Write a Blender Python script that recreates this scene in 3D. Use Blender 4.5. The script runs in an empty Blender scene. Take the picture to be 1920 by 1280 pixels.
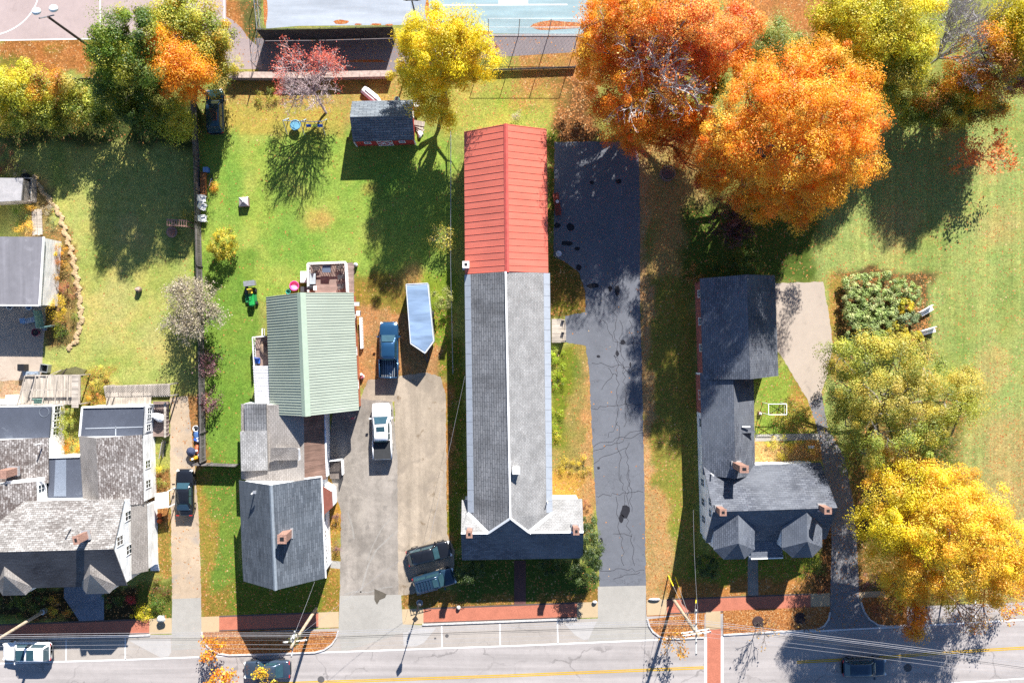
import bpy, math, random
import numpy as np
from mathutils import Vector, Matrix
random.seed(7); RNG = np.random.default_rng(11)
SC = bpy.context.scene; COL = SC.collection
# ---------------------------------------------------------------- camera geometry / ground scale
S, H, NX, NY = 18.17, 82.0, 925.0, 630.0        # pixels per metre on the ground, flying height, point straight below
def W(px, py, z=0.0):
    k = (H - z) / H / S
    return Vector(((px - NX) * k, (NY - py) * k, z))
def XY(px, py, z=0.0): v = W(px, py, z); return (v.x, v.y)
def lin(c): c /= 255.0; return c / 12.92 if c <= .04045 else ((c + .055) / 1.055) ** 2.4
def C(r, g, b, k=.60): return (lin(r) * k, lin(g) * k, lin(b) * k, 1)
# ---------------------------------------------------------------- things
OFF = {}
def tag(o, label=None, cat=None, group=None, kind=None):
    if label: o['label'] = label
    if cat: o['category'] = cat
    if group: o['group'] = group
    if kind: o['kind'] = kind
    return o
def thing(name, label, cat, loc=(0, 0, 0), rz=0.0, group=None):
    o = bpy.data.objects.new(name, None); COL.objects.link(o)
    o.empty_display_size = .3
    o.location = loc; o.rotation_euler = (0, 0, rz)
    OFF[o.name] = Vector(loc) if rz == 0 else None
    return tag(o, label, cat, group)
def dup(o, loc, rz=None, label=None, group=None):
    def cp(a, par):
        c = a.copy(); COL.objects.link(c); c.parent = par
        for ch in a.children: cp(ch, c)
        return c
    kids = list(o.children)
    r = o.copy(); COL.objects.link(r); r.location = loc
    if rz is not None: r.rotation_euler = (0, 0, rz)
    for ch in kids: cp(ch, r)
    return tag(r, label, None, group)
class MB:
    def __init__(s): s.v = []; s.f = []; s.mi = []; s.m = 0
    def add(s, vs, fs):
        n = len(s.v); s.v += [tuple(v) for v in vs]
        for f in fs: s.f.append(tuple(i + n for i in f)); s.mi.append(s.m)
    def box(s, c, d, rz=0.0, M=None):
        x, y, z = d[0] / 2, d[1] / 2, d[2] / 2
        vs = [Vector((a, b, e)) for e in (-z, z) for a, b in ((-x, -y), (x, -y), (x, y), (-x, y))]
        R = M if M is not None else Matrix.Rotation(rz, 3, 'Z')
        s.add([R @ v + Vector(c) for v in vs], [(3, 2, 1, 0), (4, 5, 6, 7), (0, 1, 5, 4), (1, 2, 6, 5), (2, 3, 7, 6), (3, 0, 4, 7)])
    def bar(s, a, b, w, h=None):
        a, b = Vector(a), Vector(b); d = b - a; L = d.length
        if L < 1e-6: return
        R = d.to_track_quat('X', 'Z').to_matrix()
        s.box((a + b) / 2, (L, w, h or w), M=R)
    def prism(s, poly, z0, z1):
        n = len(poly); A = sum(poly[i][0] * poly[(i + 1) % n][1] - poly[(i + 1) % n][0] * poly[i][1] for i in range(n))
        if A < 0: poly = poly[::-1]
        vs = [(p[0], p[1], z0) for p in poly] + [(p[0], p[1], z1) for p in poly]
        s.add(vs, [tuple(range(n - 1, -1, -1)), tuple(range(n, 2 * n))] + [(i, (i + 1) % n, n + (i + 1) % n, n + i) for i in range(n)])
    def sheet(s, poly, z):
        n = len(poly); A = sum(poly[i][0] * poly[(i + 1) % n][1] - poly[(i + 1) % n][0] * poly[i][1] for i in range(n))
        if A < 0: poly = poly[::-1]
        s.add([(p[0], p[1], z) for p in poly], [tuple(range(n))])
    def tube(s, pts, rad, k=6, caps=True):
        pts = [Vector(p) for p in pts]; n = len(pts)
        if not hasattr(rad, '__len__'): rad = [rad] * n
        vs = []
        for i in range(n):
            t = (pts[min(i + 1, n - 1)] - pts[max(i - 1, 0)]).normalized()
            a = t.orthogonal().normalized() if i == 0 else (pa - t * pa.dot(t)).normalized()
            pa = a; b = t.cross(a)
            for j in range(k):
                q = 2 * math.pi * j / k
                vs.append(pts[i] + (a * math.cos(q) + b * math.sin(q)) * rad[i])
        fs = [(i * k + j, i * k + (j + 1) % k, (i + 1) * k + (j + 1) % k, (i + 1) * k + j) for i in range(n - 1) for j in range(k)]
        if caps: fs += [tuple(range(k - 1, -1, -1)), tuple(range((n - 1) * k, n * k))]
        s.add(vs, fs)
    def lathe(s, c, prof, k=16):
        vs = []; n = len(prof)
        for r, z in prof:
            for j in range(k):
                q = 2 * math.pi * j / k; vs.append((c[0] + r * math.cos(q), c[1] + r * math.sin(q), c[2] + z))
        fs = [(i * k + j, i * k + (j + 1) % k, (i + 1) * k + (j + 1) % k, (i + 1) * k + j) for i in range(n - 1) for j in range(k)]
        fs += [tuple(range(k - 1, -1, -1)), tuple(range((n - 1) * k, n * k))]
        s.add(vs, fs)
    def blob(s, c, r, amp=.2, seed=0, k=10):
        rr = random.Random(seed); ph = [rr.uniform(0, 6.28) for _ in range(4)]
        vs = []; n = 6
        for i in range(n + 1):
            t = math.pi * i / n
            for j in range(k):
                q = 2 * math.pi * j / k
                f = 1 + amp * (math.sin(2 * q + ph[0]) * .5 + math.sin(3 * q + ph[1] + t) * .4 + math.sin(2 * t + ph[2]) * .3)
                vs.append((c[0] + r[0] * f * math.sin(t) * math.cos(q), c[1] + r[1] * f * math.sin(t) * math.sin(q), c[2] + r[2] * math.cos(t)))
        s.add(vs, [(i * k + j, (i + 1) * k + j, (i + 1) * k + (j + 1) % k, i * k + (j + 1) % k) for i in range(n) for j in range(k)])
    def solid(s, vs, fs, t):
        """top faces given anticlockwise from above; closed downwards by t"""
        n = len(vs); vs = [Vector(v) for v in vs]
        fs2 = []
        for f in fs:
            nn = Vector((0, 0, 0))
            for i in range(len(f)): nn += vs[f[i]].cross(vs[f[(i + 1) % len(f)]])
            fs2.append(tuple(f) if nn.z > 0 else tuple(reversed(f)))
        ed = {}
        for f in fs2:
            for i in range(len(f)): ed[(f[i], f[(i + 1) % len(f)])] = 1
        sides = [(b, a, a + n, b + n) for (a, b) in ed if (b, a) not in ed]
        s.add(vs + [v - Vector((0, 0, t)) for v in vs], fs2 + [tuple(i + n for i in reversed(f)) for f in fs2] + sides)
    def build(s, name, mats, parent=None, world=True, smooth=False, base=False):
        me = bpy.data.meshes.new(name)
        o = bpy.data.objects.new(name, me); COL.objects.link(o)
        off = Vector((0, 0, 0))
        if parent is not None:
            o.parent = parent
            if world:
                p = parent
                while p.parent is not None: p = p.parent
                off = OFF.get(p.name) or Vector((0, 0, 0))
        elif base:
            a = np.array(s.v); off = Vector(((a[:, 0].min() + a[:, 0].max()) / 2, (a[:, 1].min() + a[:, 1].max()) / 2, a[:, 2].min()))
            o.location = off
            OFF[o.name] = off
        me.from_pydata([tuple(Vector(v) - off) for v in s.v], [], s.f)
        if not isinstance(mats, (list, tuple)): mats = [mats]
        for m in mats: me.materials.append(m)
        me.polygons.foreach_set('material_index', s.mi)
        if smooth: me.polygons.foreach_set('use_smooth', [True] * len(s.f))
        me.update()
        uv = me.uv_layers.new(name='UVMap'); d = [0.0] * (2 * len(me.loops)); V = me.vertices
        for p in me.polygons:
            nv = p.normal
            if abs(nv.z) > .995 or nv.length < .5: u = Vector((1, 0, 0)); v = Vector((0, 1, 0))
            else: u = Vector((-nv.y, nv.x, 0)).normalized(); v = nv.cross(u)
            for li in p.loop_indices:
                c = V[me.loops[li].vertex_index].co + off; d[2 * li] = c.dot(u); d[2 * li + 1] = c.dot(v)
        uv.data.foreach_set('uv', d)
        return o
# ---------------------------------------------------------------- materials
MATS = {}
class NT:
    def __init__(s, name):
        s.mat = bpy.data.materials.new(name); s.mat.use_nodes = True; s.t = s.mat.node_tree; s.t.nodes.clear()
        s.out = s.n('ShaderNodeOutputMaterial')
    def n(s, typ, **kw):
        nd = s.t.nodes.new(typ)
        for k, v in kw.items(): setattr(nd, k, v)
        return nd
    def l(s, a, b): s.t.links.new(a, b)
    def set(s, inp, v):
        if isinstance(v, bpy.types.NodeSocket): s.l(v, inp)
        else: inp.default_value = v
    def coord(s, kind='Object', scale=(1, 1, 1), rot=(0, 0, 0)):
        c = s.n('ShaderNodeTexCoord'); m = s.n('ShaderNodeMapping')
        s.l(c.outputs[kind], m.inputs[0]); m.inputs['Scale'].default_value = scale; m.inputs['Rotation'].default_value = rot
        return m.outputs[0]
    def noise(s, scale, detail=4, rough=.55, vec=None, dist=0, out='Fac'):
        a = s.n('ShaderNodeTexNoise'); a.inputs['Scale'].default_value = scale; a.inputs['Detail'].default_value = detail
        a.inputs['Roughness'].default_value = rough; a.inputs['Distortion'].default_value = dist
        if vec is not None: s.l(vec, a.inputs['Vector'])
        return a.outputs[out]
    def ramp(s, fac, lo, hi, a=0.0, b=1.0):
        r = s.n('ShaderNodeMapRange'); s.set(r.inputs['Value'], fac)
        r.inputs['From Min'].default_value = lo; r.inputs['From Max'].default_value = hi
        r.inputs['To Min'].default_value = a; r.inputs['To Max'].default_value = b; return r.outputs[0]
    def cramp(s, fac, stops, interp='LINEAR'):
        r = s.n('ShaderNodeValToRGB'); s.l(fac, r.inputs[0]); e = r.color_ramp.elements; r.color_ramp.interpolation = interp
        while len(e) < len(stops): e.new(.5)
        for i, (p, c) in enumerate(stops): e[i].position = p; e[i].color = c
        return r.outputs[0]
    def mix(s, fac, a, b, mode='MIX'):
        m = s.n('ShaderNodeMix', data_type='RGBA', blend_type=mode)
        s.set(m.inputs['Factor'], fac); s.set(m.inputs['A'], a); s.set(m.inputs['B'], b); return m.outputs['Result']
    def math(s, op, a, b=0.0):
        m = s.n('ShaderNodeMath', operation=op); s.set(m.inputs[0], a); s.set(m.inputs[1], b); return m.outputs[0]
    def val(s, c, f, lo, hi):       # multiply colour by range driven by f
        k = s.ramp(f, .34, .66, lo, hi)
        cc = s.n('ShaderNodeCombineColor'); [s.l(k, cc.inputs[i]) for i in range(3)]
        return s.mix(1.0, c, cc.outputs[0], 'MULTIPLY')
    def bump(s, h, strength=.4, dist=.02):
        b = s.n('ShaderNodeBump'); b.inputs['Strength'].default_value = strength; b.inputs['Distance'].default_value = dist
        s.l(h, b.inputs['Height']); return b.outputs[0]
    def done(s, col, rough=.8, metal=0, spec=.3, normal=None, coat=0):
        p = s.n('ShaderNodeBsdfPrincipled'); s.set(p.inputs['Base Color'], col); s.set(p.inputs['Roughness'], rough)
        p.inputs['Metallic'].default_value = metal; p.inputs['Specular IOR Level'].default_value = spec
        p.inputs['Coat Weight'].default_value = coat; p.inputs['Coat Roughness'].default_value = .06
        if normal is not None: s.l(normal, p.inputs['Normal'])
        s.l(p.outputs[0], s.out.inputs[0]); MATS[s.mat.name] = s.mat; return s.mat
def plain(name, col, rough=.7, metal=0, spec=.3, var=.12, scale=3.0, coat=0, fine=0):
    t = NT(name); v = t.coord()
    c = t.val(col, t.noise(scale, 5, .6, v), 1 - var, 1 + var)
    if fine: c = t.val(c, t.noise(30, 2, .6, v), 1 - fine, 1 + fine)
    return t.done(c, rough, metal, spec, coat=coat)
def shingle(name, c1, c2, mortar, row=.16, wid=.45, stain=None, thr=.5, amt=.8, mscale=1.0, streak=0.0, fade=None):
    t = NT(name); uv = t.coord('UV')
    b = t.n('ShaderNodeTexBrick'); t.l(uv, b.inputs['Vector']); b.inputs['Scale'].default_value = 1.0
    b.inputs['Color1'].default_value = c1; b.inputs['Color2'].default_value = c2; b.inputs['Mortar'].default_value = mortar
    b.inputs['Brick Width'].default_value = wid; b.inputs['Row Height'].default_value = row; b.inputs['Mortar Size'].default_value = row * .11
    b.inputs['Mortar Smooth'].default_value = .4; b.offset = .5; b.inputs['Bias'].default_value = 0.0
    c = t.val(b.outputs['Color'], t.noise(.7, 5, .6, uv), .82, 1.18)
    c = t.val(c, t.noise(9, 4, .7, uv), .72, 1.28)
    c = t.val(c, t.noise(34, 2, .6, uv), .8, 1.2)
    if stain:
        sv = t.coord('UV', scale=(2.2, 5.0, 1))
        n1 = t.noise(mscale, 7, .72, sv, .4); n2 = t.noise(.28, 3, .5, uv)
        f = t.ramp(t.math('ADD', t.math('MULTIPLY', n1, .75), t.math('MULTIPLY', n2, .35)), thr, thr + .06, 0, amt)
        c = t.mix(f, c, stain)
    if streak:
        f = t.ramp(t.noise(1.0, 5, .65, t.coord('UV', scale=(.35, .06, 1)), .2), .5, .72, 0, streak)
        c = t.mix(f, c, (.03, .03, .032, 1))
    if fade is not None:
        f = t.ramp(t.noise(.16, 3, .5, uv), .4, .65, 0, .6); c = t.mix(f, c, fade)
    return t.done(c, .93, 0, .15, t.bump(b.outputs['Fac'], .5, .012))
def plank(name, c, dark, step=.14, axis=0, rough=.85, var=.3, gap=.1):
    t = NT(name); sc = (1, .12, 1) if axis == 0 else (.12, 1, 1)
    uv = t.coord('UV'); sp = t.n('ShaderNodeSeparateXYZ'); t.l(uv, sp.inputs[0])
    u = t.math('DIVIDE', sp.outputs[axis], step); fr = t.math('FRACT', u); fl = t.math('FLOOR', u)
    wn = t.n('ShaderNodeTexWhiteNoise', noise_dimensions='1D'); t.l(fl, wn.inputs['W'])
    k = t.val(c, wn.outputs['Value'], 1 - var, 1 + var)
    k = t.val(k, t.noise(5, 5, .65, t.coord('UV', scale=sc)), .75, 1.25)
    k = t.val(k, t.noise(.8, 3, .5, uv), .85, 1.15)
    g = t.math('LESS_THAN', fr, gap); k = t.mix(g, k, dark)
    return t.done(k, rough, 0, .2)
def metal(name, col, rough=.38, streak=.12):
    t = NT(name); k = t.val(col, t.noise(1.0, 5, .6, t.coord('UV', scale=(1.6, .12, 1)), .2), 1 - streak, 1 + streak)
    k = t.val(k, t.noise(.25, 4, .6, t.coord('UV')), 1 - streak * .8, 1 + streak * .8); k = t.val(k, t.noise(7, 3, .6, t.coord('UV')), .95, 1.05)
    k = t.mix(t.ramp(t.noise(1.1, 6, .7, t.coord('UV', scale=(1, .3, 1)), .5), .62, .75, 0, .25), k, (.35, .27, .22, 1))
    return t.done(k, rough, .1, .4)
def paint(name, c, rough=.25, metal=.3, coat=1.0):
    t = NT(name); k = t.val(c, t.noise(1.4, 3, .5, t.coord()), .93, 1.07)
    k = t.val(k, t.noise(40, 2, .5, t.coord()), .93, 1.07)
    return t.done(k, rough, metal, .5, coat=coat)
def pavement(name, c, var=.14, spots=None, cracks=0.0, crack_scale=.35, crackcol=(.02, .02, .022, 1), stain=.25, fine=.18, streak=None, litter=0.0, patch=None):
    t = NT(name); v = t.coord()
    k = t.val(c, t.noise(.22, 5, .6, v), 1 - var, 1 + var)
    k = t.val(k, t.noise(1.7, 6, .65, v), 1 - var * .7, 1 + var * .7)
    k = t.val(k, t.noise(17, 3, .7, v), 1 - fine, 1 + fine)
    k = t.val(k, t.noise(60, 2, .6, v), 1 - fine, 1 + fine)
    if streak:
        k = t.val(k, t.noise(1.0, 5, .6, t.coord(scale=streak), .3), .84, 1.16)
    if patch is not None:
        k = t.mix(t.ramp(t.noise(.5, 5, .6, v, .5), .52, .66, 0, .75), k, patch)
    if spots is not None:
        k = t.mix(t.ramp(t.noise(.9, 4, .6, v, .6), .62, .72, 0, stain), k, spots)
    if cracks:
        vo = t.n('ShaderNodeTexVoronoi', feature='DISTANCE_TO_EDGE'); vo.inputs['Scale'].default_value = crack_scale
        wv = t.n('ShaderNodeVectorMath', operation='ADD'); t.l(v, wv.inputs[0])
        ns = t.n('ShaderNodeTexNoise'); t.l(v, ns.inputs['Vector']); ns.inputs['Scale'].default_value = .8; ns.inputs['Detail'].default_value = 5
        sm = t.n('ShaderNodeVectorMath', operation='SCALE'); t.l(ns.outputs['Color'], sm.inputs[0]); sm.inputs['Scale'].default_value = 2.2
        t.l(sm.outputs[0], wv.inputs[1]); t.l(wv.outputs[0], vo.inputs['Vector'])
        m = t.ramp(vo.outputs['Distance'], .004, .014 , cracks, 0)
        m = t.math('MULTIPLY', m, t.ramp(t.noise(.25, 2, .5, v), .42, .6, 0, 1)); k = t.mix(m, k, crackcol)
    if litter:
        k = leafmix(t, k, v, litter)
    return t.done(k, .9, 0, .25, t.bump(t.noise(40, 3, .6, v), .25, .01))
LEAFR = [(0, C(150, 92, 54)), (.3, C(202, 134, 76)), (.55, C(226, 160, 96)), (.8, C(168, 108, 66)), (1, C(238, 204, 150))]
def leafmix(t, k, v, amount):
    for sc, off in ((5.5, 0), (8.0, .37)):
        mp = t.n('ShaderNodeMapping'); t.l(v, mp.inputs[0]); mp.inputs['Location'].default_value = (off * 7, off * 3, 0)
        vo = t.n('ShaderNodeTexVoronoi', voronoi_dimensions='2D'); vo.inputs['Scale'].default_value = sc; t.l(mp.outputs[0], vo.inputs['Vector'])
        sp = t.n('ShaderNodeSeparateColor'); t.l(vo.outputs['Color'], sp.inputs[0])
        near = t.math('LESS_THAN', vo.outputs['Distance'], .42)
        m = t.math('MULTIPLY', near, t.math('LESS_THAN', sp.outputs[0], amount))
        k = t.mix(m, k, t.cramp(sp.outputs[1], LEAFR))
    return k
def leafmat(name, trans=.45, rough=.6):
    t = NT(name); a = t.n('ShaderNodeAttribute', attribute_name='leafcol')
    d = t.n('ShaderNodeBsdfDiffuse'); tr = t.n('ShaderNodeBsdfTranslucent'); gl = t.n('ShaderNodeBsdfGlossy')
    t.l(a.outputs['Color'], d.inputs[0])
    sat = t.mix(1.0, a.outputs['Color'], (1.0, .97, .8, 1), 'MULTIPLY'); t.l(sat, tr.inputs[0])
    m = t.n('ShaderNodeMixShader'); m.inputs[0].default_value = trans; t.l(d.outputs[0], m.inputs[1]); t.l(tr.outputs[0], m.inputs[2])
    gl.inputs['Roughness'].default_value = .5; m2 = t.n('ShaderNodeMixShader'); m2.inputs[0].default_value = .03
    t.l(m.outputs[0], m2.inputs[1]); t.l(gl.outputs[0], m2.inputs[2]); t.l(m2.outputs[0], t.out.inputs[0])
    return t.mat
M_LEAF = leafmat('leaf_foliage')
M_BARK = plain('bark_grey', (.11, .09, .075, 1), .95, var=.4, scale=4, fine=.2)
M_BARKL = plain('bark_pale', (.26, .235, .21, 1), .95, var=.3, scale=4)
M_BARKD = plain('bark_dark', (.06, .045, .04, 1), .95, var=.3, scale=4)
M_WHITE = plain('white_trim', (.82, .82, .81, 1), .5, var=.05)
M_GREY = plain('grey_metal', (.32, .33, .34, 1), .45, metal=.5)
M_GALV = plain('galvanised_steel', (.5, .51, .52, 1), .4, metal=.6)
M_DARK = plain('black_plastic', (.018, .018, .02, 1), .5)
M_DGREY = plain('dark_grey', (.06, .062, .068, 1), .6)
M_BRICK = plain('chimney_brick', (.29, .165, .125, 1), .9, var=.35, scale=9, fine=.25)
M_BRICKW = plain('white_brick', (.68, .66, .63, 1), .9, var=.12, scale=8)
M_GLASS = plain('window_glass', (.035, .05, .06, 1), .06, spec=.8)
M_CARGLASS = plain('car_glass', (.025, .06, .075, 1), .04, spec=1.0)
M_TYRE = plain('tyre_rubber', (.02, .02, .021, 1), .85)
M_CHROME = plain('bright_metal', (.6, .6, .62, 1), .2, metal=1)
M_RED = plain('red_lens', (.45, .02, .015, 1), .2, spec=.6)
M_LENS = plain('clear_lens', (.75, .76, .74, 1), .12, spec=.7)
# ---------------------------------------------------------------- ground with painted-in albedo (grass colours, bare soil, leaf litter)
def build_ground():
    fine = .42
    xs = np.concatenate([[-900, -400, -150, -80], np.arange(-55, 60, fine), [85, 150, 400, 900]])
    ys = np.concatenate([[-900, -400, -150, -70], np.arange(-42, 41, fine), [70, 150, 400, 900]])
    X, Y = np.meshgrid(xs, ys); n = X.size
    px = X * S + NX; py = NY - Y * S
    def vn(scale, seed):           # smooth value noise
        r = np.random.default_rng(seed); G = r.random((64, 64))
        a = (px / scale) % 63; b = (py / scale) % 63; i = a.astype(int); j = b.astype(int); u = a - i; v = b - j
        u = u * u * (3 - 2 * u); v = v * v * (3 - 2 * v); i1 = (i + 1) % 64; j1 = (j + 1) % 64
        return (G[j, i] * (1 - u) + G[j, i1] * u) * (1 - v) + (G[j1, i] * (1 - u) + G[j1, i1] * u) * v
    wx = (vn(34, 1) - .5) * 26 + (vn(11, 2) - .5) * 12; wy = (vn(34, 3) - .5) * 26 + (vn(11, 4) - .5) * 12
    col = np.zeros((*X.shape, 3)); lit = np.zeros(X.shape) + .02; stp = np.zeros(X.shape)
    col[:] = C(160, 166, 88)[:3]
    def zone(x0, y0, x1, y1, c=None, a=1.0, soft=12, litter=None, stripe=None, warp=1.0):
        qx = px + wx * warp; qy = py + wy * warp
        dx = np.maximum(np.maximum(x0 - qx, qx - x1), 0); dy = np.maximum(np.maximum(y0 - qy, qy - y1), 0)
        f = np.clip(1 - np.hypot(dx, dy) / soft, 0, 1); f = f * f * (3 - 2 * f) * a
        if c is not None: col[:] = col * (1 - f[..., None]) + np.array(C(*c)[:3]) * f[..., None]
        if litter is not None: lit[:] = lit * (1 - f) + litter * f
        if stripe is not None: stp[:] = stp * (1 - f) + stripe * f
    def spot(cx, cy, rx, ry, c=None, a=.8, litter=None):
        qx = px + wx * .8; qy = py + wy * .8
        f = np.clip(1.25 - np.hypot((qx - cx) / rx, (qy - cy) / ry), 0, 1); f = f * f * (3 - 2 * f) * a
        if c is not None: col[:] = col * (1 - f[..., None]) + np.array(C(*c)[:3]) * f[..., None]
        if litter is not None: lit[:] = lit * (1 - f) + litter * f
    TAN = (186, 164, 104); LEAF = (190, 136, 86); DIRT = (182, 140, 94)
    zone(30, 240, 370, 720, (182, 186, 104), soft=30)
    for q in ((200, 560, 60, 90), (120, 480, 26, 70), (290, 640, 40, 40), (240, 430, 40, 40)): spot(*q, c=(204, 190, 122), a=.55)
    for q in ((110, 320, 26, 60), (180, 500, 40, 60), (300, 520, 40, 30), (200, 680, 60, 30), (330, 470, 20, 60)): spot(*q, c=(152, 170, 80), a=.6)
    zone(60, 330, 76, 460, (190, 160, 100), soft=14); zone(84, 430, 126, 640, (140, 116, 70), soft=10, litter=.2); zone(120, 500, 142, 640, (150, 130, 80), soft=10); zone(60, 350, 100, 430, (160, 142, 90), soft=10)
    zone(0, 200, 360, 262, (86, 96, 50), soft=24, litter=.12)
    zone(380, 250, 840, 560, (150, 178, 78), soft=26)
    for q in ((560, 460, 70, 60), (430, 340, 30, 70), (720, 330, 60, 60)): spot(*q, c=(118, 164, 66), a=.6)
    for q in ((600, 395, 40, 34), (470, 330, 24, 40), (690, 440, 30, 30), (520, 520, 30, 24), (470, 260, 30, 26), (640, 470, 40, 30), (470, 470, 30, 60), (560, 350, 36, 26)): spot(*q, c=(182, 190, 96), a=.55)
    spot(600, 410, 32, 22, (200, 158, 96), .6); spot(500, 222, 42, 24, (208, 168, 118), .9); spot(700, 350, 24, 18, (190, 160, 84), .5)
    zone(385, 480, 470, 860, (124, 158, 64), soft=16); spot(430, 760, 30, 60, (104, 148, 54), .7)
    zone(430, 150, 740, 210, (186, 164, 92), soft=22, litter=.22); zone(430, 205, 640, 240, (186, 172, 84), soft=18)
    zone(666, 520, 770, 620, (150, 134, 60), soft=26, litter=.15); zone(672, 590, 850, 705, DIRT, soft=18, litter=.3); spot(770, 520, 24, 30, (196, 160, 100), .7)
    zone(790, 520, 850, 640, (128, 150, 50), soft=14); zone(838, 640, 868, 1020, (120, 128, 44), soft=8, litter=.2); zone(828, 720, 842, 1010, (176, 128, 66), soft=7, litter=.5)
    zone(840, 130, 1060, 245, (172, 172, 82), soft=20, litter=.12); spot(960, 190, 40, 26, (140, 170, 60), .6); spot(880, 170, 40, 24, (200, 176, 96), .6)
    zone(990, 60, 1110, 160, LEAF, soft=20, litter=.75); zone(1040, 150, 1110, 268, (120, 84, 50), soft=14, litter=.75); zone(960, 110, 1060, 190, (176, 150, 80), .6, soft=20, litter=.45)
    zone(0, 74, 190, 140, (174, 116, 62), soft=8, litter=.6); spot(20, 118, 40, 14, (120, 128, 50), .8); spot(95, 92, 30, 10, (140, 132, 56), .6); spot(180, 128, 22, 12, (140, 150, 60), .7)
    zone(424, 0, 476, 80, (176, 122, 70), soft=8, litter=.6); zone(462, 0, 486, 90, (110, 108, 60), soft=8, litter=.2)
    zone(1380, -30, 1560, 95, (186, 128, 76), soft=16, litter=.6)
    zone(1028, 250, 1046, 490, (110, 120, 44), soft=5, litter=.3); zone(1030, 488, 1098, 590, (116, 104, 48), soft=6, litter=.3); spot(1060, 575, 26, 12, (170, 170, 60), .6); spot(1092, 560, 8, 24, (190, 140, 76), .8, .4)
    zone(1036, 648, 1108, 930, (164, 146, 84), soft=8, litter=.08); zone(1038, 650, 1060, 830, (120, 134, 44), soft=10); spot(1072, 690, 12, 50, (112, 134, 48), .8); spot(1062, 820, 14, 40, (120, 134, 50), .8)
    zone(1036, 885, 1110, 930, (190, 150, 70), soft=8, litter=.2); zone(1098, 650, 1116, 1000, (192, 152, 98), soft=6, litter=.3)
    zone(1198, 260, 1320, 520, (186, 160, 98), soft=14, litter=.25); spot(1250, 420, 26, 60, (196, 160, 96), .8, .3); spot(1225, 450, 14, 40, (140, 146, 60), .7)
    zone(1200, 520, 1300, 1140, (150, 146, 66), soft=10, litter=.18); zone(1200, 300, 1216, 1140, (200, 164, 114), soft=9, litter=.4); zone(1212, 930, 1246, 1140, (192, 158, 104), soft=14, litter=.35)
    spot(1262, 960, 16, 90, (138, 150, 60), .7); zone(1290, 400, 1560, 520, (96, 116, 48), soft=26, litter=.12)
    zone(1548, 190, 2100, 900, (164, 178, 102), soft=30, stripe=1.0, litter=.10)
    for q in ((1740, 470, 60, 90), (1800, 640, 40, 110), (1890, 560, 40, 80), (1900, 250, 40, 60)): spot(*q, c=(144, 162, 82), a=.6)
    for q in ((1680, 430, 50, 60), (1880, 420, 60, 40), (1860, 690, 40, 60), (1850, 300, 40, 50)): spot(*q, c=(190, 176, 110), a=.75, litter=.22)
    zone(1870, 820, 2100, 1200, (184, 170, 108), soft=80, litter=.26); zone(1560, 520, 1600, 720, (170, 150, 74), soft=12, litter=.5)
    zone(1580, 512, 1745, 660, (110, 92, 56), soft=12, litter=.5)
    zone(1412, 680, 1520, 812, (144, 168, 70), soft=8, litter=.12); zone(1412, 826, 1560, 868, (206, 170, 110), soft=6, litter=.4); zone(1480, 670, 1530, 800, (170, 150, 70), .8, soft=8, litter=.5)
    zone(1290, 1040, 1560, 1110, (130, 144, 54), soft=10, litter=.3); zone(1250, 1090, 1560, 1124, (178, 128, 70), soft=8, litter=.6); zone(1540, 960, 1620, 1180, (110, 80, 50), soft=10, litter=.6)
    zone(1220, 1140, 1720, 1200, (190, 124, 64), soft=6, litter=.85); zone(1610, 770, 1800, 1160, (128, 108, 62), .8, soft=24, litter=.4)
    zone(376, 866, 452, 1150, (118, 146, 58), soft=6, litter=.1); zone(376, 880, 392, 1150, (170, 140, 66), .7, soft=8, litter=.4); zone(380, 1110, 640, 1152, (150, 120, 54), .7, soft=18, litter=.4)
    zone(440, 1080, 636, 1150, (104, 132, 42), .8, soft=12, litter=.15); zone(606, 930, 640, 1150, (160, 130, 56), .8, soft=6, litter=.4)
    zone(600, 895, 642, 1000, (186, 150, 66), soft=6, litter=.4); zone(296, 980, 322, 1080, (150, 130, 60), soft=5, litter=.35)
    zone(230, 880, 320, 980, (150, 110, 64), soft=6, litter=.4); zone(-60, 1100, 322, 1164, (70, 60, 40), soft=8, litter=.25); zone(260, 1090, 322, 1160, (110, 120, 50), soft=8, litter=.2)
    zone(376, 1176, 640, 1226, (170, 108, 58), soft=4, litter=.7); zone(752, 1100, 1124, 1144, (150, 120, 58), soft=6, litter=.45); zone(850, 1050, 1110, 1115, (90, 110, 46), soft=8, litter=.2)
    zone(690, 60, 1060, 135, (176, 140, 120), .0)
    zone(-300, 690, 70, 760, (190, 160, 128), soft=10, litter=.1); zone(340, 740, 384, 870, (160, 120, 74), soft=5, litter=.45); zone(160, 690, 210, 760, (160, 150, 70), soft=8, litter=.3)
    vs = np.stack([X.ravel(), Y.ravel(), np.zeros(n)], 1)
    ny, nx = X.shape; i = np.arange(nx - 1)[None, :] + np.arange(ny - 1)[:, None] * nx
    f = np.stack([i, i + 1, i + nx + 1, i + nx], -1).reshape(-1, 4)
    me = bpy.data.meshes.new('ground'); me.from_pydata(vs.tolist(), [], f.tolist())
    ca = me.color_attributes.new('grasscol', 'FLOAT_COLOR', 'POINT')
    ca.data.foreach_set('color', np.concatenate([col.reshape(-1, 3), np.ones((n, 1))], 1).astype(np.float32).ravel())
    for nm, a in (('litter', lit), ('stripe', stp)):
        at = me.attributes.new(nm, 'FLOAT', 'POINT'); at.data.foreach_set('value', a.astype(np.float32).ravel())
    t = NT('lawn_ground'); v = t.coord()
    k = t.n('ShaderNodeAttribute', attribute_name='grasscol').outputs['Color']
    L = t.n('ShaderNodeAttribute', attribute_name='litter').outputs['Fac']; st = t.n('ShaderNodeAttribute', attribute_name='stripe').outputs['Fac']
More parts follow.
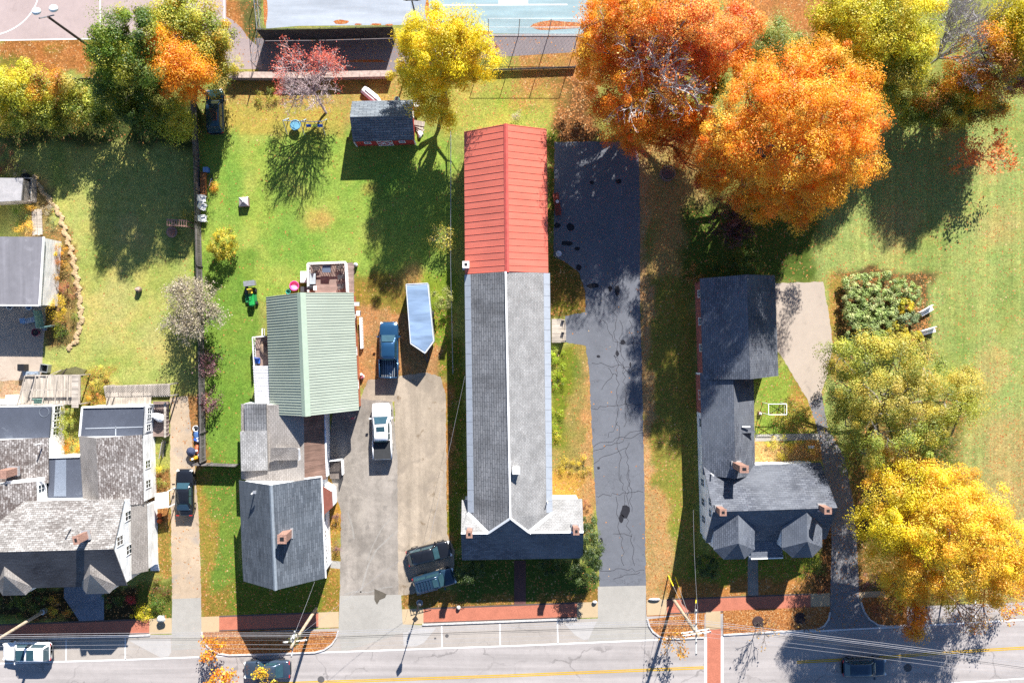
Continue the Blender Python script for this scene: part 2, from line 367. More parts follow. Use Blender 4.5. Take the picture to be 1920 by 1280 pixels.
    k = t.mix(t.ramp(t.noise(.35, 5, .6, v), .42, .62, 0, .75), k, t.mix(1.0, k, (1.28, 1.08, 1.05, 1), 'MULTIPLY'))
    k = t.mix(t.ramp(t.noise(.9, 5, .65, v), .46, .66, 0, .75), k, t.mix(1.0, k, (.74, .88, .72, 1), 'MULTIPLY'))
    k = t.val(k, t.noise(1.6, 6, .7, v), .82, 1.16); k = t.val(k, t.noise(4.5, 4, .7, v), .74, 1.24); k = t.val(k, t.noise(9.5, 3, .75, v), .62, 1.36); k = t.val(k, t.noise(22, 2, .7, v), .7, 1.3)
    k = t.mix(t.ramp(t.noise(6.5, 3, .7, t.coord(scale=(1, 1, 1), rot=(0, 0, .5))), .55, .7, 0, .5), k, t.mix(1.0, k, (1.28, 1.06, .8, 1), 'MULTIPLY'))
    wv = t.noise(1.0, 4, .6, t.coord(scale=(2.4, .03, 1))); wf = t.n('ShaderNodeMix', data_type='FLOAT'); t.l(st, wf.inputs['Factor']); wf.inputs['A'].default_value = .5; t.l(wv, wf.inputs['B'])
    k = t.val(k, wf.outputs[0], .86, 1.14)
    Ln = t.math('MULTIPLY', L, t.ramp(t.noise(.8, 4, .65, v), .36, .66, .04, 1.05))
    k = leafmix(t, k, v, Ln)
    me.materials.append(t.done(k, .95, 0, .1, t.bump(t.noise(20, 4, .7, v), .6, .04)))
    o = bpy.data.objects.new('ground', me); COL.objects.link(o); tag(o, kind='structure')
build_ground()
def flat(name, pts, z, mat, kind='structure', parent=None):
    if 'drive' in name and 'apron' not in name or name == 'garage_apron':
        r_ = random.Random(len(name) + len(pts)); q_ = []
        for a, b in zip(pts, pts[1:] + pts[:1]):
            n = max(1, int(math.hypot(b[0] - a[0], b[1] - a[1]) / 5)); n = 1 if n > 90 else n
            for i in range(n): f = i / n; q_.append((a[0] + (b[0] - a[0]) * f + r_.uniform(-.9, .9) * (i > 0), a[1] + (b[1] - a[1]) * f + r_.uniform(-.9, .9) * (i > 0)))
        pts = q_
    m = MB(); m.sheet([XY(*p) for p in pts], z); o = m.build(name, mat, parent)
    if kind and parent is None: tag(o, kind=kind)
    return o
def ribbon(m, pts, w, z):           # constant-width strip through pixel points
    P = [Vector((*XY(*p), 0)) for p in pts]; n = len(P); a = []; b = []
    for i in range(n):
        d = (P[min(i + 1, n - 1)] - P[max(i - 1, 0)]).normalized(); q = Vector((-d.y, d.x, 0)) * w / 2
        a.append(P[i] + q); b.append(P[i] - q)
    for i in range(n - 1): m.add([(*a[i].xy, z), (*b[i].xy, z), (*b[i + 1].xy, z), (*a[i + 1].xy, z)], [(0, 1, 2, 3)])
def yb(x): return 1187 - .038 * (x - 240)          # street side edge of the pavement
def ykerb(x): return yb(x) + 5
M_ROAD = pavement('road_asphalt', C(196, 188, 184), .06, cracks=.5, crack_scale=.12, fine=.10, streak=(.04, 1.1, 1), crackcol=C(120, 114, 112))
M_CONC = pavement('concrete_apron', C(192, 187, 178), .07, fine=.1, spots=C(150, 140, 125))
M_PAD = pavement('buff_pad', C(218, 192, 154), .06, fine=.06)
M_LANE = pavement('parking_lane_asphalt', C(196, 186, 176), .08, fine=.1, cracks=.3, crack_scale=.2)
M_FAN = pavement('pale_concrete', C(208, 203, 198), .05, fine=.06)
t = NT('brick_paving'); v = t.coord()
k = t.val(C(212, 132, 106), t.noise(9, 3, .7, v), .82, 1.18); k = t.val(k, t.noise(1.1, 4, .6, v), .9, 1.1)
M_BRICKPAVE = t.done(k, .9, 0, .2)
M_LINEW = pavement('white_road_paint', C(250, 248, 246, .66), .04, fine=.08)
M_LINEY = pavement('yellow_road_paint', C(240, 190, 50), .06, fine=.1)
# carriageway, parking lane
flat('road', [(-300, ykerb(-300)), (2300, ykerb(2300)), (2300, 1480), (-300, 1580)], .004, M_ROAD)
flat('parking_lane', [(-300, ykerb(-300) + .5), (1214, ykerb(1214) + .5), (1225, 1199), (960, 1210), (640, 1221), (235, 1236), (-300, 1256)], .008, M_LANE)
flat('parking_lane', [(1690, ykerb(1690) + 26), (2300, ykerb(2300) + 8), (2300, 1141), (1920, 1161), (1690, 1174)], .008, M_LANE)
m = MB()
for pts, w in ((((-300, 1255), (0, 1243), (235, 1236), (420, 1229), (640, 1221), (960, 1210), (1200, 1200), (1321, 1195)), .16),
               (((1356, 1191), (1640, 1177), (1920, 1161), (2300, 1140)), .17), (((1780, 1280), (1920, 1271), (2300, 1246)), .15),
               (((124, 1198), (124, 1239)), .12), (((235, 1194), (235, 1236)), .12), (((828, 1172), (829, 1214)), .13), (((937, 1168), (938, 1210)), .13), (((1045, 1164), (1046, 1206)), .14),
               (((1722, 1161), (1722, 1172)), .12), (((1829, 1124), (1829, 1165)), .13), (((1323, 1194), (1323, 1500)), .28), (((1354, 1192), (1354, 1500)), .28)): ribbon(m, pts, w, .013)
o = m.build('road_marking', M_LINEW); tag(o, kind='structure')
m = MB()
for d in (0, 3.2):
    ribbon(m, [(-300, 1310 + d), (300, 1287 + d), (550, 1278 + d), (700, 1273 + d), (960, 1264 + d), (1320, 1249 + d)], .11, .013)
    ribbon(m, [(1494, 1239 + d), (1640, 1231 + d), (1790, 1220 + d), (1920, 1212 + d), (2300, 1190 + d)], .11, .013)
o = m.build('centre_line', M_LINEY); tag(o, kind='structure')
flat('crosswalk', [(1325.5, 1180), (1351.5, 1178), (1351.5, 1500), (1325.5, 1500)], .012, M_BRICKPAVE)
for i, p in enumerate((((240, 1199), (320, 1196), (321, 1222), (316, 1230), (300, 1231), (282, 1222)), ((755, 1179), (818, 1176), (795, 1204), (780, 1211), (757, 1211)),
          ((1058, 1168), (1120, 1164), (1120, 1186), (1112, 1197), (1094, 1199), (1078, 1190)))): flat('concrete_fan', p, .0112, M_FAN)
# pavement strip: brick runs, buff pads, driveway aprons
def strip(name, x0, x1, mat, z=.006, e0=0, e1=0):
    flat(name, [(x0, yb(x0) - 24 - e0), (x1, yb(x1) - 24 - e0), (x1, yb(x1) + e1), (x0, yb(x0) + e1)], z, mat)
for a, b in ((-300, 280), (411, 597), (794, 1082), (1250, 1520)): strip('brick_pavement', a, b, M_BRICKPAVE)
for a, b in ((280, 322), (377, 411), (597, 635), (754, 794), (1082, 1121), (1213, 1250), (1520, 1556), (1612, 1660)): strip('pavement_pad', a, b, M_PAD, .007, 2, 3)
flat('pavement_pad', [(1323, yb(1323)), (1351, yb(1351)), (1351, 1180), (1323, 1182)], .0066, M_PAD)
M_GRIT = pavement('dark_edging', C(110, 96, 92), .15, fine=.2)
m = MB()
for a, b in ((-300, 280), (411, 597), (794, 1082), (1250, 1520)):
    for o_ in (-25.5, 1.2): ribbon(m, [(a, yb(a) + o_), (b, yb(b) + o_)], .16, .0055)
tag(m.build('pavement_edging', M_GRIT), kind='structure')
# kerbs
M_KERB = plain('granite_kerb', (.46, .44, .42, 1), .9, var=.2, scale=5, fine=.2)
def kerb(pts, w=.16, h=.12):
    m = MB(); P = [Vector((*XY(*p), 0)) for p in pts]; n = len(P); L = []; R = []
    for i in range(n):
        d = (P[min(i + 1, n - 1)] - P[max(i - 1, 0)]).normalized(); q = Vector((-d.y, d.x, 0)) * w / 2
        L.append(P[i] + q); R.append(P[i] - q)
    for i in range(n - 1):
        m.prism([L[i].xy, R[i].xy, R[i + 1].xy, L[i + 1].xy], .001, h)
    tag(m.build('kerb', M_KERB), kind='structure')
kerb([(-300, yb(-300) + 4), (0, yb(0) + 4), (282, yb(282) + 4)]); kerb([(792, yb(792) + 4), (1082, yb(1082) + 4)])
ISL = [[(379, 1184), (380, 1194), (385, 1206), (395, 1217), (410, 1224), (430, 1227), (500, 1225), (590, 1222), (608, 1217), (622, 1207), (631, 1194), (634, 1182)],
       [(1214, 1160), (1217, 1172), (1224, 1183), (1236, 1192), (1250, 1196), (1270, 1196), (1320, 1194)],
       [(1356, 1189), (1440, 1184), (1530, 1179), (1545, 1172), (1553, 1160), (1556, 1146)],
       [(1614, 1128), (1620, 1146), (1630, 1160), (1645, 1170), (1662, 1173), (1700, 1171)]]
M_MULCH = None
t = NT('leaf_covered_verge'); v = t.coord(); k = t.val(C(168, 106, 56), t.noise(6, 4, .7, v), .7, 1.3); k = leafmix(t, k, v, .85)
M_MULCH = t.done(k, .95, 0, .1, t.bump(t.noise(18, 3, .7, v), .6, .04))
for I, close in zip(ISL, ([], [(1321, 1148)], [(1556, 1136), (1356, 1144)], [(1700, 1118), (1618, 1120)])):
    kerb(I); flat('verge', I + close, .05, M_MULCH)
# driveways
M_DRIVE1 = pavement('worn_driveway', C(212, 188, 160), .12, patch=C(178, 168, 158), spots=C(120, 96, 72), stain=.5, litter=.02)
DL = flat('driveway', [(319, 745), (352, 742), (358, 800), (366, 880), (372, 960), (376, 1060), (377, 1126), (323, 1128), (321, 1000), (319, 880)], .004, M_DRIVE1)
flat('driveway_apron', [(323, 1122), (377, 1120), (378, 1190), (378, 1215), (322, 1218), (322, 1186)], .0115, M_CONC)
M_GRAVEL = pavement('gravel_drive', C(190, 174, 154), .14, patch=C(166, 152, 136), spots=C(120, 96, 64), stain=.6, fine=.22, streak=(1.2, .12, 1))
M_OLDASPH = pavement('old_asphalt', C(168, 159, 149), .2, patch=C(192, 182, 170), spots=C(110, 105, 102), stain=.5, fine=.14, streak=(.9, .15, 1))
flat('gravel_drive', [(690, 712), (742, 706), (800, 698), (826, 706), (836, 740), (838, 1000), (852, 1030), (852, 1095), (790, 1110), (752, 1116), (740, 1116), (740, 752), (672, 756)], .004, M_GRAVEL)
flat('old_driveway', [(624, 772), (676, 748), (736, 752), (745, 860), (747, 1116), (637, 1118), (640, 960), (622, 900), (612, 860)], .008, M_OLDASPH)
m = MB()
for pts, w in ((((646, 1114), (664, 1108), (690, 1110), (720, 1101), (736, 1099)), .14), (((688, 1050), (700, 1020), (716, 990), (732, 972)), .1), (((676, 1110), (690, 1060), (706, 1030), (738, 1000)), .16), (((652, 960), (660, 985), (664, 1010)), .18)): ribbon(m, pts, w, .0095)
m.build('worn_tyre_streak', pavement('pale_scuff', C(176, 170, 162), .12, fine=.2), None)['kind'] = 'structure'
flat('oil_stain', [(702, 1103), (714, 1108), (725, 1113), (722, 1120), (712, 1124), (707, 1133), (702, 1124)], .0125, pavement('oil_stain', C(112, 104, 92), .2))
flat('driveway_apron', [(637, 1116), (752, 1114), (755, yb(755) + 2), (800, yb(800) + 6), (640, 1222), (635, yb(635) + 2)], .0118, M_CONC)
M_CHDRIVE = pavement('sealed_asphalt', C(126, 129, 137), .09, fine=.09, spots=C(150, 152, 160), stain=.3, litter=.003, cracks=.45, crack_scale=.45, crackcol=C(78, 78, 84))
CHP = [(1040, 266), (1190, 266), (1198, 300), (1200, 420), (1200, 560), (1205, 750), (1208, 900), (1211, 1098), (1124, 1100), (1120, 985), (1112, 850), (1105, 700), (1098, 648), (1058, 641), (1060, 592), (1098, 585), (1097, 545), (1085, 510), (1060, 492), (1038, 480)]
flat('church_driveway', CHP, .004, M_CHDRIVE)
flat('driveway_apron', [(1121, 1099), (1211, 1097), (1212, 1152), (1226, 1200), (1100, 1206), (1121, 1160)], .0118, M_CONC)
rr = random.Random(5); m = MB()
def crack(x, y, x2, y2, j=5, w=.05):
    n = max(4, int(math.hypot(x2 - x, y2 - y) / 8)); pts = []
    for i in range(n + 1):
        f = i / n; pts.append((x + (x2 - x) * f + rr.uniform(-j, j) * (0 < i < n), y + (y2 - y) * f + rr.uniform(-j, j) * (0 < i < n)))
    ribbon(m, pts, w, .0085)
for c in ((1152, 560, 1160, 770), (1162, 600, 1172, 720), (1172, 720, 1180, 790), (1158, 770, 1162, 900), (1175, 840, 1180, 960), (1150, 850, 1180, 830), (1112, 845, 1206, 812), (1112, 838, 1205, 806), (1110, 680, 1204, 694), (1108, 765, 1205, 755),
          (1130, 600, 1150, 640), (1128, 730, 1150, 700), (1180, 600, 1190, 660), (1165, 890, 1180, 1000), (1155, 930, 1170, 1060), (1180, 880, 1185, 960), (1118, 930, 1206, 922), (1125, 1070, 1208, 1068), (1150, 1000, 1185, 1005), (1185, 1000, 1190, 1060),
          (1140, 690, 1158, 705), (1140, 820, 1158, 790), (1168, 700, 1195, 690), (1112, 870, 1150, 850), (1150, 1085, 1200, 1072), (1152, 640, 1200, 646), (1150, 666, 1180, 700), (1175, 745, 1170, 800)): crack(*c, j=4)
tag(m.build('sealed_crack', plain('crack_sealer', C(74, 74, 80), .8)), kind='structure')
m = MB()
def patchy(cx, cy, rx, ry, n=11):
    m.sheet([XY(cx + math.cos(i / n * 6.283) * rx * rr.uniform(.7, 1.15), cy + math.sin(i / n * 6.283) * ry * rr.uniform(.7, 1.15)) for i in range(n)], .0105)
for q in ((1069, 425, 9, 8), (1045, 423, 6, 6), (1062, 456, 13, 5), (1082, 466, 6, 4), (1085, 502, 6, 6), (1112, 536, 12, 5), (1157, 545, 5, 12), (1144, 541, 4, 6), (1168, 642, 5, 5), (1158, 663, 3, 6), (1122, 668, 4, 3), (1172, 958, 9, 14), (1165, 972, 5, 10), (1127, 1014, 4, 6), (1122, 877, 3, 3), (1160, 340, 6, 5), (1110, 342, 5, 4), (1182, 683, 2, 5)): patchy(*q)
tag(m.build('tar_patch', plain('fresh_tar', C(44, 44, 52), .8)), kind='structure')
M_RCONC = pavement('pale_drive_concrete', C(208, 192, 176), .05, fine=.07, spots=C(150, 140, 132), stain=.4)
M_RASPH = pavement('grey_drive_asphalt', C(150, 148, 150), .1, litter=.05)  # plain grey asphalt of the lower drive
flat('house_driveway', [(1452, 531), (1543, 528), (1556, 600), (1562, 650), (1552, 700), (1540, 735), (1549, 800), (1532, 800), (1515, 750), (1490, 710), (1468, 672), (1452, 650)], .004, M_RCONC)
flat('house_driveway', [(1517, 756), (1541, 742), (1552, 800), (1584, 860), (1602, 950), (1608, 1040), (1612, 1125), (1622, 1150), (1645, 1173), (1640, 1180), (1530, 1184), (1550, 1162), (1556, 1140), (1559, 1050), (1558, 960), (1545, 880), (1532, 800)], .008, M_RASPH)
flat('garden_path', [(1416, 814), (1538, 812), (1540, 824), (1416, 827)], .004, M_CONC)
flat('entrance_path', [(1402, 1045), (1421, 1045), (1422, yb(1422) - 25), (1402, yb(1402) - 25)], .005, M_OLDASPH)
flat('brick_path', [(964, 1050), (986, 1050), (986, yb(986) - 25), (964, yb(964) - 25)], .005, pavement('old_brick_path', C(120, 84, 78), .2, fine=.25))
flat('slate_path', [(120, 1095), (195, 1095), (195, yb(195) - 25), (150, yb(150) - 25), (120, 1120)], .005, pavement('slate_slabs', C(150, 156, 170), .15, cracks=.8, crack_scale=.9))
flat('garage_apron', [(-300, 560), (88, 560), (82, 640), (78, 700), (40, 712), (-300, 730)], .004, pavement('garage_concrete', C(208, 190, 172), .1, spots=C(150, 110, 80), stain=.7, fine=.1))
flat('front_step_path', [(618, 1050), (640, 1052), (640, 1066), (620, 1064)], .006, M_CONC)
# courts at the top
M_COURTP = pavement('pink_asphalt', C(204, 184, 180), .06, cracks=.25, fine=.08, crackcol=C(160, 140, 135))
flat('parking_court', [(-300, -200), (424, -200), (424, 30), (421, 62), (405, 72), (200, 74), (-300, 78)], .004, M_COURTP)
flat('court_path', [(421, 30), (436, 38), (452, 52), (466, 72), (486, 90), (492, 130), (428, 130), (410, 72)], .0038, pavement('path_asphalt', C(184, 166, 164), .08, litter=.03))
m = MB()
for pts in (((-300, 80), (0, 76), (172, 73), (230, 73)), ((188, -60), (188, 18), (188, 73)), ((420, -60), (421, 55)), ((304, 0), (310, 8)),
            tuple((-30 + 104 * math.cos(a), -24 + 92 * math.sin(a)) for a in np.linspace(-.3, 1.5, 24))): ribbon(m, pts, .13, .009)
tag(m.build('court_marking', M_LINEW), kind='structure')
M_CT1 = pavement('bleached_court', C(194, 202, 213), .05, fine=.05, spots=C(176, 190, 206), stain=.4, streak=(.1, 1, 1))
M_CT2 = pavement('teal_court', C(168, 194, 201), .05, fine=.05, spots=C(176, 200, 208), streak=(.1, 1, 1))
flat('tennis_court', [(499, -200), (771, -200), (771, 47), (560, 49), (499, 54)], .004, M_CT1)
flat('tennis_court', [(808, -200), (1110, -200), (1110, 64), (800, 63)], .004, M_CT2)
flat('court_walkway', [(770, -200), (802, -200), (802, 40), (770, 40)], .005, pavement('grey_walk', C(176, 186, 200), .08))
m = MB(); ribbon(m, [(812, 10), (1064, 9)], .14, .009)
m.sheet([XY(935, -20), XY(990, -20), XY(990, 8.2), XY(935, 8.2)], .0095)
tag(m.build('court_marking', M_LINEW), kind='structure')
flat('alley', [(480, 72), (1080, 62), (1080, 98), (860, 112), (735, 136), (484, 136)], .003, pavement('alley_asphalt', C(150, 140, 142), .08, litter=.03))
m = MB()
for x, y, rx, ry in ((640, 42, 15, 5), (672, 46, 7, 2), (706, 46, 12, 2), (730, 47, 8, 2), (801, 18, 4, 22), (498, 20, 4, 36), (690, 115, 40, 3), (1040, 48, 50, 10), (900, 62, 30, 4)): patchy(x, y, rx, ry)
t = NT('leaf_drift'); v = t.coord(); k = t.val(C(206, 108, 50), t.noise(10, 4, .7, v), .7, 1.3); k = leafmix(t, k, v, .8)
o = m.build('leaf_drift', t.done(k, .95)); tag(o, 'drifts of fallen orange leaves swept against the court edges', 'leaves', kind='stuff')
# ---------------------------------------------------------------- buildings
SH_CHURCH = shingle('grey_shingle_church', C(160, 160, 162), C(146, 147, 150), C(98, 100, 104), row=.26, wid=.9, stain=C(84, 84, 86), thr=.60, amt=.35, mscale=.6, streak=.65)
SH_CHURCHE = shingle('pale_shingle_church', C(180, 179, 178), C(166, 165, 164), C(146, 145, 144), row=.17, wid=.3)
SH_SHADED = shingle('shade_side_shingle', C(134, 140, 152), C(102, 109, 122), C(80, 86, 98), row=.2, wid=.4, fade=C(140, 146, 156))  # shingle copy for slopes turned from the sun, shade tuned into its tone
SH_SLATE = shingle('slate_blue_shingle', C(124, 131, 140), C(88, 95, 104), C(74, 80, 88), row=.22, wid=.8, fade=C(108, 116, 125))
SH_RIGHT = shingle('grey_blue_shingle', C(124, 128, 137), C(94, 98, 108), C(76, 80, 90), row=.2, wid=.5, fade=C(134, 138, 146))
SH_OLD = shingle('weathered_shingle', C(204, 199, 196), C(128, 120, 116), C(108, 98, 94), row=.2, wid=.34, stain=C(98, 86, 82), thr=.545, amt=.85, mscale=1.3)
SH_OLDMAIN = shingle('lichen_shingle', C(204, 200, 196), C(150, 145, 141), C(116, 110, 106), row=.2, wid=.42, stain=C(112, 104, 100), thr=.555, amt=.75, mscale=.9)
SH_OLDPLAIN = shingle('tan_shingle', C(190, 182, 175), C(168, 160, 153), C(138, 130, 124), row=.2, wid=.4, fade=C(198, 190, 182))
SH_LIGHT = shingle('light_grey_shingle', C(206, 204, 202), C(176, 174, 172), C(150, 148, 146), row=.2, wid=.35)
SH_SHED = shingle('shed_shingle', C(150, 158, 164), C(124, 132, 140), C(88, 94, 102), row=.26, wid=.8)
M_REDROOF = metal('red_roof_metal', C(255, 140, 118), .4, .09)
M_GREENROOF = metal('green_roof_metal', C(196, 206, 188), .38, .10)
M_GREENTRIM = plain('pale_green_trim', C(194, 212, 190), .4, var=.05)
M_MEMBRANE = pavement('roof_membrane', C(92, 98, 112), .08, fine=.1, spots=C(130, 138, 150), stain=.5, cracks=.0)
M_MEMBRANE2 = pavement('grey_roof_membrane', C(150, 148, 154), .08, fine=.06, spots=C(186, 184, 190), stain=.4, streak=(.8, .05, 1))
M_FLASH = plain('blue_grey_flashing', C(204, 211, 220), .4, metal=.2, var=.06)
M_CLAP = plank('white_clapboard', C(250, 250, 248, .82), C(206, 210, 216, .8), .14, 1, .6, .02, .09)
M_CLAPB = plank('shade_blue_clapboard', C(246, 250, 254, .95), C(200, 210, 220), .14, 1, .6, .02, .09)  # white boards; brightness and blue of the shaded walls put into the colour
M_REDW = plank('barn_red_boards', C(214, 84, 78), C(110, 38, 36), .2, 1, .8, .08, .1)
M_BRICKWALL = plank('red_brick_wall', C(200, 126, 118), C(160, 100, 94), .09, 1, .9, .12, .15)
M_BROWN = plain('brown_metal_roof', C(150, 92, 78), .6, var=.12)
M_WOOD = plank('weathered_planks', C(206, 194, 180), C(120, 108, 98), .16, 0, .9, .14, .08)
M_WOODV = plank('weathered_planks_lengthwise', C(206, 194, 180), C(120, 108, 98), .16, 1, .9, .14, .08)
M_FENCE = plank('grey_fence_boards', C(134, 128, 126), C(60, 56, 56), .15, 0, .9, .25, .1)
M_DECK = plank('deck_boards', C(176, 152, 142), C(110, 92, 86), .14, 1, .85, .08, .08)
def lerp(a, b, t): return a + (b - a) * t
def quadpt(q, u, v):   # q = NW,NE,SE,SW
    return lerp(lerp(q[0], q[1], u), lerp(q[3], q[2], u), v)
def gable(root, quad, ze, zr, ridge='v', roof=(None, None), wall=None, ov=(.3, .25), base=0.0, t=.13, off=.5, ribs=None, cap=None, capw=.28, mats=None):
    q = [W(*p, ze) for p in quad]
    if ridge == 'h': q = [q[1], q[2], q[3], q[0]]     # rotate so that the ridge always runs q[0]q[1] side -> q[3]q[2] side
    LU = (q[1] - q[0]).length; LV = (q[3] - q[0]).length
    r0 = quadpt(q, off, 0); r1 = quadpt(q, off, 1); r0.z = r1.z = zr
    m = MB(); m.solid([q[0], q[3], r1, r0], [(0, 1, 2, 3)], t); m.m = 1; m.solid([q[1], r0, r1, q[2]], [(0, 1, 2, 3)], t)
    if ribs:
        step, w, h = ribs; n = max(2, int(LV / step))
        for i in range(n + 1):
            v = min(max(i / n, .004), .996)
            rp = quadpt(q, off, v); rp.z = zr
            for k, (u, s_) in enumerate(((0, 1), (1, 1))):
                m.m = k; e = quadpt(q, u, v); dv = (q[3] - q[0]).normalized() * w / 2; up = Vector((0, 0, h))
                m.add([e - dv, e + dv, rp + dv, rp - dv, e - dv * .6 + up, e + dv * .6 + up, rp + dv * .6 + up, rp - dv * .6 + up], [(4, 5, 6, 7), (0, 4, 7, 3), (1, 2, 6, 5), (0, 1, 5, 4)])
    ro = m.build('roof', list(roof), root)
    if cap is not None:
        c = MB(); a = (r1 - r0).normalized(); sd = Vector((-a.y, a.x, 0)) * capw; dz0 = (zr - ze) / (LU * off) * capw; dz1 = (zr - ze) / (LU * (1 - off)) * capw
        up = Vector((0, 0, .05)); A = []
        for p in (r0 - a * .02, r1 + a * .02): A += [p + sd + up - Vector((0, 0, dz0)), p + up * 1.3, p - sd + up - Vector((0, 0, dz1))]
        c.solid(A, [(0, 1, 4, 3), (1, 2, 5, 4)], .04); c.build('ridge_cap', cap, root)
    ou, ovr = ov[0] / LU, ov[1] / LV
    w = [quadpt(q, ou, ovr), quadpt(q, 1 - ou, ovr), quadpt(q, 1 - ou, 1 - ovr), quadpt(q, ou, 1 - ovr)]
    sl0 = (zr - ze) / (LU * off); sl1 = (zr - ze) / (LU * (1 - off))
    h0, h1 = ze - t + sl0 * ov[0] - .015, ze - t + sl1 * ov[0] - .015; hr = zr - t - .015
    a0 = quadpt(q, off, ovr); a1 = quadpt(q, off, 1 - ovr)
    if wall is not None:
        m = MB(); P = lambda p, z: (p.x, p.y, z)
        vs = [P(w[0], base), P(w[1], base), P(w[2], base), P(w[3], base), P(w[0], h0), P(w[1], h1), P(w[2], h1), P(w[3], h0), P(a0, hr), P(a1, hr)]
        m.add(vs, [(0, 1, 5, 8, 4)[::-1], (2, 3, 7, 9, 6)[::-1], (1, 2, 6, 5)[::-1], (3, 0, 4, 7)[::-1], (4, 8, 9, 7)[::-1], (5, 6, 9, 8)[::-1], (0, 1, 2, 3)])
        m.build('wall', wall, root)
    if ridge == 'h': w = [w[3], w[0], w[1], w[2]]
    return dict(N=(w[0], w[1]), E=(w[1], w[2]), S=(w[2], w[3]), W=(w[3], w[0]), cen=sum(w, Vector()) / 4, ro=ro, ridge=(r0, r1), quad=q)
def flatroof(root, quad, z, roofmat, wall, ov=.05, base=0.0, parapet=None, zs=None):
    q = [W(*p, z if zs is None else zs[i]) for i, p in enumerate(quad)]; m = MB(); m.solid(q, [(3, 2, 1, 0)], .16); r = m.build('roof', roofmat, root)
    c = sum(q, Vector()) / 4; w = [c + (p - c) * (1 - ov * 2 / max((p - c).xy.length, .1)) for p in q]
    if wall is not None:
        m = MB(); n = len(w); vs = [(p.x, p.y, base) for p in w] + [(p.x, p.y, p.z - .17) for p in w]
        m.add(vs, [(i, (i + 1) % n, n + (i + 1) % n, n + i)[::-1] for i in range(n)] + [tuple(range(n, 2 * n))[::-1]]); m.build('wall', wall, root)
    if parapet:
        for i in parapet:
            b = MB(); a, d = q[i], q[(i + 1) % 4]; b.bar(a + Vector((0, 0, .05)), d + Vector((0, 0, .05)), .16, .18); b.build('roof_edge', M_WHITE, root)
    return dict(N=(w[0], w[1]), E=(w[1], w[2]), S=(w[2], w[3]), W=(w[3], w[0]), cen=c)
def window(root, info, side, t, zc, w=.8, h=1.1, panes=2, frame=None, depth=.05):
    a, b = info[side]; c = lerp(a, b, t); d = (b - a); d.z = 0; d.normalize(); nrm = Vector((-d.y, d.x, 0))
    if nrm.dot(c - info['cen']) < 0: nrm = -nrm
    m = MB(); M = Matrix((d, nrm, Vector((0, 0, 1)))).transposed(); p0 = Vector((c.x, c.y, zc)); f = .07
    for sx, sz, dx, dz in ((0, h / 2, w, f), (0, -h / 2, w + .1, f), (-w / 2, 0, f, h), (w / 2, 0, f, h)):
        m.box(p0 + d * sx + Vector((0, 0, sz)) + nrm * depth / 2, (dx + (f if dx == w else 0), depth, dz - (0 if dz != h else f)), M=M)
    if panes > 1: m.box(p0 + nrm * .03, (.03, .025, h - f), M=M); m.box(p0 + nrm * .03, (w - f, .024, .03), M=M)
    fr = m.build('window', frame or M_WHITE, root)
    g = MB(); g.box(p0 + nrm * .008, (w - f, .012, h - f), M=M); g.build('pane', M_GLASS, fr)
def chimney(root, px, py, zt, zb, w=.7, d=.7, mat=None, cap=True, flue=True, rz=0, name='chimney'):
    c = W(px, py, zt); m = MB(); m.box((c.x, c.y, (zt + zb) / 2), (w, d, zt - zb), rz)
    if cap: m.box((c.x, c.y, zt + .05), (w + .1, d + .1, .1), rz)
    o = m.build(name, mat or M_BRICK, root)
    if flue: f = MB(); f.box((c.x, c.y, zt + .075), (w * .5, d * .5, .07), rz); f.build('flue', M_DARK, o)
    f = MB(); f.box((c.x, c.y, zb + .42), (w + .22, d + .22, .3), rz); f.build('flashing', M_GALV, o)
    return o
def vent(root, px, py, z, h=.55, r=.07):
    c = W(px, py, z); m = MB(); m.tube([(c.x, c.y, z - .4), (c.x, c.y, z + h)], r, 8); m.build('vent_pipe', M_WHITE, root)
def bay(root, L, FL, FR, R, ze, apex, za, back, roofs, wall, base=0.0, close=None):
    """half-hexagon bay: eave points L,FL,FR,R at ze; hip apex, ridge running to 'back' at za; close = where the eaves die into the main roof"""
    l, fl, fr, r = [W(*p, ze) for p in (L, FL, FR, R)]; a = W(*apex, za); b = W(*back, za); cl = [W(*p, ze) for p in close]
    m = MB(); m.solid([cl[0], l, fl, fr, r, cl[1], a, b], [(0, 1, 6, 7), (1, 2, 6), (2, 3, 6), (3, 4, 6), (4, 5, 7, 6)], .1)
    o = m.build('bay_roof', roofs, root)
    m = MB(); k = .93; c = (l + r) / 2; P = [cl[0], l, fl, fr, r, cl[1]]; P = [c + (p - c) * k for p in P]; m.prism([p.xy for p in P], base, ze - .11); m.build('bay_wall', wall, root)
    return o
def house(name, label, px, py, cat='house', group=None):
    v = W(px, py); return thing(name, label, cat, (v.x, v.y, 0), group=group)
# ---- the long church hall
R = house('church_hall', 'long church hall, red metal roof behind, grey shingles and cross gable in front', 950, 640, 'church')
I = gable(R, ((870, 247), (1025, 242), (1028, 512), (872, 514.5)), 4.5, 6.9, 'v', (M_REDROOF, M_REDROOF), M_CLAP, ribs=(.62, .05, .036), cap=plain('red_ridge_metal', C(236, 110, 100), .35), capw=.2)
eN, eNE, eS, eSE = W(871, 515, 4.5), W(1031, 512, 4.5), W(877, 961, 4.5), W(1036, 961, 4.5)
rN, ap = W(948, 509, 6.9), W(957, 971, 6.93); vW, vE = W(915, 999, 5.7), W(992, 997.5, 5.7); rw, re = W(864.5, 999, 5.7), W(1094, 996.5, 5.7)
m = MB(); m.solid([eN, eS, vW, ap, rN], [(0, 1, 2, 3, 4)], .13); m.m = 1; m.solid([rN, ap, vE, eSE, eNE], [(0, 1, 2, 3, 4)], .13); m.build('roof', [SH_CHURCH, SH_CHURCHE], R)
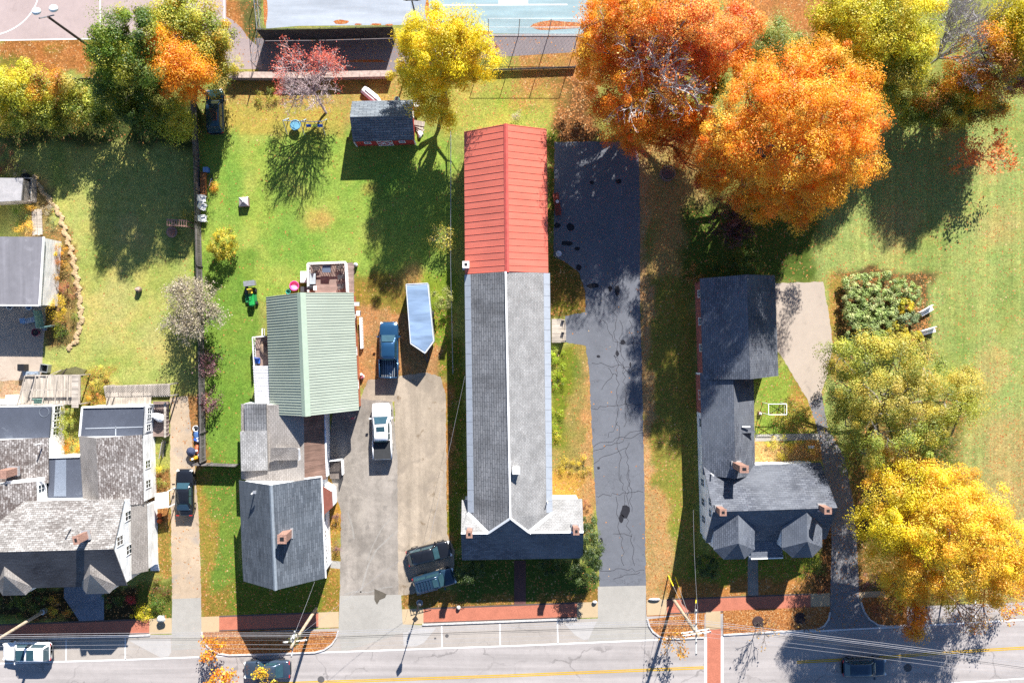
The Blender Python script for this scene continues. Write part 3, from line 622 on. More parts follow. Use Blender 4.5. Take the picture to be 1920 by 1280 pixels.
nw, ne = W(866, 937, 3.5), W(1091.5, 935, 3.5); sw, se = W(866, 1049.5, 3.5), W(1093, 1046, 3.5)
m = MB(); m.m = 1; m.solid([nw, rw, vW, eS, W(879, 937, 3.5)], [(0, 1, 2, 3, 4)], .13); m.solid([ne, W(1034, 935.5, 3.5), eSE, vE, re], [(0, 1, 2, 3, 4)], .13)
m.m = 0; m.solid([rw, sw, se, re, vE, vW], [(0, 1, 2, 3, 4, 5)], .13); m.solid([vW + Vector((0, 0, .003)), vE + Vector((0, 0, .003)), ap + Vector((0, 0, .003))], [(0, 1, 2)], .1)
m.build('roof', [SH_SHADED, SH_CHURCHE], R)
def edge(root, pts, w=.3, mat=None, up=.05, name='flashing'):
    m = MB()
    for i in range(len(pts) - 1): m.bar(pts[i] + Vector((0, 0, up)), pts[i + 1] + Vector((0, 0, up)), w, .05)
    m.build(name, mat or M_WHITE, root)
edge(R, [rN, ap], .17, plain('ridge_white', (.74, .74, .73, 1), .6), name='ridge_cap')
edge(R, [vW, ap, vE], .2); edge(R, [eS, vW], .3); edge(R, [eSE, vE], .45); edge(R, [rw, vW], .16); edge(R, [vE, re], .2)
for a, b, c_, d_, ws in ((eN, eS, rN, W(957, 960, 6.9), .15), (eNE, eSE, rN, W(957, 960, 6.9), .15)):
    m = MB(); n = 21
    for i in range(n):
        p0, p1 = lerp(a, b, (i + .012) / n), lerp(a, b, (i + .988) / n); r0, r1 = lerp(c_, d_, i / n), lerp(c_, d_, (i + 1) / n)
        m.solid([p0 + Vector((0, 0, .03)), p1 + Vector((0, 0, .03)), lerp(p1, r1, ws) + Vector((0, 0, .03)), lerp(p0, r0, ws) + Vector((0, 0, .03))], [(0, 1, 2, 3)], .03)
    m.build('eave_flashing', M_FLASH, R)
m = MB()
def wallbox(m, pts, z0, z1):
    n = len(pts); m.add([(p.x, p.y, z0) for p in pts] + [(p.x, p.y, z1) for p in pts], [(i, (i + 1) % n, n + (i + 1) % n, n + i) for i in range(n)] + [tuple(range(n, 2 * n))])
ins = Vector((.35, 0, 0)); wallbox(m, [eN + ins, eS + ins, eSE - ins, eNE - ins], 0, 4.42); m.build('wall', M_CLAP, R)
m = MB(); a, b, c_, d_ = nw + Vector((.25, -.3, 0)), sw + Vector((.25, .3, 0)), se + Vector((-.25, .3, 0)), ne + Vector((-.25, -.3, 0))
wallbox(m, [a, b, c_, d_], 0, 3.55)
for p, q_, r_ in ((a, b, rw + Vector((.25, 0, 0))), (c_, d_, re - Vector((.25, 0, 0)))): m.add([(p.x, p.y, 3.55), (q_.x, q_.y, 3.55), (r_.x, r_.y, 5.52)], [(0, 1, 2)])
m.build('wall', M_CLAP, R)
CI = dict(N=(a, d_), E=(d_, c_), S=(b, c_), W=(a, b), cen=(a + c_) / 2)
for t_ in (.1, .25, .4, .62, .77, .9): window(R, CI, 'S', t_, 1.9, .9, 1.4)
NI = dict(W=(eN + ins, eS + ins), E=(eNE - ins, eSE - ins), cen=(eN + eSE) / 2)
for t_ in (.06, .2, .34, .48, .62, .76, .88): window(R, NI, 'W', t_, 2.4, .9, 1.7); window(R, NI, 'E', t_, 2.4, .9, 1.7)
m = MB(); p = lerp(b, c_, .5); m.box((p.x, p.y - .03, 1.1), (1.3, .08, 2.2)); m.build('door', M_BROWN, R)
chimney(R, 873.5, 496, 6.0, 3.9, .55, .55, M_BRICKW); chimney(R, 880, 1001, 6.7, 5.0, .5, .6); chimney(R, 1080.5, 995.5, 6.7, 5.0, .5, .6)
c = W(968, 882, 7.3); m = MB(); m.box((c.x, c.y, 6.75), (.6, .55, 1.1)); m.box((c.x, c.y, 7.34), (.7, .65, .1)); m.build('roof_vent', M_WHITE, R)
vent(R, 1026, 940, 5.0, .5, .05)
# ---- red garden shed
R = house('garden_shed', 'small red shed with white cross-braced doors and a black shingle roof', 718, 230, 'shed')
I = gable(R, ((660, 190), (775, 187.5), (777, 262), (662, 265.5)), 2.2, 3.75, 'h', (SH_SHED, SH_SHED), M_REDW, ov=(.05, .15), cap=None)
a, b = I['S']; m = MB(); c = lerp(a, b, .5); d = (b - a).normalized()
if d.x < 0: d = -d
nr = Vector((d.y, -d.x, 0)); M = Matrix((d, nr, Vector((0, 0, 1)))).transposed()
def onwall(u, z, o_=.03): return c + d * u + nr * o_ + Vector((0, 0, z - c.z))
for u in (-.75, 0, .75): m.bar(onwall(u, .1), onwall(u, 1.95), .1, .04)
for z in (.1, 1.0, 1.95): m.bar(onwall(-.75, z), onwall(.75, z), .04, .1)
for u0 in (-.75, 0): m.bar(onwall(u0, .1), onwall(u0 + .75, 1.0), .04, .09); m.bar(onwall(u0 + .75, 1.0), onwall(u0, 1.95), .04, .09)
m.build('door', M_WHITE, R)
m = MB()
for u in (-3.03, 3.03): m.bar(onwall(u, 0.02), onwall(u, 2.0), .1, .1)
m.build('corner_trim', M_WHITE, R)
for t_ in (.2, .8): window(R, I, 'S', t_, 1.35, .6, .7)
window(R, I, 'E', .3, 1.4, .6, .7)
# ---- house with the green metal roof
R = house('green_roofed_house', 'house with a ribbed pale green metal roof, brown link roof and slate grey front gable', 560, 800)
I = gable(R, ((498.7, 556.5), (662.8, 548.5), (673, 769), (506.5, 777)), 3.1, 6.9, 'v', (M_GREENROOF, M_GREENROOF), plain('salmon_siding', C(214, 128, 92), .8), ov=(.3, .2), ribs=(.26, .07, .045), cap=M_GREENTRIM, capw=.42, off=.5)
for t_ in (.18, .5, .8): window(R, I, 'E', t_, 1.7, .8, 1.2)
# link: brown low gable
I2 = gable(R, ((452, 757), (610, 757), (612, 898), (452, 898)), 2.9, 4.9, 'v', (SH_OLDPLAIN, plank('brown_link_roof', C(150, 120, 106), C(110, 88, 78), .5, 0, .9, .06, .06)), M_CLAP, ov=(.2, .0), off=.80)
q = [W(458, 757, 3.45), W(499, 757, 3.9), W(500, 809, 3.9), W(459, 809, 3.45)]; m = MB(); m.solid(q, [(3, 2, 1, 0)], .5); m.build('roof', SH_CHURCH, R)
q = [W(450, 809, 3.55), W(500, 808, 4.05), W(502, 881, 4.05), W(452, 883, 3.55)]; m = MB(); m.solid(q, [(3, 2, 1, 0)], .6); m.build('roof', SH_LIGHT, R)
m = MB(); m.bar(W(608.5, 770, 2.95), W(613, 892, 2.95), .14, .12); m.build('gutter', M_CLAPB, R)
# shed dormer on the link
q = [W(508, 839, 5.0), W(554, 838, 5.35), W(559, 842, 5.35), W(559, 862, 5.2), W(506, 863, 4.6)]; m = MB(); m.solid(q, [(0, 4, 3, 2, 1)], .12)
o = m.build('dormer_roof', SH_OLDPLAIN, R); m = MB(); c4 = [W(512, 841, 5), W(556, 841, 5), W(557, 861, 5), W(512, 861, 5)]; m.prism([p.xy for p in c4], 3.2, 4.42); m.build('dormer_wall', M_CLAP, R)
m = MB(); m.bar(W(560, 841, 5.2), W(562, 866, 4.6), .25, .1); m.build('gutter', M_WHITE, R)
I3 = gable(R, ((448, 900.5), (602, 894.5), (610.5, 1083), (456, 1089)), 4.4, 7.7, 'v', (SH_SLATE, SH_SLATE), M_CLAP, ov=(.3, .25), cap=plain('slate_ridge', C(150, 160, 170), .8), capw=.18)
for t_ in (.45, .62, .78, .9): window(R, I3, 'E', t_, 2.6, .8, 1.3)
for t_ in (.25, .75): window(R, I3, 'S', t_, 2.2, .8, 1.3); window(R, I3, 'S', .36 + .28 * (t_ > .5), 5, .7, 1.1)
m = MB(); m.bar(W(603, 894, 4.45), W(611, 1083, 4.45), .12, .1); m.build('gutter', M_WHITE, R)
m = MB(); m.bar(W(571, 897, 5.5), W(603, 893, 4.45), .14, .1); m.build('rake_board', M_WHITE, R)
chimney(R, 529, 1010, 8.6, 6.0, .75, .75); vent(R, 477, 922, 6.2, .9)
m = MB(); l = W(478, 922, 7.0); m.box((l.x, l.y, 7.1), (.3, .25, .15)); m.build('antenna', M_GALV, R)
q = [W(603, 910, 3.6), W(622, 922, 2.7), W(624, 950, 2.7), W(606, 966, 3.6)]; m = MB(); m.solid(q, [(0, 3, 2, 1)], .12); m.build('bay_roof', M_BROWN, R)
m = MB(); m.prism([XY(600, 908, 2.6), XY(621, 921, 2.6), XY(623, 950, 2.6), XY(604, 964, 2.6)], 0, 2.55); m.build('bay_wall', M_CLAP, R)
# side porch, white rail
m = MB(); m.prism([XY(618, 866), XY(640, 866), XY(640, 896), XY(620, 896)], 0, .35); po = m.build('porch', plank('porch_floor', C(120, 110, 104), C(60, 56, 54), .14, 0), R)
m = MB()
for a, b in (((618, 864), (641, 862)), ((641, 862), (642, 890))):
    A, B = W(*a, 1.3), W(*b, 1.3); m.bar(A, B, .09, .08); m.bar(A - Vector((0, 0, .85)), B - Vector((0, 0, .85)), .06, .06)
    n = 12
    for i in range(n + 1): p = lerp(A, B, i / n); m.box((p.x, p.y, .85), (.05, .05, .9))
m.build('railing', M_WHITE, po)
# white ribbed lean-to and side steps on the west
q = [W(474.5, 686, 2.4), W(507, 686, 2.9), W(509, 756, 2.9), W(478.5, 756, 2.4)]; m = MB(); m.solid(q, [(0, 3, 2, 1)], .1)
for i in range(24):
    a = lerp(q[0], q[3], i / 23); b = lerp(q[1], q[2], i / 23); m.bar(a + Vector((0, 0, .02)), b + Vector((0, 0, .02)), .05, .04)
m.build('lean_to_roof', plain('white_ribbed_metal', (.72, .70, .69, 1), .5), R)
m = MB(); m.prism([p.xy for p in [W(478, 688, 2.3), W(506, 688, 2.3), W(508, 754, 2.3), W(481, 754, 2.3)]], 0, 2.28); m.build('lean_to_wall', M_CLAP, R)
m = MB(); m.prism([XY(482, 630), XY(514, 630), XY(514, 690), XY(484, 690)], .35, .5); dk = m.build('side_deck', M_DECK, R)
m = MB()
def railrun(m, pts, z0, z1, n, w=.06, top=.09):
    for a, b in zip(pts[:-1], pts[1:]):
        A, B = W(*a), W(*b); L = (B - A).length; k = max(2, int(L / n))
        m.bar(A + Vector((0, 0, z1)), B + Vector((0, 0, z1)), top, .06); m.bar(A + Vector((0, 0, z0 + .12)), B + Vector((0, 0, z0 + .12)), .05, .05)
        for i in range(k + 1): p = lerp(A, B, i / k); m.box((p.x, p.y, (z0 + z1) / 2), (w, w, z1 - z0 - .04))
railrun(m, [(481, 632), (506, 630)], .5, 1.4, .16, .05); railrun(m, [(481, 632), (484, 688)], .5, 1.4, .16, .05); railrun(m, [(498, 616), (498, 630)], .3, 1.2, .16, .05)
m.build('railing', M_WHITE, dk)
# back deck
D = house('back_deck', 'raised timber deck with white railings behind the green roof', 618, 520, 'deck')
m = MB(); zd = .9; m.prism([p.xy for p in [W(578, 496, zd), W(662, 492, zd), W(664, 549, zd), W(580, 552, zd)]], zd - .12, zd); m.build('deck_floor', M_DECK, D)
m = MB()
for p in ((580, 498), (620, 496), (659, 494), (661, 520), (581, 525)): v = W(*p, .5); m.box((v.x, v.y, .39), (.14, .14, .78))
m.build('post', M_WOOD, D)
def zrail(m, pts, z0, z1):
    for a, b in zip(pts[:-1], pts[1:]):
        A, B = W(*a, z1), W(*b, z1); L = (B - A).length; k = int(L / .17); dz = Vector((0, 0, z1 - z0))
        m.bar(A, B, .2, .06); m.bar(A - dz * .9, B - dz * .9, .06, .06)
        for i in range(k + 1): p = lerp(A, B, i / k); m.box((p.x, p.y, (z0 + z1) / 2), (.05, .05, z1 - z0 - .04))
m = MB(); zrail(m, [(578, 547), (577, 494), (648, 491.5), (651, 547)], zd, zd + 1.0); m.build('railing', M_WHITE, D)
m = MB()
for i in range(5): A, B = W(655, 500 + i * 9, .75 - i * .14), W(664, 500 + i * 9, .75 - i * .14); m.bar(A, B, .42, .05)
m.build('stair', M_DECK, D)
# ---- right-hand house: barn, ell and cape front
R = house('cape_house', 'blue-grey shingled cape house with two hexagonal bays, long ell and brick-walled barn', 1400, 800)
I = gable(R, ((1312.5, 522), (1453, 516), (1459.5, 704.5), (1318.5, 711)), 3.3, 6.2, 'v', (SH_SHADED, SH_RIGHT), M_BRICKWALL, ov=(.3, .2))
for t_ in (.13, .42, .7): window(R, I, 'W', 1 - t_, 1.7, .7, 1.0)
I = gable(R, ((1313, 700), (1413, 704), (1416, 890), (1318, 890)), 2.9, 5.0, 'v', (SH_SHADED, SH_RIGHT), M_CLAPB, ov=(.3, 0))
a, b = I['W']; m = MB(); p0, p1 = lerp(b, a, .02), lerp(b, a, .40); m.bar(p0 + Vector((-.01, 0, 1.3 - p0.z)), p1 + Vector((-.01, 0, 1.3 - p1.z)), .06, 2.5); m.build('brick_facing', M_BRICKWALL, R)
for t_ in (.78, .50): window(R, I, 'W', t_, 1.6, .9, 1.2)
q = [W(1378, 793, 4.55), W(1411, 796, 4.1), W(1417, 811, 3.85), W(1380, 812, 4.45)]; m = MB(); m.solid(q, [(0, 3, 2, 1)], .1); m.build('dormer_roof', SH_RIGHT, R)
m = MB(); m.prism([p.xy for p in [W(1380, 795, 3.9), W(1411, 797, 3.9), W(1414, 809, 3.9), W(1382, 811, 3.9)]], 2.8, 3.85); m.build('dormer_wall', M_DGREY, R)
I = gable(R, ((1319, 875), (1539, 867), (1549, 1010), (1323, 1017)), 3.0, 6.2, 'h', (SH_RIGHT, SH_SHADED), M_CLAPB, ov=(.25, .25))
for t_, z in ((.25, 1.6), (.5, 1.6), (.78, 1.6), (.42, 4.2), (.58, 4.2)): window(R, I, 'W', t_, z, .75, 1.2 if z < 3 else .9)
bay(R, (1338, 1030), (1357, 1048.5), (1396, 1047.5), (1415, 1030), 4.6, (1384.5, 1018), 5.9, (1384, 962), SH_SHADED, M_CLAPB, close=((1338, 990), (1415, 988)))
bay(R, (1466, 1027), (1486, 1045.5), (1523, 1044.5), (1541.5, 1025), 4.6, (1514, 1015), 5.9, (1513, 958), SH_SHADED, M_CLAPB, close=((1466, 987), (1541.5, 985)))
m = MB(); q = [W(1410, 1014, 2.9), W(1466, 1012, 2.9), W(1468, 1045, 2.8), W(1408, 1047, 2.8)]; m.solid(q, [(0, 3, 2, 1)], .14); pr = m.build('porch_roof', SH_SHADED, R)
m = MB(); m.bar(q[3] + Vector((0, 0, .0)), q[2], .12, .16); m.build('fascia', M_WHITE, pr)
for p in (q[3], q[2]): m = MB(); m.box((p.x, p.y + .15, 1.35), (.14, .14, 2.66)); m.build('post', M_WHITE, pr)
m = MB()
for i in range(3): c = W(1418, 1041 + i * 2.2, .4 - i * .13); m.box((c.x, c.y, .36 - i * .13), (1.6, .3, .12))
m.build('step', M_GALV, R)
chimney(R, 1395, 879, 7.2, 4.3, .75, .6); chimney(R, 1355.5, 960, 7.4, 5.5, .55, .55); chimney(R, 1552, 957, 7.4, 5.5, .6, .55)
vent(R, 1335, 889, 4.0, .5)
m = MB(); l = W(1400, 800, 4.6); m.box((l.x, l.y, 4.42), (.8, .12, .1)); m.build('snow_guard', M_WHITE, R)
# ---- left-hand house
R = house('white_clapboard_house', 'white clapboard house with lichen-stained shingles and two flat dark rear roofs', 150, 960)
I = gable(R, ((-90, 943), (233, 935), (238, 1097), (-90, 1106)), 5.5, 7.95, 'h', (SH_OLDMAIN, shingle('shaded_old_shingle', C(120, 118, 122), C(96, 94, 98), C(70, 68, 72), row=.2, stain=C(70, 68, 72), thr=.56, amt=.5, fade=C(140, 138, 140))), M_CLAP, ov=(.25, .12))  # south slope gets a darker shingle copy, grazing light put into its tone
for t_, z in ((.2, 4.6), (.62, 4.6), (.45, 6.4)): window(R, I, 'E', t_, z, .9, 1.3)
bay(R, (149, 1093), (162, 1113), (205, 1112), (219, 1097), 5.5, (169, 1076), 7.0, (169, 1052), SH_OLDPLAIN, M_CLAP, close=((149, 1080), (219, 1085)))
bay(R, (-9, 1096), (5, 1116), (48, 1115), (62, 1100), 5.5, (8, 1079), 7.0, (8, 1055), SH_OLDPLAIN, M_CLAP, close=((-9, 1083), (62, 1088)))
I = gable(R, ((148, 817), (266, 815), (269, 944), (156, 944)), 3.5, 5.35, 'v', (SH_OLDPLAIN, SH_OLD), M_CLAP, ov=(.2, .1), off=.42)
for t_ in (.46, .76): window(R, I, 'E', t_, 1.9, .8, 1.2)
I = flatroof(R, ((155, 763), (270, 761), (267, 816), (150, 818)), 3.2, M_MEMBRANE, M_CLAP, parapet=(0, 3))
for t_ in (.2, .45, .8): window(R, I, 'E', t_, 1.7, .7, 1.0)
flatroof(R, ((91, 857), (150, 855), (156, 936), (90, 936)), 3.0, M_MEMBRANE, M_CLAP, parapet=(0, 2))
m = MB(); m.solid([W(104, 862, 3.03), W(124, 861, 3.03), W(124, 930, 3.03), W(101, 930, 3.03)], [(0, 3, 2, 1)], .02); m.build('roof_patch', pavement('pale_membrane', C(140, 150, 166), .06), R)
m = MB()
for a, b in (((160, 803), (268, 800)), ((217, 799), (217, 816))): m.bar(W(*a, 3.22), W(*b, 3.22), .1, .03)
m.build('roof_seam', M_FLASH, R)
I = flatroof(R, ((-90, 764), (96, 762), (92, 821), (-90, 826)), 2.8, M_MEMBRANE, M_CLAP, parapet=())
for t_ in (.13, .36, .6, .83): window(R, I, 'E', t_, 1.5, .8, 1.1)
m = MB(); c = W(83, 772, 2.8)
m.tube([(c.x + .48 * math.cos(a), c.y + .48 * math.sin(a), 2.81) for a in np.linspace(0, 6.283, 25)], .035, 5, False); m.build('roof_ring', plain('ring_mark', C(130, 138, 150), .8), R)
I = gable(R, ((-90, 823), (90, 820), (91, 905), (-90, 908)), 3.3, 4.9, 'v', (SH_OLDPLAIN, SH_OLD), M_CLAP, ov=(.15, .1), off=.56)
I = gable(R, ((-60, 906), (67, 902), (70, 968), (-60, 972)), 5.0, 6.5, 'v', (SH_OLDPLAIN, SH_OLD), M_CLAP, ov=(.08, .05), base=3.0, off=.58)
window(R, I, 'E', .25, 4.0, .8, 1.1)
m = MB(); m.bar(W(12, 905, 5.6), W(84, 897, 4.1), .35, .12); m.build('rake_board', M_WHITE, R)
chimney(R, 3, 889, 6.6, 4.3, .9, .7, flue=False); chimney(R, 143, 1012, 9.4, 7.2, .45, .7, None, rz=.2)
vent(R, 128, 991, 7.5, .6); vent(R, 73, 832, 4.3, .6)
q = [W(245, 951, 4.7), W(275, 945, 2.9), W(277.5, 1070, 2.9), W(247, 1076, 4.7)]; m = MB(); m.solid(q, [(0, 3, 2, 1)], .12); m.build('lean_to_roof', SH_OLDPLAIN, R)
m = MB(); P = [W(250, 953, 2.75), W(273, 948, 2.75), W(275, 1068, 2.75), W(252, 1072, 2.75)]; m.prism([XY(240, 953, 2.75)] + [p.xy for p in P[1:3]] + [XY(243, 1072, 2.75)], 0, 2.74); m.build('lean_to_wall', M_CLAP, R)
q = [W(290, 925, 2.1), W(315, 921, 2.0), W(316, 951, 2.0), W(291, 954, 2.1)]; m = MB(); m.solid(q, [(0, 3, 2, 1)], .1); cn = m.build('door_canopy', plain('cream_canopy', (.66, .62, .54, 1), .6), R)
m = MB(); m.bar(q[1], q[2], .08, .14); m.build('fascia', M_WHITE, cn)
for p in (q[1], q[2]): m = MB(); m.box((p.x - .05, p.y, 1.0), (.08, .08, 1.95)); m.build('post', M_WHITE, cn)
m = MB()
for i in range(5): c = W(284 + 3.2 * i * .2, 1055 + i * 3.2, .8 - i * .16); m.box((c.x + .2, c.y, .74 - i * .16), (.9, .2, .05))
m.build('stair', M_WHITE, R)
# garage at the far left and weathered shed
R = house('flat_roofed_garage', 'low garage with flat grey membrane roof and white east wall', 20, 510, 'garage')
I = flatroof(R, ((-120, 443), (83, 444), (75, 573), (-120, 571)), 3.4, M_MEMBRANE2, M_CLAP, ov=.08, parapet=(1,))
m = MB(); m.bar(W(-120, 571, 3.36), W(75, 573, 3.36), .12, .2); m.build('fascia', M_WHITE, R)
R = house('plank_shed', 'old grey plank lean-to shed with patched rough roof above the left flower bed', 20, 356, 'shed')
I = flatroof(R, ((-60, 333), (43, 334), (39, 376), (-60, 381)), 2.3, pavement('peeling_roof', C(200, 196, 196), .12, patch=C(232, 226, 226), spots=C(96, 92, 92), stain=.9), M_WOOD, ov=.1)
# ---------------------------------------------------------------- vegetation
def rgb(r, g, b, k=.92): return np.array(C(r, g, b, k)[:3])
P_ORANGE = [rgb(255, 184, 48), rgb(255, 204, 66), rgb(255, 162, 44), rgb(250, 142, 44)]
P_ORED = [rgb(255, 176, 78), rgb(255, 156, 74), rgb(246, 132, 78), rgb(255, 198, 100)]
P_YELLOW = [rgb(255, 234, 44), rgb(244, 222, 44), rgb(222, 212, 50), rgb(255, 214, 50)]
P_GOLD = [rgb(255, 226, 60), rgb(255, 204, 60), rgb(240, 222, 74), rgb(255, 192, 66)]
P_AMBER = [rgb(255, 188, 40), rgb(255, 206, 60), rgb(250, 160, 36), rgb(238, 140, 40)]
P_GREENY = [rgb(190, 192, 70), rgb(146, 162, 58), rgb(222, 200, 76), rgb(110, 132, 52)]
P_GREEN = [rgb(134, 156, 48), rgb(100, 132, 40), rgb(190, 186, 60), rgb(76, 108, 36)]
P_DKGREEN = [rgb(88, 118, 42), rgb(66, 98, 36), rgb(120, 138, 50), rgb(140, 146, 54)]
P_LIME = [rgb(236, 224, 60), rgb(220, 214, 58), rgb(196, 200, 60), rgb(244, 214, 70)]
P_OLIVE = [rgb(224, 208, 90), rgb(190, 186, 80), rgb(238, 210, 98), rgb(150, 160, 72), rgb(214, 196, 92)]
P_MIX = [rgb(246, 180, 60), rgb(222, 146, 62), rgb(236, 216, 70), rgb(140, 154, 66), rgb(196, 124, 66)]
P_TAN = [rgb(206, 190, 170), rgb(186, 170, 150), rgb(220, 206, 184), rgb(190, 184, 136)]
P_PURPLE = [rgb(120, 74, 84), rgb(150, 100, 110), rgb(96, 56, 66), rgb(170, 124, 130)]
P_RUST = [rgb(190, 116, 84), rgb(160, 94, 74), rgb(214, 146, 104), rgb(136, 86, 66)]
P_SAGE = [rgb(170, 184, 120), rgb(140, 160, 96), rgb(196, 204, 146), rgb(110, 134, 76)]
P_RED = [rgb(244, 112, 90), rgb(232, 130, 112), rgb(222, 92, 84), rgb(240, 150, 120)]
P_CLEM = [rgb(232, 90, 60), rgb(210, 130, 104), rgb(236, 120, 70), rgb(180, 150, 140)]
def leafmesh(name, pos, nrm, size, cols, parent, rng, aspect=.6):
    n = len(pos); off = OFF.get(parent.name) if parent is not None else None
    if off is not None: pos = pos - np.array(off)
    r = rng.normal(size=(n, 3)); u = np.cross(nrm, r); u /= np.linalg.norm(u, axis=1, keepdims=True) + 1e-9; v = np.cross(nrm, u)
    s = (size * rng.uniform(.6, 1.35, n))[:, None]; a = s * .5; b = s * .5 * aspect
    fold = nrm * (s * .12)
    V = np.stack([pos - u * a, pos + v * b + fold, pos + u * a, pos - v * b + fold], 1).reshape(-1, 3).astype(np.float32)
    me = bpy.data.meshes.new(name); me.vertices.add(4 * n); me.vertices.foreach_set('co', V.ravel())
    me.loops.add(4 * n); me.loops.foreach_set('vertex_index', np.arange(4 * n, dtype=np.int32))
    me.polygons.add(n); me.polygons.foreach_set('loop_start', np.arange(0, 4 * n, 4, dtype=np.int32)); me.polygons.foreach_set('loop_total', np.full(n, 4, dtype=np.int32))
    ca = me.color_attributes.new('leafcol', 'FLOAT_COLOR', 'POINT')
    c4 = np.concatenate([np.repeat(cols, 4, 0), np.ones((4 * n, 1))], 1).astype(np.float32); ca.data.foreach_set('color', c4.ravel())
    me.materials.append(M_LEAF); me.update(); me.validate()
    o = bpy.data.objects.new(name, me); COL.objects.link(o); o.parent = parent; return o
def crown_points(lobes, pal, rng, dens=.44, per=270, rc=.95, size=.3, shell=.36, low=-.7, jit=.14, upb=.25):
    """lobes: (px,py,z,r_px,rz[,palette]) seen from above; clumps over each lobe's surface, leaves round each clump"""
    PP, NN, CC, CL = [], [], [], []
    for L in lobes:
        c = np.array(W(L[0], L[1], L[2])); r = L[3] / S * (H - L[2]) / H; rz = L[4]; pl = L[5] if len(L) > 5 else pal
        K = max(6, int(4 * math.pi * r * (r + rz) * .5 * dens))
        d = rng.normal(size=(K * 3, 3)); d /= np.linalg.norm(d, axis=1, keepdims=True); d = d[d[:, 2] > low][:K]; K = len(d)
        f = (1 - shell * rng.random(K) ** 1.6) * (1 + .10 * np.sin(3 * np.arctan2(d[:, 1], d[:, 0]) + rng.random() * 6) + .08 * np.sin(5 * np.arctan2(d[:, 1], d[:, 0]) + d[:, 2] * 4 + rng.random() * 6))
        cc = c + d * np.array([r, r, rz]) * f[:, None]; cc[:, 2] = np.maximum(cc[:, 2], .35)
        base = rng.integers(0, len(pl), K); br = rng.uniform(.7, 1.2, K)
        n = (per * rng.uniform(.5, 1.5, K)).astype(int); idx = np.repeat(np.arange(K), n); N = len(idx)
        q = rng.normal(size=(N, 3)); q /= (np.linalg.norm(q, axis=1, keepdims=True) + 1e-9); qd = q.copy(); rad = rc * np.clip(rng.lognormal(-.08, .32, K), .45, 1.6); q = q * (rng.random((N, 1)) ** .38) * rad[idx][:, None] * np.array([1, 1, .66])
        p = cc[idx] + q; p[:, 2] = np.maximum(p[:, 2], .1)
        nn = qd * .95 + d[idx] * .3 + rng.normal(size=(N, 3)) * .4; nn += np.array([.1, .32, .22]); nn[:, 2] += upb
        nn /= np.linalg.norm(nn, axis=1, keepdims=True)
        pa = np.array(pl); alt = rng.integers(0, len(pl), N); mix = rng.uniform(0, .4, N)[:, None]
        col = (pa[base[idx]] * (1 - mix) + pa[alt] * mix) * (br[idx] * rng.uniform(1 - jit, 1 + jit, N))[:, None]
        PP.append(p); NN.append(nn); CC.append(col); CL.append(cc)
    return np.concatenate(PP), np.concatenate(NN), np.concatenate(CC), CL
def limb(m, a, b, r0, r1, rr, k=5, bend=.12, n=4):
    a, b = Vector(a), Vector(b); L = (b - a).length; pts = [a]
    for i in range(1, n): f = i / n; pts.append(a.lerp(b, f) + Vector((rr.uniform(-1, 1), rr.uniform(-1, 1), rr.uniform(-.2, .8))) * bend * L * math.sin(f * 3.14))
    pts.append(b); m.tube(pts, [r0 + (r1 - r0) * i / n for i in range(n + 1)], k)
    return pts
def tree(name, label, base, lobes, pal, cat='tree', group=None, trunk=.22, bark=None, seed=1, limbs=3, **kw):
    v = W(*base); T = thing(name, label, cat, (v.x, v.y, 0), group=group); rng = np.random.default_rng(seed); rr = random.Random(seed)
    size = kw.pop('size', .3) * .54; asp = kw.pop('aspect', .62)
    p, n, c, cl = crown_points(lobes, pal, rng, **kw); leafmesh('crown', p, n, size, c, T, rng, asp)
    m = MB(); zt = min(L[2] - L[4] * .5 for L in lobes); zt = max(zt, .25)
    cx = sum(W(L[0], L[1], L[2]).x for L in lobes) / len(lobes); cy = sum(W(L[0], L[1], L[2]).y for L in lobes) / len(lobes)
    b = Vector((v.x, v.y, -.05)); top = Vector((lerp(v.x, cx, .35), lerp(v.y, cy, .35), zt * .8))
    limb(m, b, top, trunk, trunk * .75, rr, 8, .04)
    for L, cc in zip(lobes, cl):
        ce = W(L[0], L[1], L[2]); ce = Vector((ce.x, ce.y, max(.2, ce.z - L[4] * .2))); pts = limb(m, top, ce, trunk * .6, trunk * .22, rr, 6, .1)
        for j in range(limbs):
            e = cc[rr.randrange(len(cc))]; q = limb(m, pts[rr.choice((2, 3, 4))], Vector(e), trunk * .22, trunk * .06, rr, 4, .1)
            for w_ in range(2):
                e2 = Vector(q[-2]) + Vector((rr.uniform(-1, 1), rr.uniform(-1, 1), rr.uniform(.1, .8))) * max(.4, trunk * 4); limb(m, q[-2], e2, trunk * .1, trunk * .03, rr, 3, .08, 2)
    m.build('trunk', bark or M_BARK, T); return T
def branchy(m, p, d, L, r, depth, rr, tips, spread=.5, up=.15, k=4, shrink=.68, rs=.6):
    d = d.normalized(); mid = p + d * L * .5 + Vector((rr.uniform(-1, 1), rr.uniform(-1, 1), rr.uniform(-1, 1))) * L * .06
    e = p + d * L; m.tube([p, mid, e], [r, r * .8, r * .6], k if depth > 1 else 3, False)
    if depth == 0: tips.append((e, d)); return
    for i in range(rr.choice((2, 3, 3)) if depth > 1 else 3):
        nd = d + Vector((rr.gauss(0, spread), rr.gauss(0, spread), rr.gauss(0, spread * .7) + up)); st = p.lerp(e, rr.uniform(.55, 1.0))
        branchy(m, st, nd, L * shrink * rr.uniform(.8, 1.2), r * rs, depth - 1, rr, tips, spread, up, k, shrink, rs)
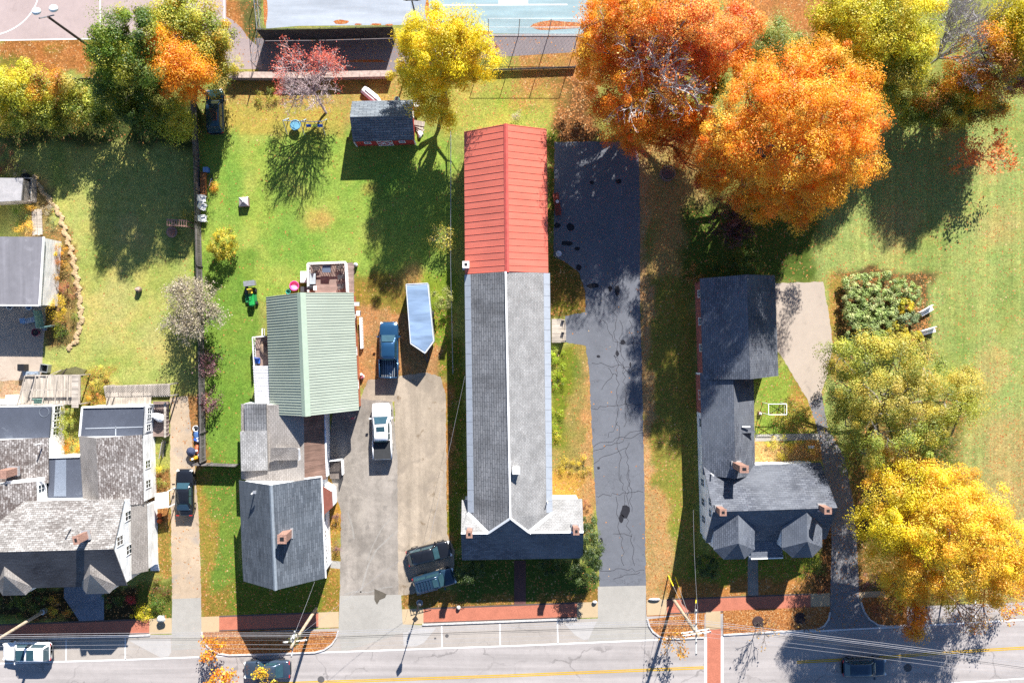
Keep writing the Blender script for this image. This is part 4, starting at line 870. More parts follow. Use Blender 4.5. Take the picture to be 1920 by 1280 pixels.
def baretree(name, label, base, height, stems, pal=None, cat='tree', group=None, bark=None, depth=5, lean=(0, 0), spread=.42, trunk=.12, tl=.3, leaf=.18, nleaf=1.5, seed=3, top=0, up=.12, keep=None, rs=.6):
    v = W(*base); T = thing(name, label, cat, (v.x, v.y, 0), group=group); rr = random.Random(seed); rng = np.random.default_rng(seed); m = MB(); tips = []
    b = Vector((v.x, v.y, -.05)); e = b + Vector((lean[0], lean[1], height * tl)); limb(m, b, e, trunk, trunk * .8, rr, 7, .04)
    for i in range(stems):
        a = 6.283 * i / stems + rr.uniform(-.4, .4); d = Vector((math.cos(a) * .75, math.sin(a) * .75, 1.0)) + Vector((lean[0], lean[1], 0)) * .25
        branchy(m, e, d, height * (1 - tl) * .36, trunk * .6, depth, rr, tips, spread, up, 4, .68, rs)
    m.build('branches' if trunk < .05 else 'trunk', bark or M_BARKL, T)
    if pal is not None:
        tp = np.array([t_[0] for t_ in tips if keep is None or keep(t_[0])]); n = rng.poisson(nleaf, len(tp)); idx = np.repeat(np.arange(len(tp)), n)
        p = tp[idx] + rng.normal(size=(len(idx), 3)) * .22; nn = rng.normal(size=(len(idx), 3)); nn[:, 2] += .8; nn /= np.linalg.norm(nn, axis=1, keepdims=True)
        pa = np.array(pal); c = pa[rng.integers(0, len(pa), len(idx))] * rng.uniform(.8, 1.15, (len(idx), 1)); leafmesh('crown', p, nn, leaf, c, T, rng, .6)
    return T
def bush(name, label, px, py, r, h, pal, cat='bush', group=None, seed=1, size=.19, dens=1.3, per=80, rc=.42, lobes=None, **kw):
    L = lobes or [(px, py, h * .5, r, h * .52)]
    return tree(name, label, (px, py), L, pal, cat, group, trunk=.05, seed=seed, limbs=2, size=size, dens=dens, per=per, rc=rc, shell=.3, low=-.2, **kw)
# --- the trees along the courts, left to right
tree('hedge_tree', 'yellow-green hedgerow tree cut off by the left edge of the photo', (8, 215), [(5, 170, 4.2, 42, 2.8, P_LIME), (10, 205, 3, 40, 2.6)], P_GREENY, group='hedgerow trees', seed=2, size=.28)
tree('hedge_tree', 'broad hedgerow tree mixing yellow, orange and olive leaves at the far left', (72, 210), [(62, 165, 4.4, 42, 2.8, P_LIME), (98, 168, 4, 36, 2.6, P_MIX), (70, 208, 3, 44, 2.6), (112, 205, 2.8, 34, 2.4)], P_GREENY, group='hedgerow trees', seed=3, size=.28)
tree('hedge_tree', 'thin dull olive hedgerow tree between the broad yellow one and the dark maple', (150, 200), [(146, 172, 3.4, 28, 2.4, P_OLIVE), (164, 196, 3, 30, 2.4), (140, 208, 2.6, 30, 2.2)], P_GREENY, group='hedgerow trees', seed=4, size=.28)
tree('maple_tree', 'dark green maple with olive tips beside the pink court', (262, 165), [(222, 60, 10, 44, 3), (258, 62, 11, 40, 3), (206, 110, 8.5, 36, 3), (248, 118, 9.5, 50, 3.4), (228, 160, 6.5, 42, 3), (262, 190, 5, 54, 3.4, P_DKGREEN), (214, 206, 3.6, 40, 2.8, P_DKGREEN), (280, 215, 3.2, 30, 2.4, P_DKGREEN)], P_GREEN, seed=5, trunk=.28)
tree('maple_tree', 'yellow-green maple with orange flecks behind the small orange tree', (372, 135), [(320, 32, 6.5, 36, 2.6), (362, 30, 7, 46, 2.8), (398, 58, 6.4, 36, 2.6), (378, 80, 6.2, 50, 2.8), (404, 104, 5, 30, 2.4), (330, 62, 6.4, 40, 2.6), (392, 126, 4.4, 36, 2.4)], [rgb(214, 206, 76), rgb(176, 182, 66), rgb(240, 200, 80), rgb(130, 150, 56)], seed=6, trunk=.28)
tree('maple_tree', 'small bright amber maple in front of two green maples', (395, 182), [(312, 92, 9, 34, 2.4), (318, 118, 9.2, 34, 2.4), (350, 122, 9, 36, 2.4), (354, 152, 8, 34, 2.2), (376, 134, 8, 22, 2), (334, 156, 7, 26, 2)], P_AMBER, seed=7, size=.26)
tree('lime_tree', 'low lime green tree reaching over the grey board fence', (330, 215), [(318, 200, 4.5, 32, 2.2, P_GREENY), (336, 225, 4, 24, 2), (342, 255, 3.2, 19, 1.6), (306, 224, 3.6, 24, 1.8)], [rgb(200, 206, 70), rgb(170, 186, 60), rgb(216, 210, 80)], seed=8, size=.26)
bush('bush', 'bright yellow-green bush behind the board fence by the court path', 446, 126, 17, 1.6, P_LIME, seed=9)
tree('ash_tree', 'bright yellow ash tree beside the red garden shed', (838, 196), [(786, 66, 9.5, 38, 2.8), (830, 58, 12, 44, 3), (868, 70, 11, 40, 3), (774, 104, 7, 38, 2.8), (822, 104, 11, 48, 3.2), (872, 104, 9, 42, 3), (906, 118, 7.4, 30, 2.4), (758, 140, 5.2, 26, 1.8), (802, 146, 7.4, 40, 2.8), (848, 142, 7.4, 34, 2.6), (812, 186, 5.5, 34, 2.2), (826, 222, 4.2, 22, 1.8), (846, 60, 10, 26, 2, P_LIME)], P_YELLOW, seed=10, trunk=.26, size=.27)
baretree('bare_tree', 'half bare grey tree with a red fringe above the board fence', (612, 212), 8.2, 15, P_RED, bark=plain('bark_pinkish', (.46, .36, .35, 1), .9, var=.2), depth=5, lean=(-.7, 1.4), spread=.5, trunk=.12, rs=.7, leaf=.15, nleaf=2.2, seed=21, keep=lambda p: p.z > 3.6 and (p.y > (NY - 172) / S or abs(p.x - (604 - NX) / S) > 2.5))
tree('maple_tree', 'huge orange-red maple showing bare grey limbs beside the tennis court', (1208, 150), [(1135, 30, 11, 48, 3), (1180, 20, 13.5, 52, 3.2), (1235, 15, 12.5, 52, 3.2), (1290, 30, 14, 50, 3.2, P_ORED), (1340, 35, 13, 50, 3, P_ORED), (1385, 45, 10.5, 40, 2.8, P_ORED), (1130, 80, 10, 44, 3), (1185, 75, 12, 40, 3, P_ORED), (1350, 85, 10.5, 46, 2.8, P_ORED), (1235, 70, 10, 52, 2.6, P_ORED), (1290, 80, 9.5, 50, 2.6, P_ORED), (1240, 120, 8, 46, 2.4, P_ORED), (1370, 105, 8, 34, 2.4, P_ORED), (1290, 130, 7.5, 44, 2.4, P_ORED), (1130, 64, 7, 42, 2.8), (1150, 105, 6, 44, 2.6), (1112, 104, 6, 36, 2.4), (1120, 128, 8.6, 36, 2.6), (1320, 118, 9, 36, 2.6, P_ORED)], P_ORANGE, seed=11, trunk=.4, size=.28, dens=.34, limbs=6, bark=M_BARKL)
baretree('dead_maple', 'leafless grey-limbed maple amid the orange crowns', (1197, 172), 15.5, 9, P_ORED, bark=plain('bark_silver', (.5, .47, .45, 1), .9, var=.2), depth=5, lean=(.2, .3), spread=.55, trunk=.26, rs=.68, leaf=.26, nleaf=1.0, seed=22)
tree('maple_tree', 'orange maple hanging over the top of the church driveway', (1172, 245), [(1140, 165, 8.5, 40, 2.8), (1180, 150, 9.5, 46, 3), (1175, 200, 8.8, 46, 3), (1225, 170, 9, 40, 2.8, P_ORED), (1150, 222, 7, 34, 2.4), (1205, 232, 7, 40, 2.6), (1180, 235, 4.8, 46, 2.6), (1235, 225, 4.6, 40, 2.4), (1280, 225, 4.4, 36, 2.2), (1262, 205, 8, 40, 2.6), (1300, 190, 7.5, 36, 2.4), (1315, 225, 6, 28, 2.2, P_ORED), (1262, 262, 3.4, 34, 2.2, P_ORED), (1300, 272, 3.6, 36, 2.2, P_ORED), (1322, 318, 3, 34, 2, P_ORED), (1215, 262, 3.2, 32, 2, P_ORED)], P_ORANGE, seed=12, trunk=.3, size=.27, dens=.34, limbs=4)
tree('maple_tree', 'great round orange maple standing above the church lawn and the barn', (1405, 300), [(1480, 150, 12.5, 60, 3.4), (1540, 140, 12, 58, 3.4), (1595, 170, 10.5, 52, 3.2), (1420, 190, 12.5, 56, 3.2), (1480, 215, 15.5, 66, 3.6), (1550, 215, 15.5, 66, 3.6), (1600, 230, 12, 44, 3.2), (1375, 240, 11, 52, 3), (1430, 275, 14, 60, 3.4), (1505, 285, 15, 62, 3.4), (1575, 290, 13, 56, 3.4), (1365, 300, 7, 44, 2.8), (1410, 340, 7.4, 50, 2.8), (1475, 350, 10, 50, 3.2), (1540, 340, 11, 48, 3.2), (1340, 262, 7, 40, 2.8), (1440, 378, 7, 40, 2.6), (1505, 378, 7, 40, 2.6), (1345, 330, 5, 34, 2.4), (1592, 322, 9, 44, 3), (1400, 140, 9, 36, 2.6)], [rgb(255, 172, 42), rgb(255, 192, 56), rgb(255, 150, 42), rgb(255, 212, 78)], seed=13, trunk=.36, size=.26, limbs=4)
tree('lindens_tree'.replace('lindens', 'linden'), 'yellow-green tree with layered boughs at the top right', (1625, 130), [(1560, 22, 10, 44, 2.4), (1610, 40, 11.5, 60, 2.8), (1670, 30, 11, 56, 2.6), (1715, 30, 9.5, 40, 2.4), (1575, 62, 9.5, 46, 2.2), (1640, 84, 10, 56, 2.4), (1700, 92, 8.6, 50, 2.2), (1650, 130, 7.4, 52, 2.4, P_GREENY), (1700, 140, 6.5, 36, 2, P_GREENY), (1690, 190, 3.6, 36, 2.4, P_GREENY), (1645, 175, 4, 40, 2.6, P_GREENY), (1712, 215, 2.2, 26, 1.8, P_GREENY), (1560, 90, 7, 40, 2.4, P_GREENY)], P_LIME, seed=14, trunk=.3, size=.3, low=-.15)
baretree('bare_tree', 'fine-twigged grey bare tree between two yellow trees at the top right', (1706, 146), 11.5, 18, None, bark=plain('bark_ash', (.42, .40, .41, 1), .95, var=.15), depth=6, lean=(1.6, 1.2), spread=.42, trunk=.13, tl=.2, seed=23, up=.2, rs=.72)
baretree('bare_tree', 'smaller grey bare sapling among the mixed autumn thicket', (1745, 190), 6.5, 6, P_MIX, bark=M_BARKL, depth=4, lean=(.3, .3), spread=.42, trunk=.08, tl=.2, seed=24, leaf=.2, nleaf=.8)
tree('poplar_tree', 'clear yellow tree at the upper right edge of the photo', (1850, 135), [(1902, 40, 9.5, 36, 3), (1915, 80, 9, 36, 3), (1902, 120, 7, 32, 2.6), (1900, 14, 9, 28, 2.4), (1945, 40, 9, 50, 3)], [rgb(246, 220, 40), rgb(226, 208, 44), rgb(196, 190, 48)], seed=15, size=.28)
tree('thicket_tree', 'mixed amber and rust thicket tree bordering the big lawn', (1835, 190), [(1845, 90, 9, 34, 2.4, P_AMBER), (1860, 130, 8, 36, 2.2, P_MIX), (1890, 150, 5.5, 32, 2, P_RUST), (1830, 160, 6.5, 34, 2.2, P_AMBER), (1870, 180, 3.4, 32, 2, P_MIX), (1830, 205, 2.6, 30, 1.8, P_MIX), (1800, 215, 2.2, 26, 1.6, P_GREENY), (1845, 200, 3.6, 28, 1.6, P_GREENY)], P_MIX, seed=16, size=.26)
tree('thicket_tree', 'green-centred autumn thicket tree beside the bare grey tree', (1775, 185), [(1790, 140, 7, 28, 2, P_AMBER), (1788, 164, 5.5, 30, 2, P_GREEN), (1752, 182, 5, 32, 2, P_MIX), (1782, 200, 4.2, 34, 2, P_GREENY), (1808, 190, 4.6, 28, 1.8, P_LIME), (1760, 212, 2.2, 28, 1.6), (1730, 205, 2.4, 26, 1.8, P_GREENY)], P_MIX, seed=17, size=.26)
tree('shrub_tree', 'pale green tree between the orange maples and the yellow linden', (1440, 105), [(1430, 80, 6.5, 34, 2.4), (1462, 70, 6.5, 34, 2.4), (1450, 105, 6, 34, 2.2), (1485, 92, 5, 22, 2)], [rgb(150, 166, 84), rgb(116, 138, 66), rgb(186, 190, 104)], seed=18, size=.26)
tree('understorey_tree', 'small green tree in the gap between the orange crowns', (1335, 175), [(1332, 150, 6, 24, 2.2), (1342, 172, 5.4, 20, 1.8)], P_GREEN, seed=19, size=.26)
baretree('maple_sapling', 'sparse orange sapling leaning out over the big lawn', (1806, 318), 5.6, 4, [rgb(250, 158, 90), rgb(240, 136, 76), rgb(252, 176, 110)], bark=M_BARKL, depth=4, lean=(.7, .8), spread=.5, trunk=.07, leaf=.26, nleaf=3.2, seed=25)
baretree('maple_sapling', 'low orange sapling with half its leaves gone below the thicket', (1775, 310), 3.6, 3, [rgb(246, 150, 90), rgb(230, 124, 74), rgb(250, 170, 104)], bark=M_BARKL, depth=4, lean=(.4, .5), spread=.5, trunk=.05, leaf=.26, nleaf=2.2, seed=26)
# --- right side
tree('crab_apple_tree', 'wide olive and gold tree east of the cape house', (1655, 775), [(1580, 670, 5, 36, 2.4), (1625, 672, 7.5, 46, 2.6), (1680, 680, 8, 50, 2.6, P_OLIVE), (1735, 690, 7.6, 44, 2.4), (1600, 730, 5.6, 46, 2.6), (1600, 768, 4.6, 36, 2.4), (1660, 740, 8.6, 56, 2.8, P_OLIVE), (1725, 745, 8.2, 50, 2.6, P_OLIVE), (1775, 755, 6.6, 36, 2.2, P_GREENY), (1590, 800, 4.6, 42, 2.4), (1650, 815, 7.4, 50, 2.6), (1712, 815, 7.2, 46, 2.4), (1758, 800, 6, 34, 2.2, P_GREENY), (1620, 850, 3.6, 36, 2, P_GREENY), (1690, 858, 5.2, 40, 2, P_MIX)], [rgb(208, 208, 84), rgb(160, 174, 70), rgb(232, 208, 92), rgb(110, 136, 58), rgb(150, 166, 68)], seed=31, trunk=.3, size=.24, limbs=7, bark=M_BARKL, dens=.36)
tree('crab_apple_tree', 'dull olive tree on the lawn side of the wide gold one', (1790, 775), [(1800, 700, 5, 26, 2), (1812, 735, 5, 28, 2), (1806, 772, 4.4, 30, 2, P_GREENY), (1762, 845, 4, 32, 1.8, P_DKGREEN)], P_OLIVE, seed=32, size=.24, dens=.36)
tree('ginkgo_tree', 'golden yellow tree at the street corner, lower right', (1745, 1020), [(1660, 935, 7.5, 44, 2.8), (1715, 920, 9, 52, 3, P_YELLOW), (1775, 915, 9.6, 54, 3), (1830, 940, 9, 48, 3), (1655, 990, 7.6, 46, 2.8, P_YELLOW), (1710, 985, 10, 60, 3.2, P_YELLOW), (1775, 980, 11, 64, 3.4), (1840, 995, 9.6, 56, 3), (1890, 1010, 8, 46, 2.6), (1680, 1045, 7.6, 50, 2.6), (1740, 1050, 9, 56, 3), (1805, 1050, 9, 54, 2.8), (1865, 1060, 7.8, 50, 2.6), (1905, 1070, 7, 40, 2.4), (1700, 1095, 6, 40, 2.2), (1755, 1100, 6.6, 40, 2.2), (1845, 1105, 5.4, 36, 2), (1708, 1150, 4.4, 28, 1.6, P_AMBER), (1716, 1175, 3.6, 16, 1.2, P_AMBER)], P_GOLD, seed=33, trunk=.32, size=.26, limbs=5)
baretree('bare_tree', 'thin tan bare tree at the kerb below the golden tree', (1770, 1105), 6, 6, P_AMBER, bark=plain('bark_tan', (.36, .28, .22, 1), .95, var=.2), depth=5, lean=(.2, -.7), spread=.42, trunk=.1, leaf=.16, nleaf=.7, seed=27)
baretree('bare_tree', 'second tan bare tree dropping its last amber leaves near the right edge', (1850, 1085), 5.2, 6, P_AMBER, bark=plain('bark_tan', (.34, .27, .22, 1), .95, var=.2), depth=5, lean=(.3, -.4), spread=.42, trunk=.09, leaf=.2, nleaf=1.6, seed=28)
# --- small street trees
def street_tree(label, base, h, pal, seed, nleaf, leaf=.24): return baretree('street_tree', label, base, h, 5, pal, bark=M_BARK, depth=4, spread=.34, rs=.74, trunk=.05, tl=.32, leaf=leaf, nleaf=nleaf, seed=seed, group='young street trees')
street_tree('young street tree with orange leaves on the mulched kerb bulge', (408, 1196), 3.2, P_AMBER, 41, 1.5)
street_tree('young street tree with thin yellow leaves under the crossarm pole', (1260, 1190), 3.6, [rgb(236, 180, 70), rgb(226, 160, 60)], 42, .8)
street_tree('young bare street tree in a dark mulch ring', (1421, 1165), 4.0, [rgb(226, 180, 90)], 43, .1)
street_tree('young bare street tree nearest the cape house driveway', (1502, 1160), 3.7, [rgb(214, 170, 90)], 44, .06)
street_tree('amber topped street tree cut off by the bottom edge, left of the dark car', (428, 1262), 3.6, P_AMBER, 45, 2.6, .26)
street_tree('amber topped street tree at the tail of the dark car, bottom edge', (504, 1262), 3.4, P_GOLD, 46, 2.4, .24)
m = MB(); c = W(1421, 1165); m.lathe((c.x, c.y, .05), [(.62, 0), (.55, .05), (.1, .1)], 18); o = m.build('mulch_ring', plain('dark_mulch', (.04, .025, .025, 1), .95, var=.4, scale=12, fine=.3), base=True); tag(o, 'dark round mulch ring under the young bare street tree', 'mulch')
m = MB(); c = W(1500, 1158); m.lathe((c.x, c.y, .05), [(.6, 0), (.55, .05), (.1, .1)], 18); o = m.build('mulch_ring', MATS['dark_mulch'], base=True); tag(o, 'dark mulch ring at the kerb nearest the shaded driveway', 'mulch')
# --- yard bushes
baretree('lilac_tree', 'grey-tan lilac gone to seed straddling the board fence', (394, 592), 6.0, 16, P_TAN, bark=plain('bark_lilac', (.30, .26, .21, 1), .95, var=.2), depth=5, lean=(-.5, .6), spread=.55, trunk=.1, tl=.15, leaf=.16, nleaf=2.4, seed=29, up=.05, rs=.74)
tree('round_bush', 'clipped round yellow-green bush on the middle lawn', (421, 466), [(417, 458, 1.7, 25, 1.5), (410, 466, 1.5, 18, 1.3), (424, 450, 1.6, 20, 1.3)], [rgb(226, 204, 60), rgb(190, 180, 54), rgb(150, 156, 50), rgb(236, 214, 84)], 'bush', seed=51, size=.2, dens=1.4, per=90, rc=.36, trunk=.06)
def twig_bush(label, px, py, r, pal, seed, lean): return baretree('barberry_bush', label, (px, py), r, 9, pal, 'bush', 'purple barberries', bark=plain('bark_plum', (.2, .12, .13, 1), .95), depth=3, spread=.4, trunk=.04, tl=.12, leaf=.17, nleaf=3, seed=seed, lean=lean)
twig_bush('purple barberry bush nearer the lilac along the board fence', 404, 686, 2.5, P_PURPLE, 52, (-.2, .1)); twig_bush('darker purple barberry bush further from the lilac, nearer the street', 406, 754, 2.3, P_PURPLE, 53, (-.2, .1))
baretree('fence_shrub', 'thin tan shrub on the wire fence beside the red church roof', (832, 446), 2.8, 7, P_OLIVE, 'bush', bark=M_BARKL, depth=4, spread=.5, trunk=.05, tl=.15, leaf=.17, nleaf=1.8, seed=54, up=.05)
bush('variegated_bush', 'pale variegated bush beside the silver trailer', 830, 562, 20, 2.2, [rgb(206, 200, 120), rgb(170, 176, 90), rgb(226, 216, 150), rgb(120, 134, 66)], seed=55)
bush('sumac_bush', 'plum brown drooping bush under the orange maple by the barn', 1372, 410, 40, 3.2, [rgb(140, 88, 80), rgb(110, 66, 64), rgb(170, 116, 108), rgb(90, 54, 54)], seed=56, size=.5, dens=.9, per=40, rc=.6, lobes=[(1360, 405, 2.2, 34, 1.8), (1392, 420, 2, 28, 1.6), (1375, 438, 1.6, 24, 1.3)], aspect=.32)
bush('evergreen_bush', 'dark spreading evergreen behind the barn roof', 1380, 505, 36, 2.6, P_DKGREEN, seed=57, size=.22, lobes=[(1360, 500, 1.6, 24, 1.3), (1395, 497, 1.8, 30, 1.4)])
bush('russet_bush', 'small russet bush at the brick corner of the barn', 1302, 515, 15, 1.7, [rgb(180, 130, 70), rgb(140, 96, 56), rgb(206, 160, 96)], seed=58, size=.2)
for i, (lb, L) in enumerate((('tall dark yew at the church corner beside the driveway', [(1100, 1000, 3, 20, 1.6), (1106, 1030, 3, 22, 1.8), (1098, 1062, 2.4, 30, 1.6), (1100, 978, 2.4, 14, 1.4)]), ('low shaded yew before the church front wall', [(1032, 1056, 1, 22, .9)]), ('feathery shaded bush left of the church front by the parked cars', [(872, 1074, 1.3, 20, 1.1), (894, 1066, 1.2, 16, 1)]), ('shaded bush in front of the cape house west corner', [(1324, 1058, 1.3, 24, 1.2)]))):
    bush('yew_bush', lb, L[0][0], L[0][1], 20, 2, [rgb(84, 106, 50), rgb(60, 84, 38), rgb(116, 132, 66)], seed=60 + i, size=.22, dens=1.8, rc=.38, per=110, lobes=L)
for i, (lb, x, y, r, h, pal) in enumerate((
    ('yellow round bush beside the flat-roofed garage', 112, 577, 23, 1.9, [rgb(240, 206, 50), rgb(226, 190, 44), rgb(196, 176, 50)]),
    ('rusty mixed bush at the garage wall, topmost of the row', 106, 470, 18, 1.4, P_MIX), ('amber bush in the middle of the garage wall bed', 108, 508, 20, 1.4, [rgb(226, 170, 50), rgb(170, 140, 60), rgb(196, 120, 60)]),
    ('brown seedy bush next above the yellow round bush', 126, 543, 18, 1.1, P_RUST), ('grey-green clump on the bed edge by the long lawn', 140, 596, 10, .7, P_GREEN),
    ('green leafy clump below the yellow round bush', 118, 620, 18, .9, P_GREEN), ('golden hosta clump between shed and garage', 46, 425, 16, .9, [rgb(236, 180, 50), rgb(246, 200, 80)]),
    ('green broad-leaved clump under the plank shed', 34, 405, 16, 1.0, [rgb(130, 170, 60), rgb(100, 140, 50)]), ('small golden plant at the plank shed corner', 56, 391, 9, .8, [rgb(236, 176, 50), rgb(226, 190, 70)]),
    ('tan grassy clump beside the stacked planks', 92, 398, 12, .6, P_TAN), ('dusty green clump at the end of the planks', 100, 416, 12, .6, P_SAGE), ('rust red bush above the plank shed at the left edge', 6, 300, 26, 1.6, P_RUST), ('straw coloured weeds above the plank shed', 30, 324, 16, .8, P_TAN),
    ('green and rust bush between the two lattice pergolas', 184, 706, 22, 1.3, P_OLIVE), ('russet bush against the lattice pergola', 182, 740, 18, 1.2, P_MIX),
    ('lime green bush between the two flat roofs', 128, 800, 22, 2.2, [rgb(190, 196, 60), rgb(150, 166, 52), rgb(206, 190, 70)]), ('amber and red bush in the courtyard corner', 134, 838, 15, 1.3, P_AMBER), ('dark leafy bush at the back corner of the courtyard', 130, 772, 15, 1.4, P_GREENY),
    ('lime green border plants beside the black car driveway', 306, 880, 11, .8, P_LIME), ('green border plants nearer the cream canopy', 304, 905, 10, .7, [rgb(150, 166, 56), rgb(120, 144, 48)]),
    ('maroon bush at the head of the front garden', 300, 1102, 17, 1.1, [rgb(130, 84, 50), rgb(110, 64, 44), rgb(170, 150, 60)]), ('green front garden bush under the maroon one', 296, 1126, 20, .9, [rgb(120, 150, 50), rgb(96, 128, 44)]),
    ('bright yellow flowering row at the front pavement', 272, 1148, 16, .6, [rgb(240, 220, 40), rgb(220, 206, 40)]), ('second half of the yellow row beside the white flowers', 256, 1150, 14, .6, [rgb(236, 214, 40), rgb(200, 196, 44)]),
    ('crimson bush in the shade by the front bay', 246, 1122, 9, .9, [rgb(200, 50, 60), rgb(226, 80, 84)]), ('shaded bush between the two street bays', 110, 1140, 22, 1.3, P_MIX), ('shaded green bush under the left bay', 60, 1120, 26, 1.5, P_DKGREEN), ('shaded bush under the right bay', 212, 1120, 20, 1.2, P_DKGREEN), ('dark bush at the lower left corner house front', 20, 1140, 26, 1.3, P_DKGREEN),
    ('plum bush below the brown bay roof', 630, 968, 9, .9, P_PURPLE), ('dark plum bush further down the salmon drive wall', 631, 1026, 9, .9, P_PURPLE), ('dry tuft in the corner of the white front wing', 1098, 946, 8, .9, P_RUST),
    ('lime green creeping plants along the upper church wall', 1046, 664, 15, .6, [rgb(190, 210, 40), rgb(160, 186, 40)]), ('lime green creeping plants next down the church wall', 1046, 712, 15, .6, [rgb(186, 206, 40), rgb(156, 180, 40)]), ('yellow-green low plants midway along the church wall', 1043, 772, 13, .5, [rgb(206, 216, 60), rgb(176, 194, 56)]), ('yellow-green low plants below the midway clump', 1042, 812, 12, .5, P_LIME), ('lime green creeping plants between the two upper clumps by the church wall', 1046, 690, 14, .6, [rgb(196, 212, 50), rgb(160, 184, 46)]), ('yellow-green plants between the midway clump and the lower one', 1042, 793, 12, .5, [rgb(196, 210, 56), rgb(170, 188, 50)]),
    ('yellow low border at the foot of the church lawn', 1062, 874, 16, .45, [rgb(236, 206, 60), rgb(206, 186, 60)]), ('yellow low border nearest the driveway edge', 1094, 873, 17, .45, [rgb(236, 206, 60), rgb(216, 190, 70)]),
    ('light green rounded bush by the white trellis', 1466, 790, 14, 1.0, P_OLIVE), ('tall dark green shrub right of the white trellis', 1496, 772, 20, 2.2, P_GREEN), ('yellow-green ground plants beside the garden path', 1464, 838, 24, .5, P_LIME), ('green and orange bush around the little white sign', 1506, 846, 22, 1.3, P_MIX), ('shaded shrub at the right corner of the cape house', 1536, 1062, 14, 1.4, P_DKGREEN), ('purple leaved shrub at the foot of the shaded driveway', 1628, 1090, 20, 1.4, P_PURPLE), ('rusty shrub left of the driveway mouth', 1545, 1104, 12, 1.2, P_RUST), ('small dark shrub in the kerb corner under the golden tree', 1648, 1142, 16, .8, P_RUST),
    ('dry pampas tuft on the lawn behind the red roof', 968, 216, 9, .8, P_TAN), ('rust weeds at the edge of the alley', 924, 97, 14, .8, P_RUST), ('small green weed at the foot of the dark fence', 593, 76, 11, .6, P_DKGREEN), ('olive weed patch at the fence by the parked dark car', 500, 176, 22, .5, P_GREENY), ('orange leafy plant at the long planter', 401, 350, 7, .5, P_AMBER), ('yellow leafy bush by the wooden garden frame', 352, 404, 13, 1.0, P_OLIVE))):
    bush('garden_bush', lb, x, y, r, h, pal, seed=100 + i, size=.16 if r > 12 else .13, group='garden plants and bushes')
HY = [rgb(196, 212, 132), rgb(170, 192, 108), rgb(220, 226, 160), rgb(130, 156, 84)]
for i, (lb, L, pal) in enumerate((('pale hydrangea mass filling the top of the lawn bed', [(1603, 534, .8, 21, .5), (1634, 530, .9, 22, .5), (1666, 531, .9, 22, .5), (1696, 540, .8, 20, .5), (1714, 556, .7, 16, .6)], HY), ('pale hydrangea mass along the left side of the lawn bed', [(1602, 564, .9, 21, .5), (1634, 562, .9, 22, .5), (1666, 562, .9, 22, .5), (1602, 592, .9, 20, .5), (1634, 592, .9, 22, .5), (1664, 592, .8, 20, .5)], HY), ('darker hydrangea clump at the bottom left of the lawn bed', [(1602, 622, .9, 20, .5), (1632, 622, .9, 22, .5), (1656, 618, .9, 18, .5)], [rgb(160, 180, 110), rgb(130, 154, 84), rgb(190, 200, 130)]),
        ('silvery round shrub between the two white benches', [(1700, 596, .9, 20, .5)], [rgb(176, 190, 140), rgb(140, 160, 110)]), ('yellow-green shrub beside the upper white bench', [(1698, 574, .8, 15, .6)], P_LIME), ('golden shrub at the foot of the lawn bed', [(1680, 630, 1.1, 24, .9), (1712, 634, .9, 18, .5)], [rgb(226, 206, 60), rgb(196, 186, 60), rgb(170, 170, 60)]))):
    bush('hydrangea_bush' if i < 3 else 'garden_bush', lb, L[0][0], L[0][1], 20, 1, pal, seed=200 + i, size=.25, rc=.3, dens=2.4, lobes=L, group='lawn bed shrubs')
# ---------------------------------------------------------------- vehicles (local: +X forward, origin on the ground under the middle)
def loft(m, sts):
    """sts: (x, [ (y,z) half section from outer bottom to centre top ])"""
    rings = []
    for x, sec in sts:
        r = [(x, y, z) for y, z in sec] + [(x, -y, z) for y, z in reversed(sec) if y > 1e-4]; rings.append(r)
    k = len(rings[0]); vs = [p for r in rings for p in r]
    fs = [(i * k + j, i * k + j + 1, (i + 1) * k + j + 1, (i + 1) * k + j) for i in range(len(rings) - 1) for j in range(k - 1)]
    fs += [tuple(range(k)), tuple(reversed(range((len(rings) - 1) * k, len(rings) * k)))]
    fs += [((i + 1) * k, (i + 1) * k + k - 1, i * k + k - 1, i * k) for i in range(len(rings) - 1)]
    m.add(vs, fs)
def sec(w, zb, zm, h, crown=.03): return [(w * .86, zb), (w, zm * .55 + zb * .45), (w, zm), (w * .94, h - .04), (w * .82, h), (w * .4, h + crown), (0, h + crown * 1.2)]
def cabin(m, g, zb, zr, wb, wt):
    """g = (x rear base, x rear top, x front top, x front base); rounded roof"""
    a, b, c, d = g; st = []
    xs = [(a, 0), (lerp(a, b, .5), .5), (b, .95), (lerp(b, c, .25), 1), (lerp(b, c, .75), 1), (c, .95), (lerp(c, d, .5), .5), (d, 0)]
    for x, f in xs:
        z = zb + (zr - zb) * f; w = wb + (wt - wb) * f
        st.append((x, [(wb, zb - .04), (w, z - .05 * (f > 0)), (w * .93, z), (w * .45, z + .03 * f), (0, z + .035 * f)]))
    loft(m, st)
def quadpane(m, P, t=.012):
    P = [Vector(p) for p in P]; n = (P[1] - P[0]).cross(P[2] - P[0]).normalized(); c = sum(P, Vector()) / 4
    if n.dot(c - Vector((c.x * .0 + 0, 0, .9))) < 0: n = -n
    m.add([p + n * t for p in P] + [p - n * t for p in P], [(0, 1, 2, 3), (7, 6, 5, 4), (0, 4, 5, 1), (1, 5, 6, 2), (2, 6, 7, 3), (3, 7, 4, 0)])
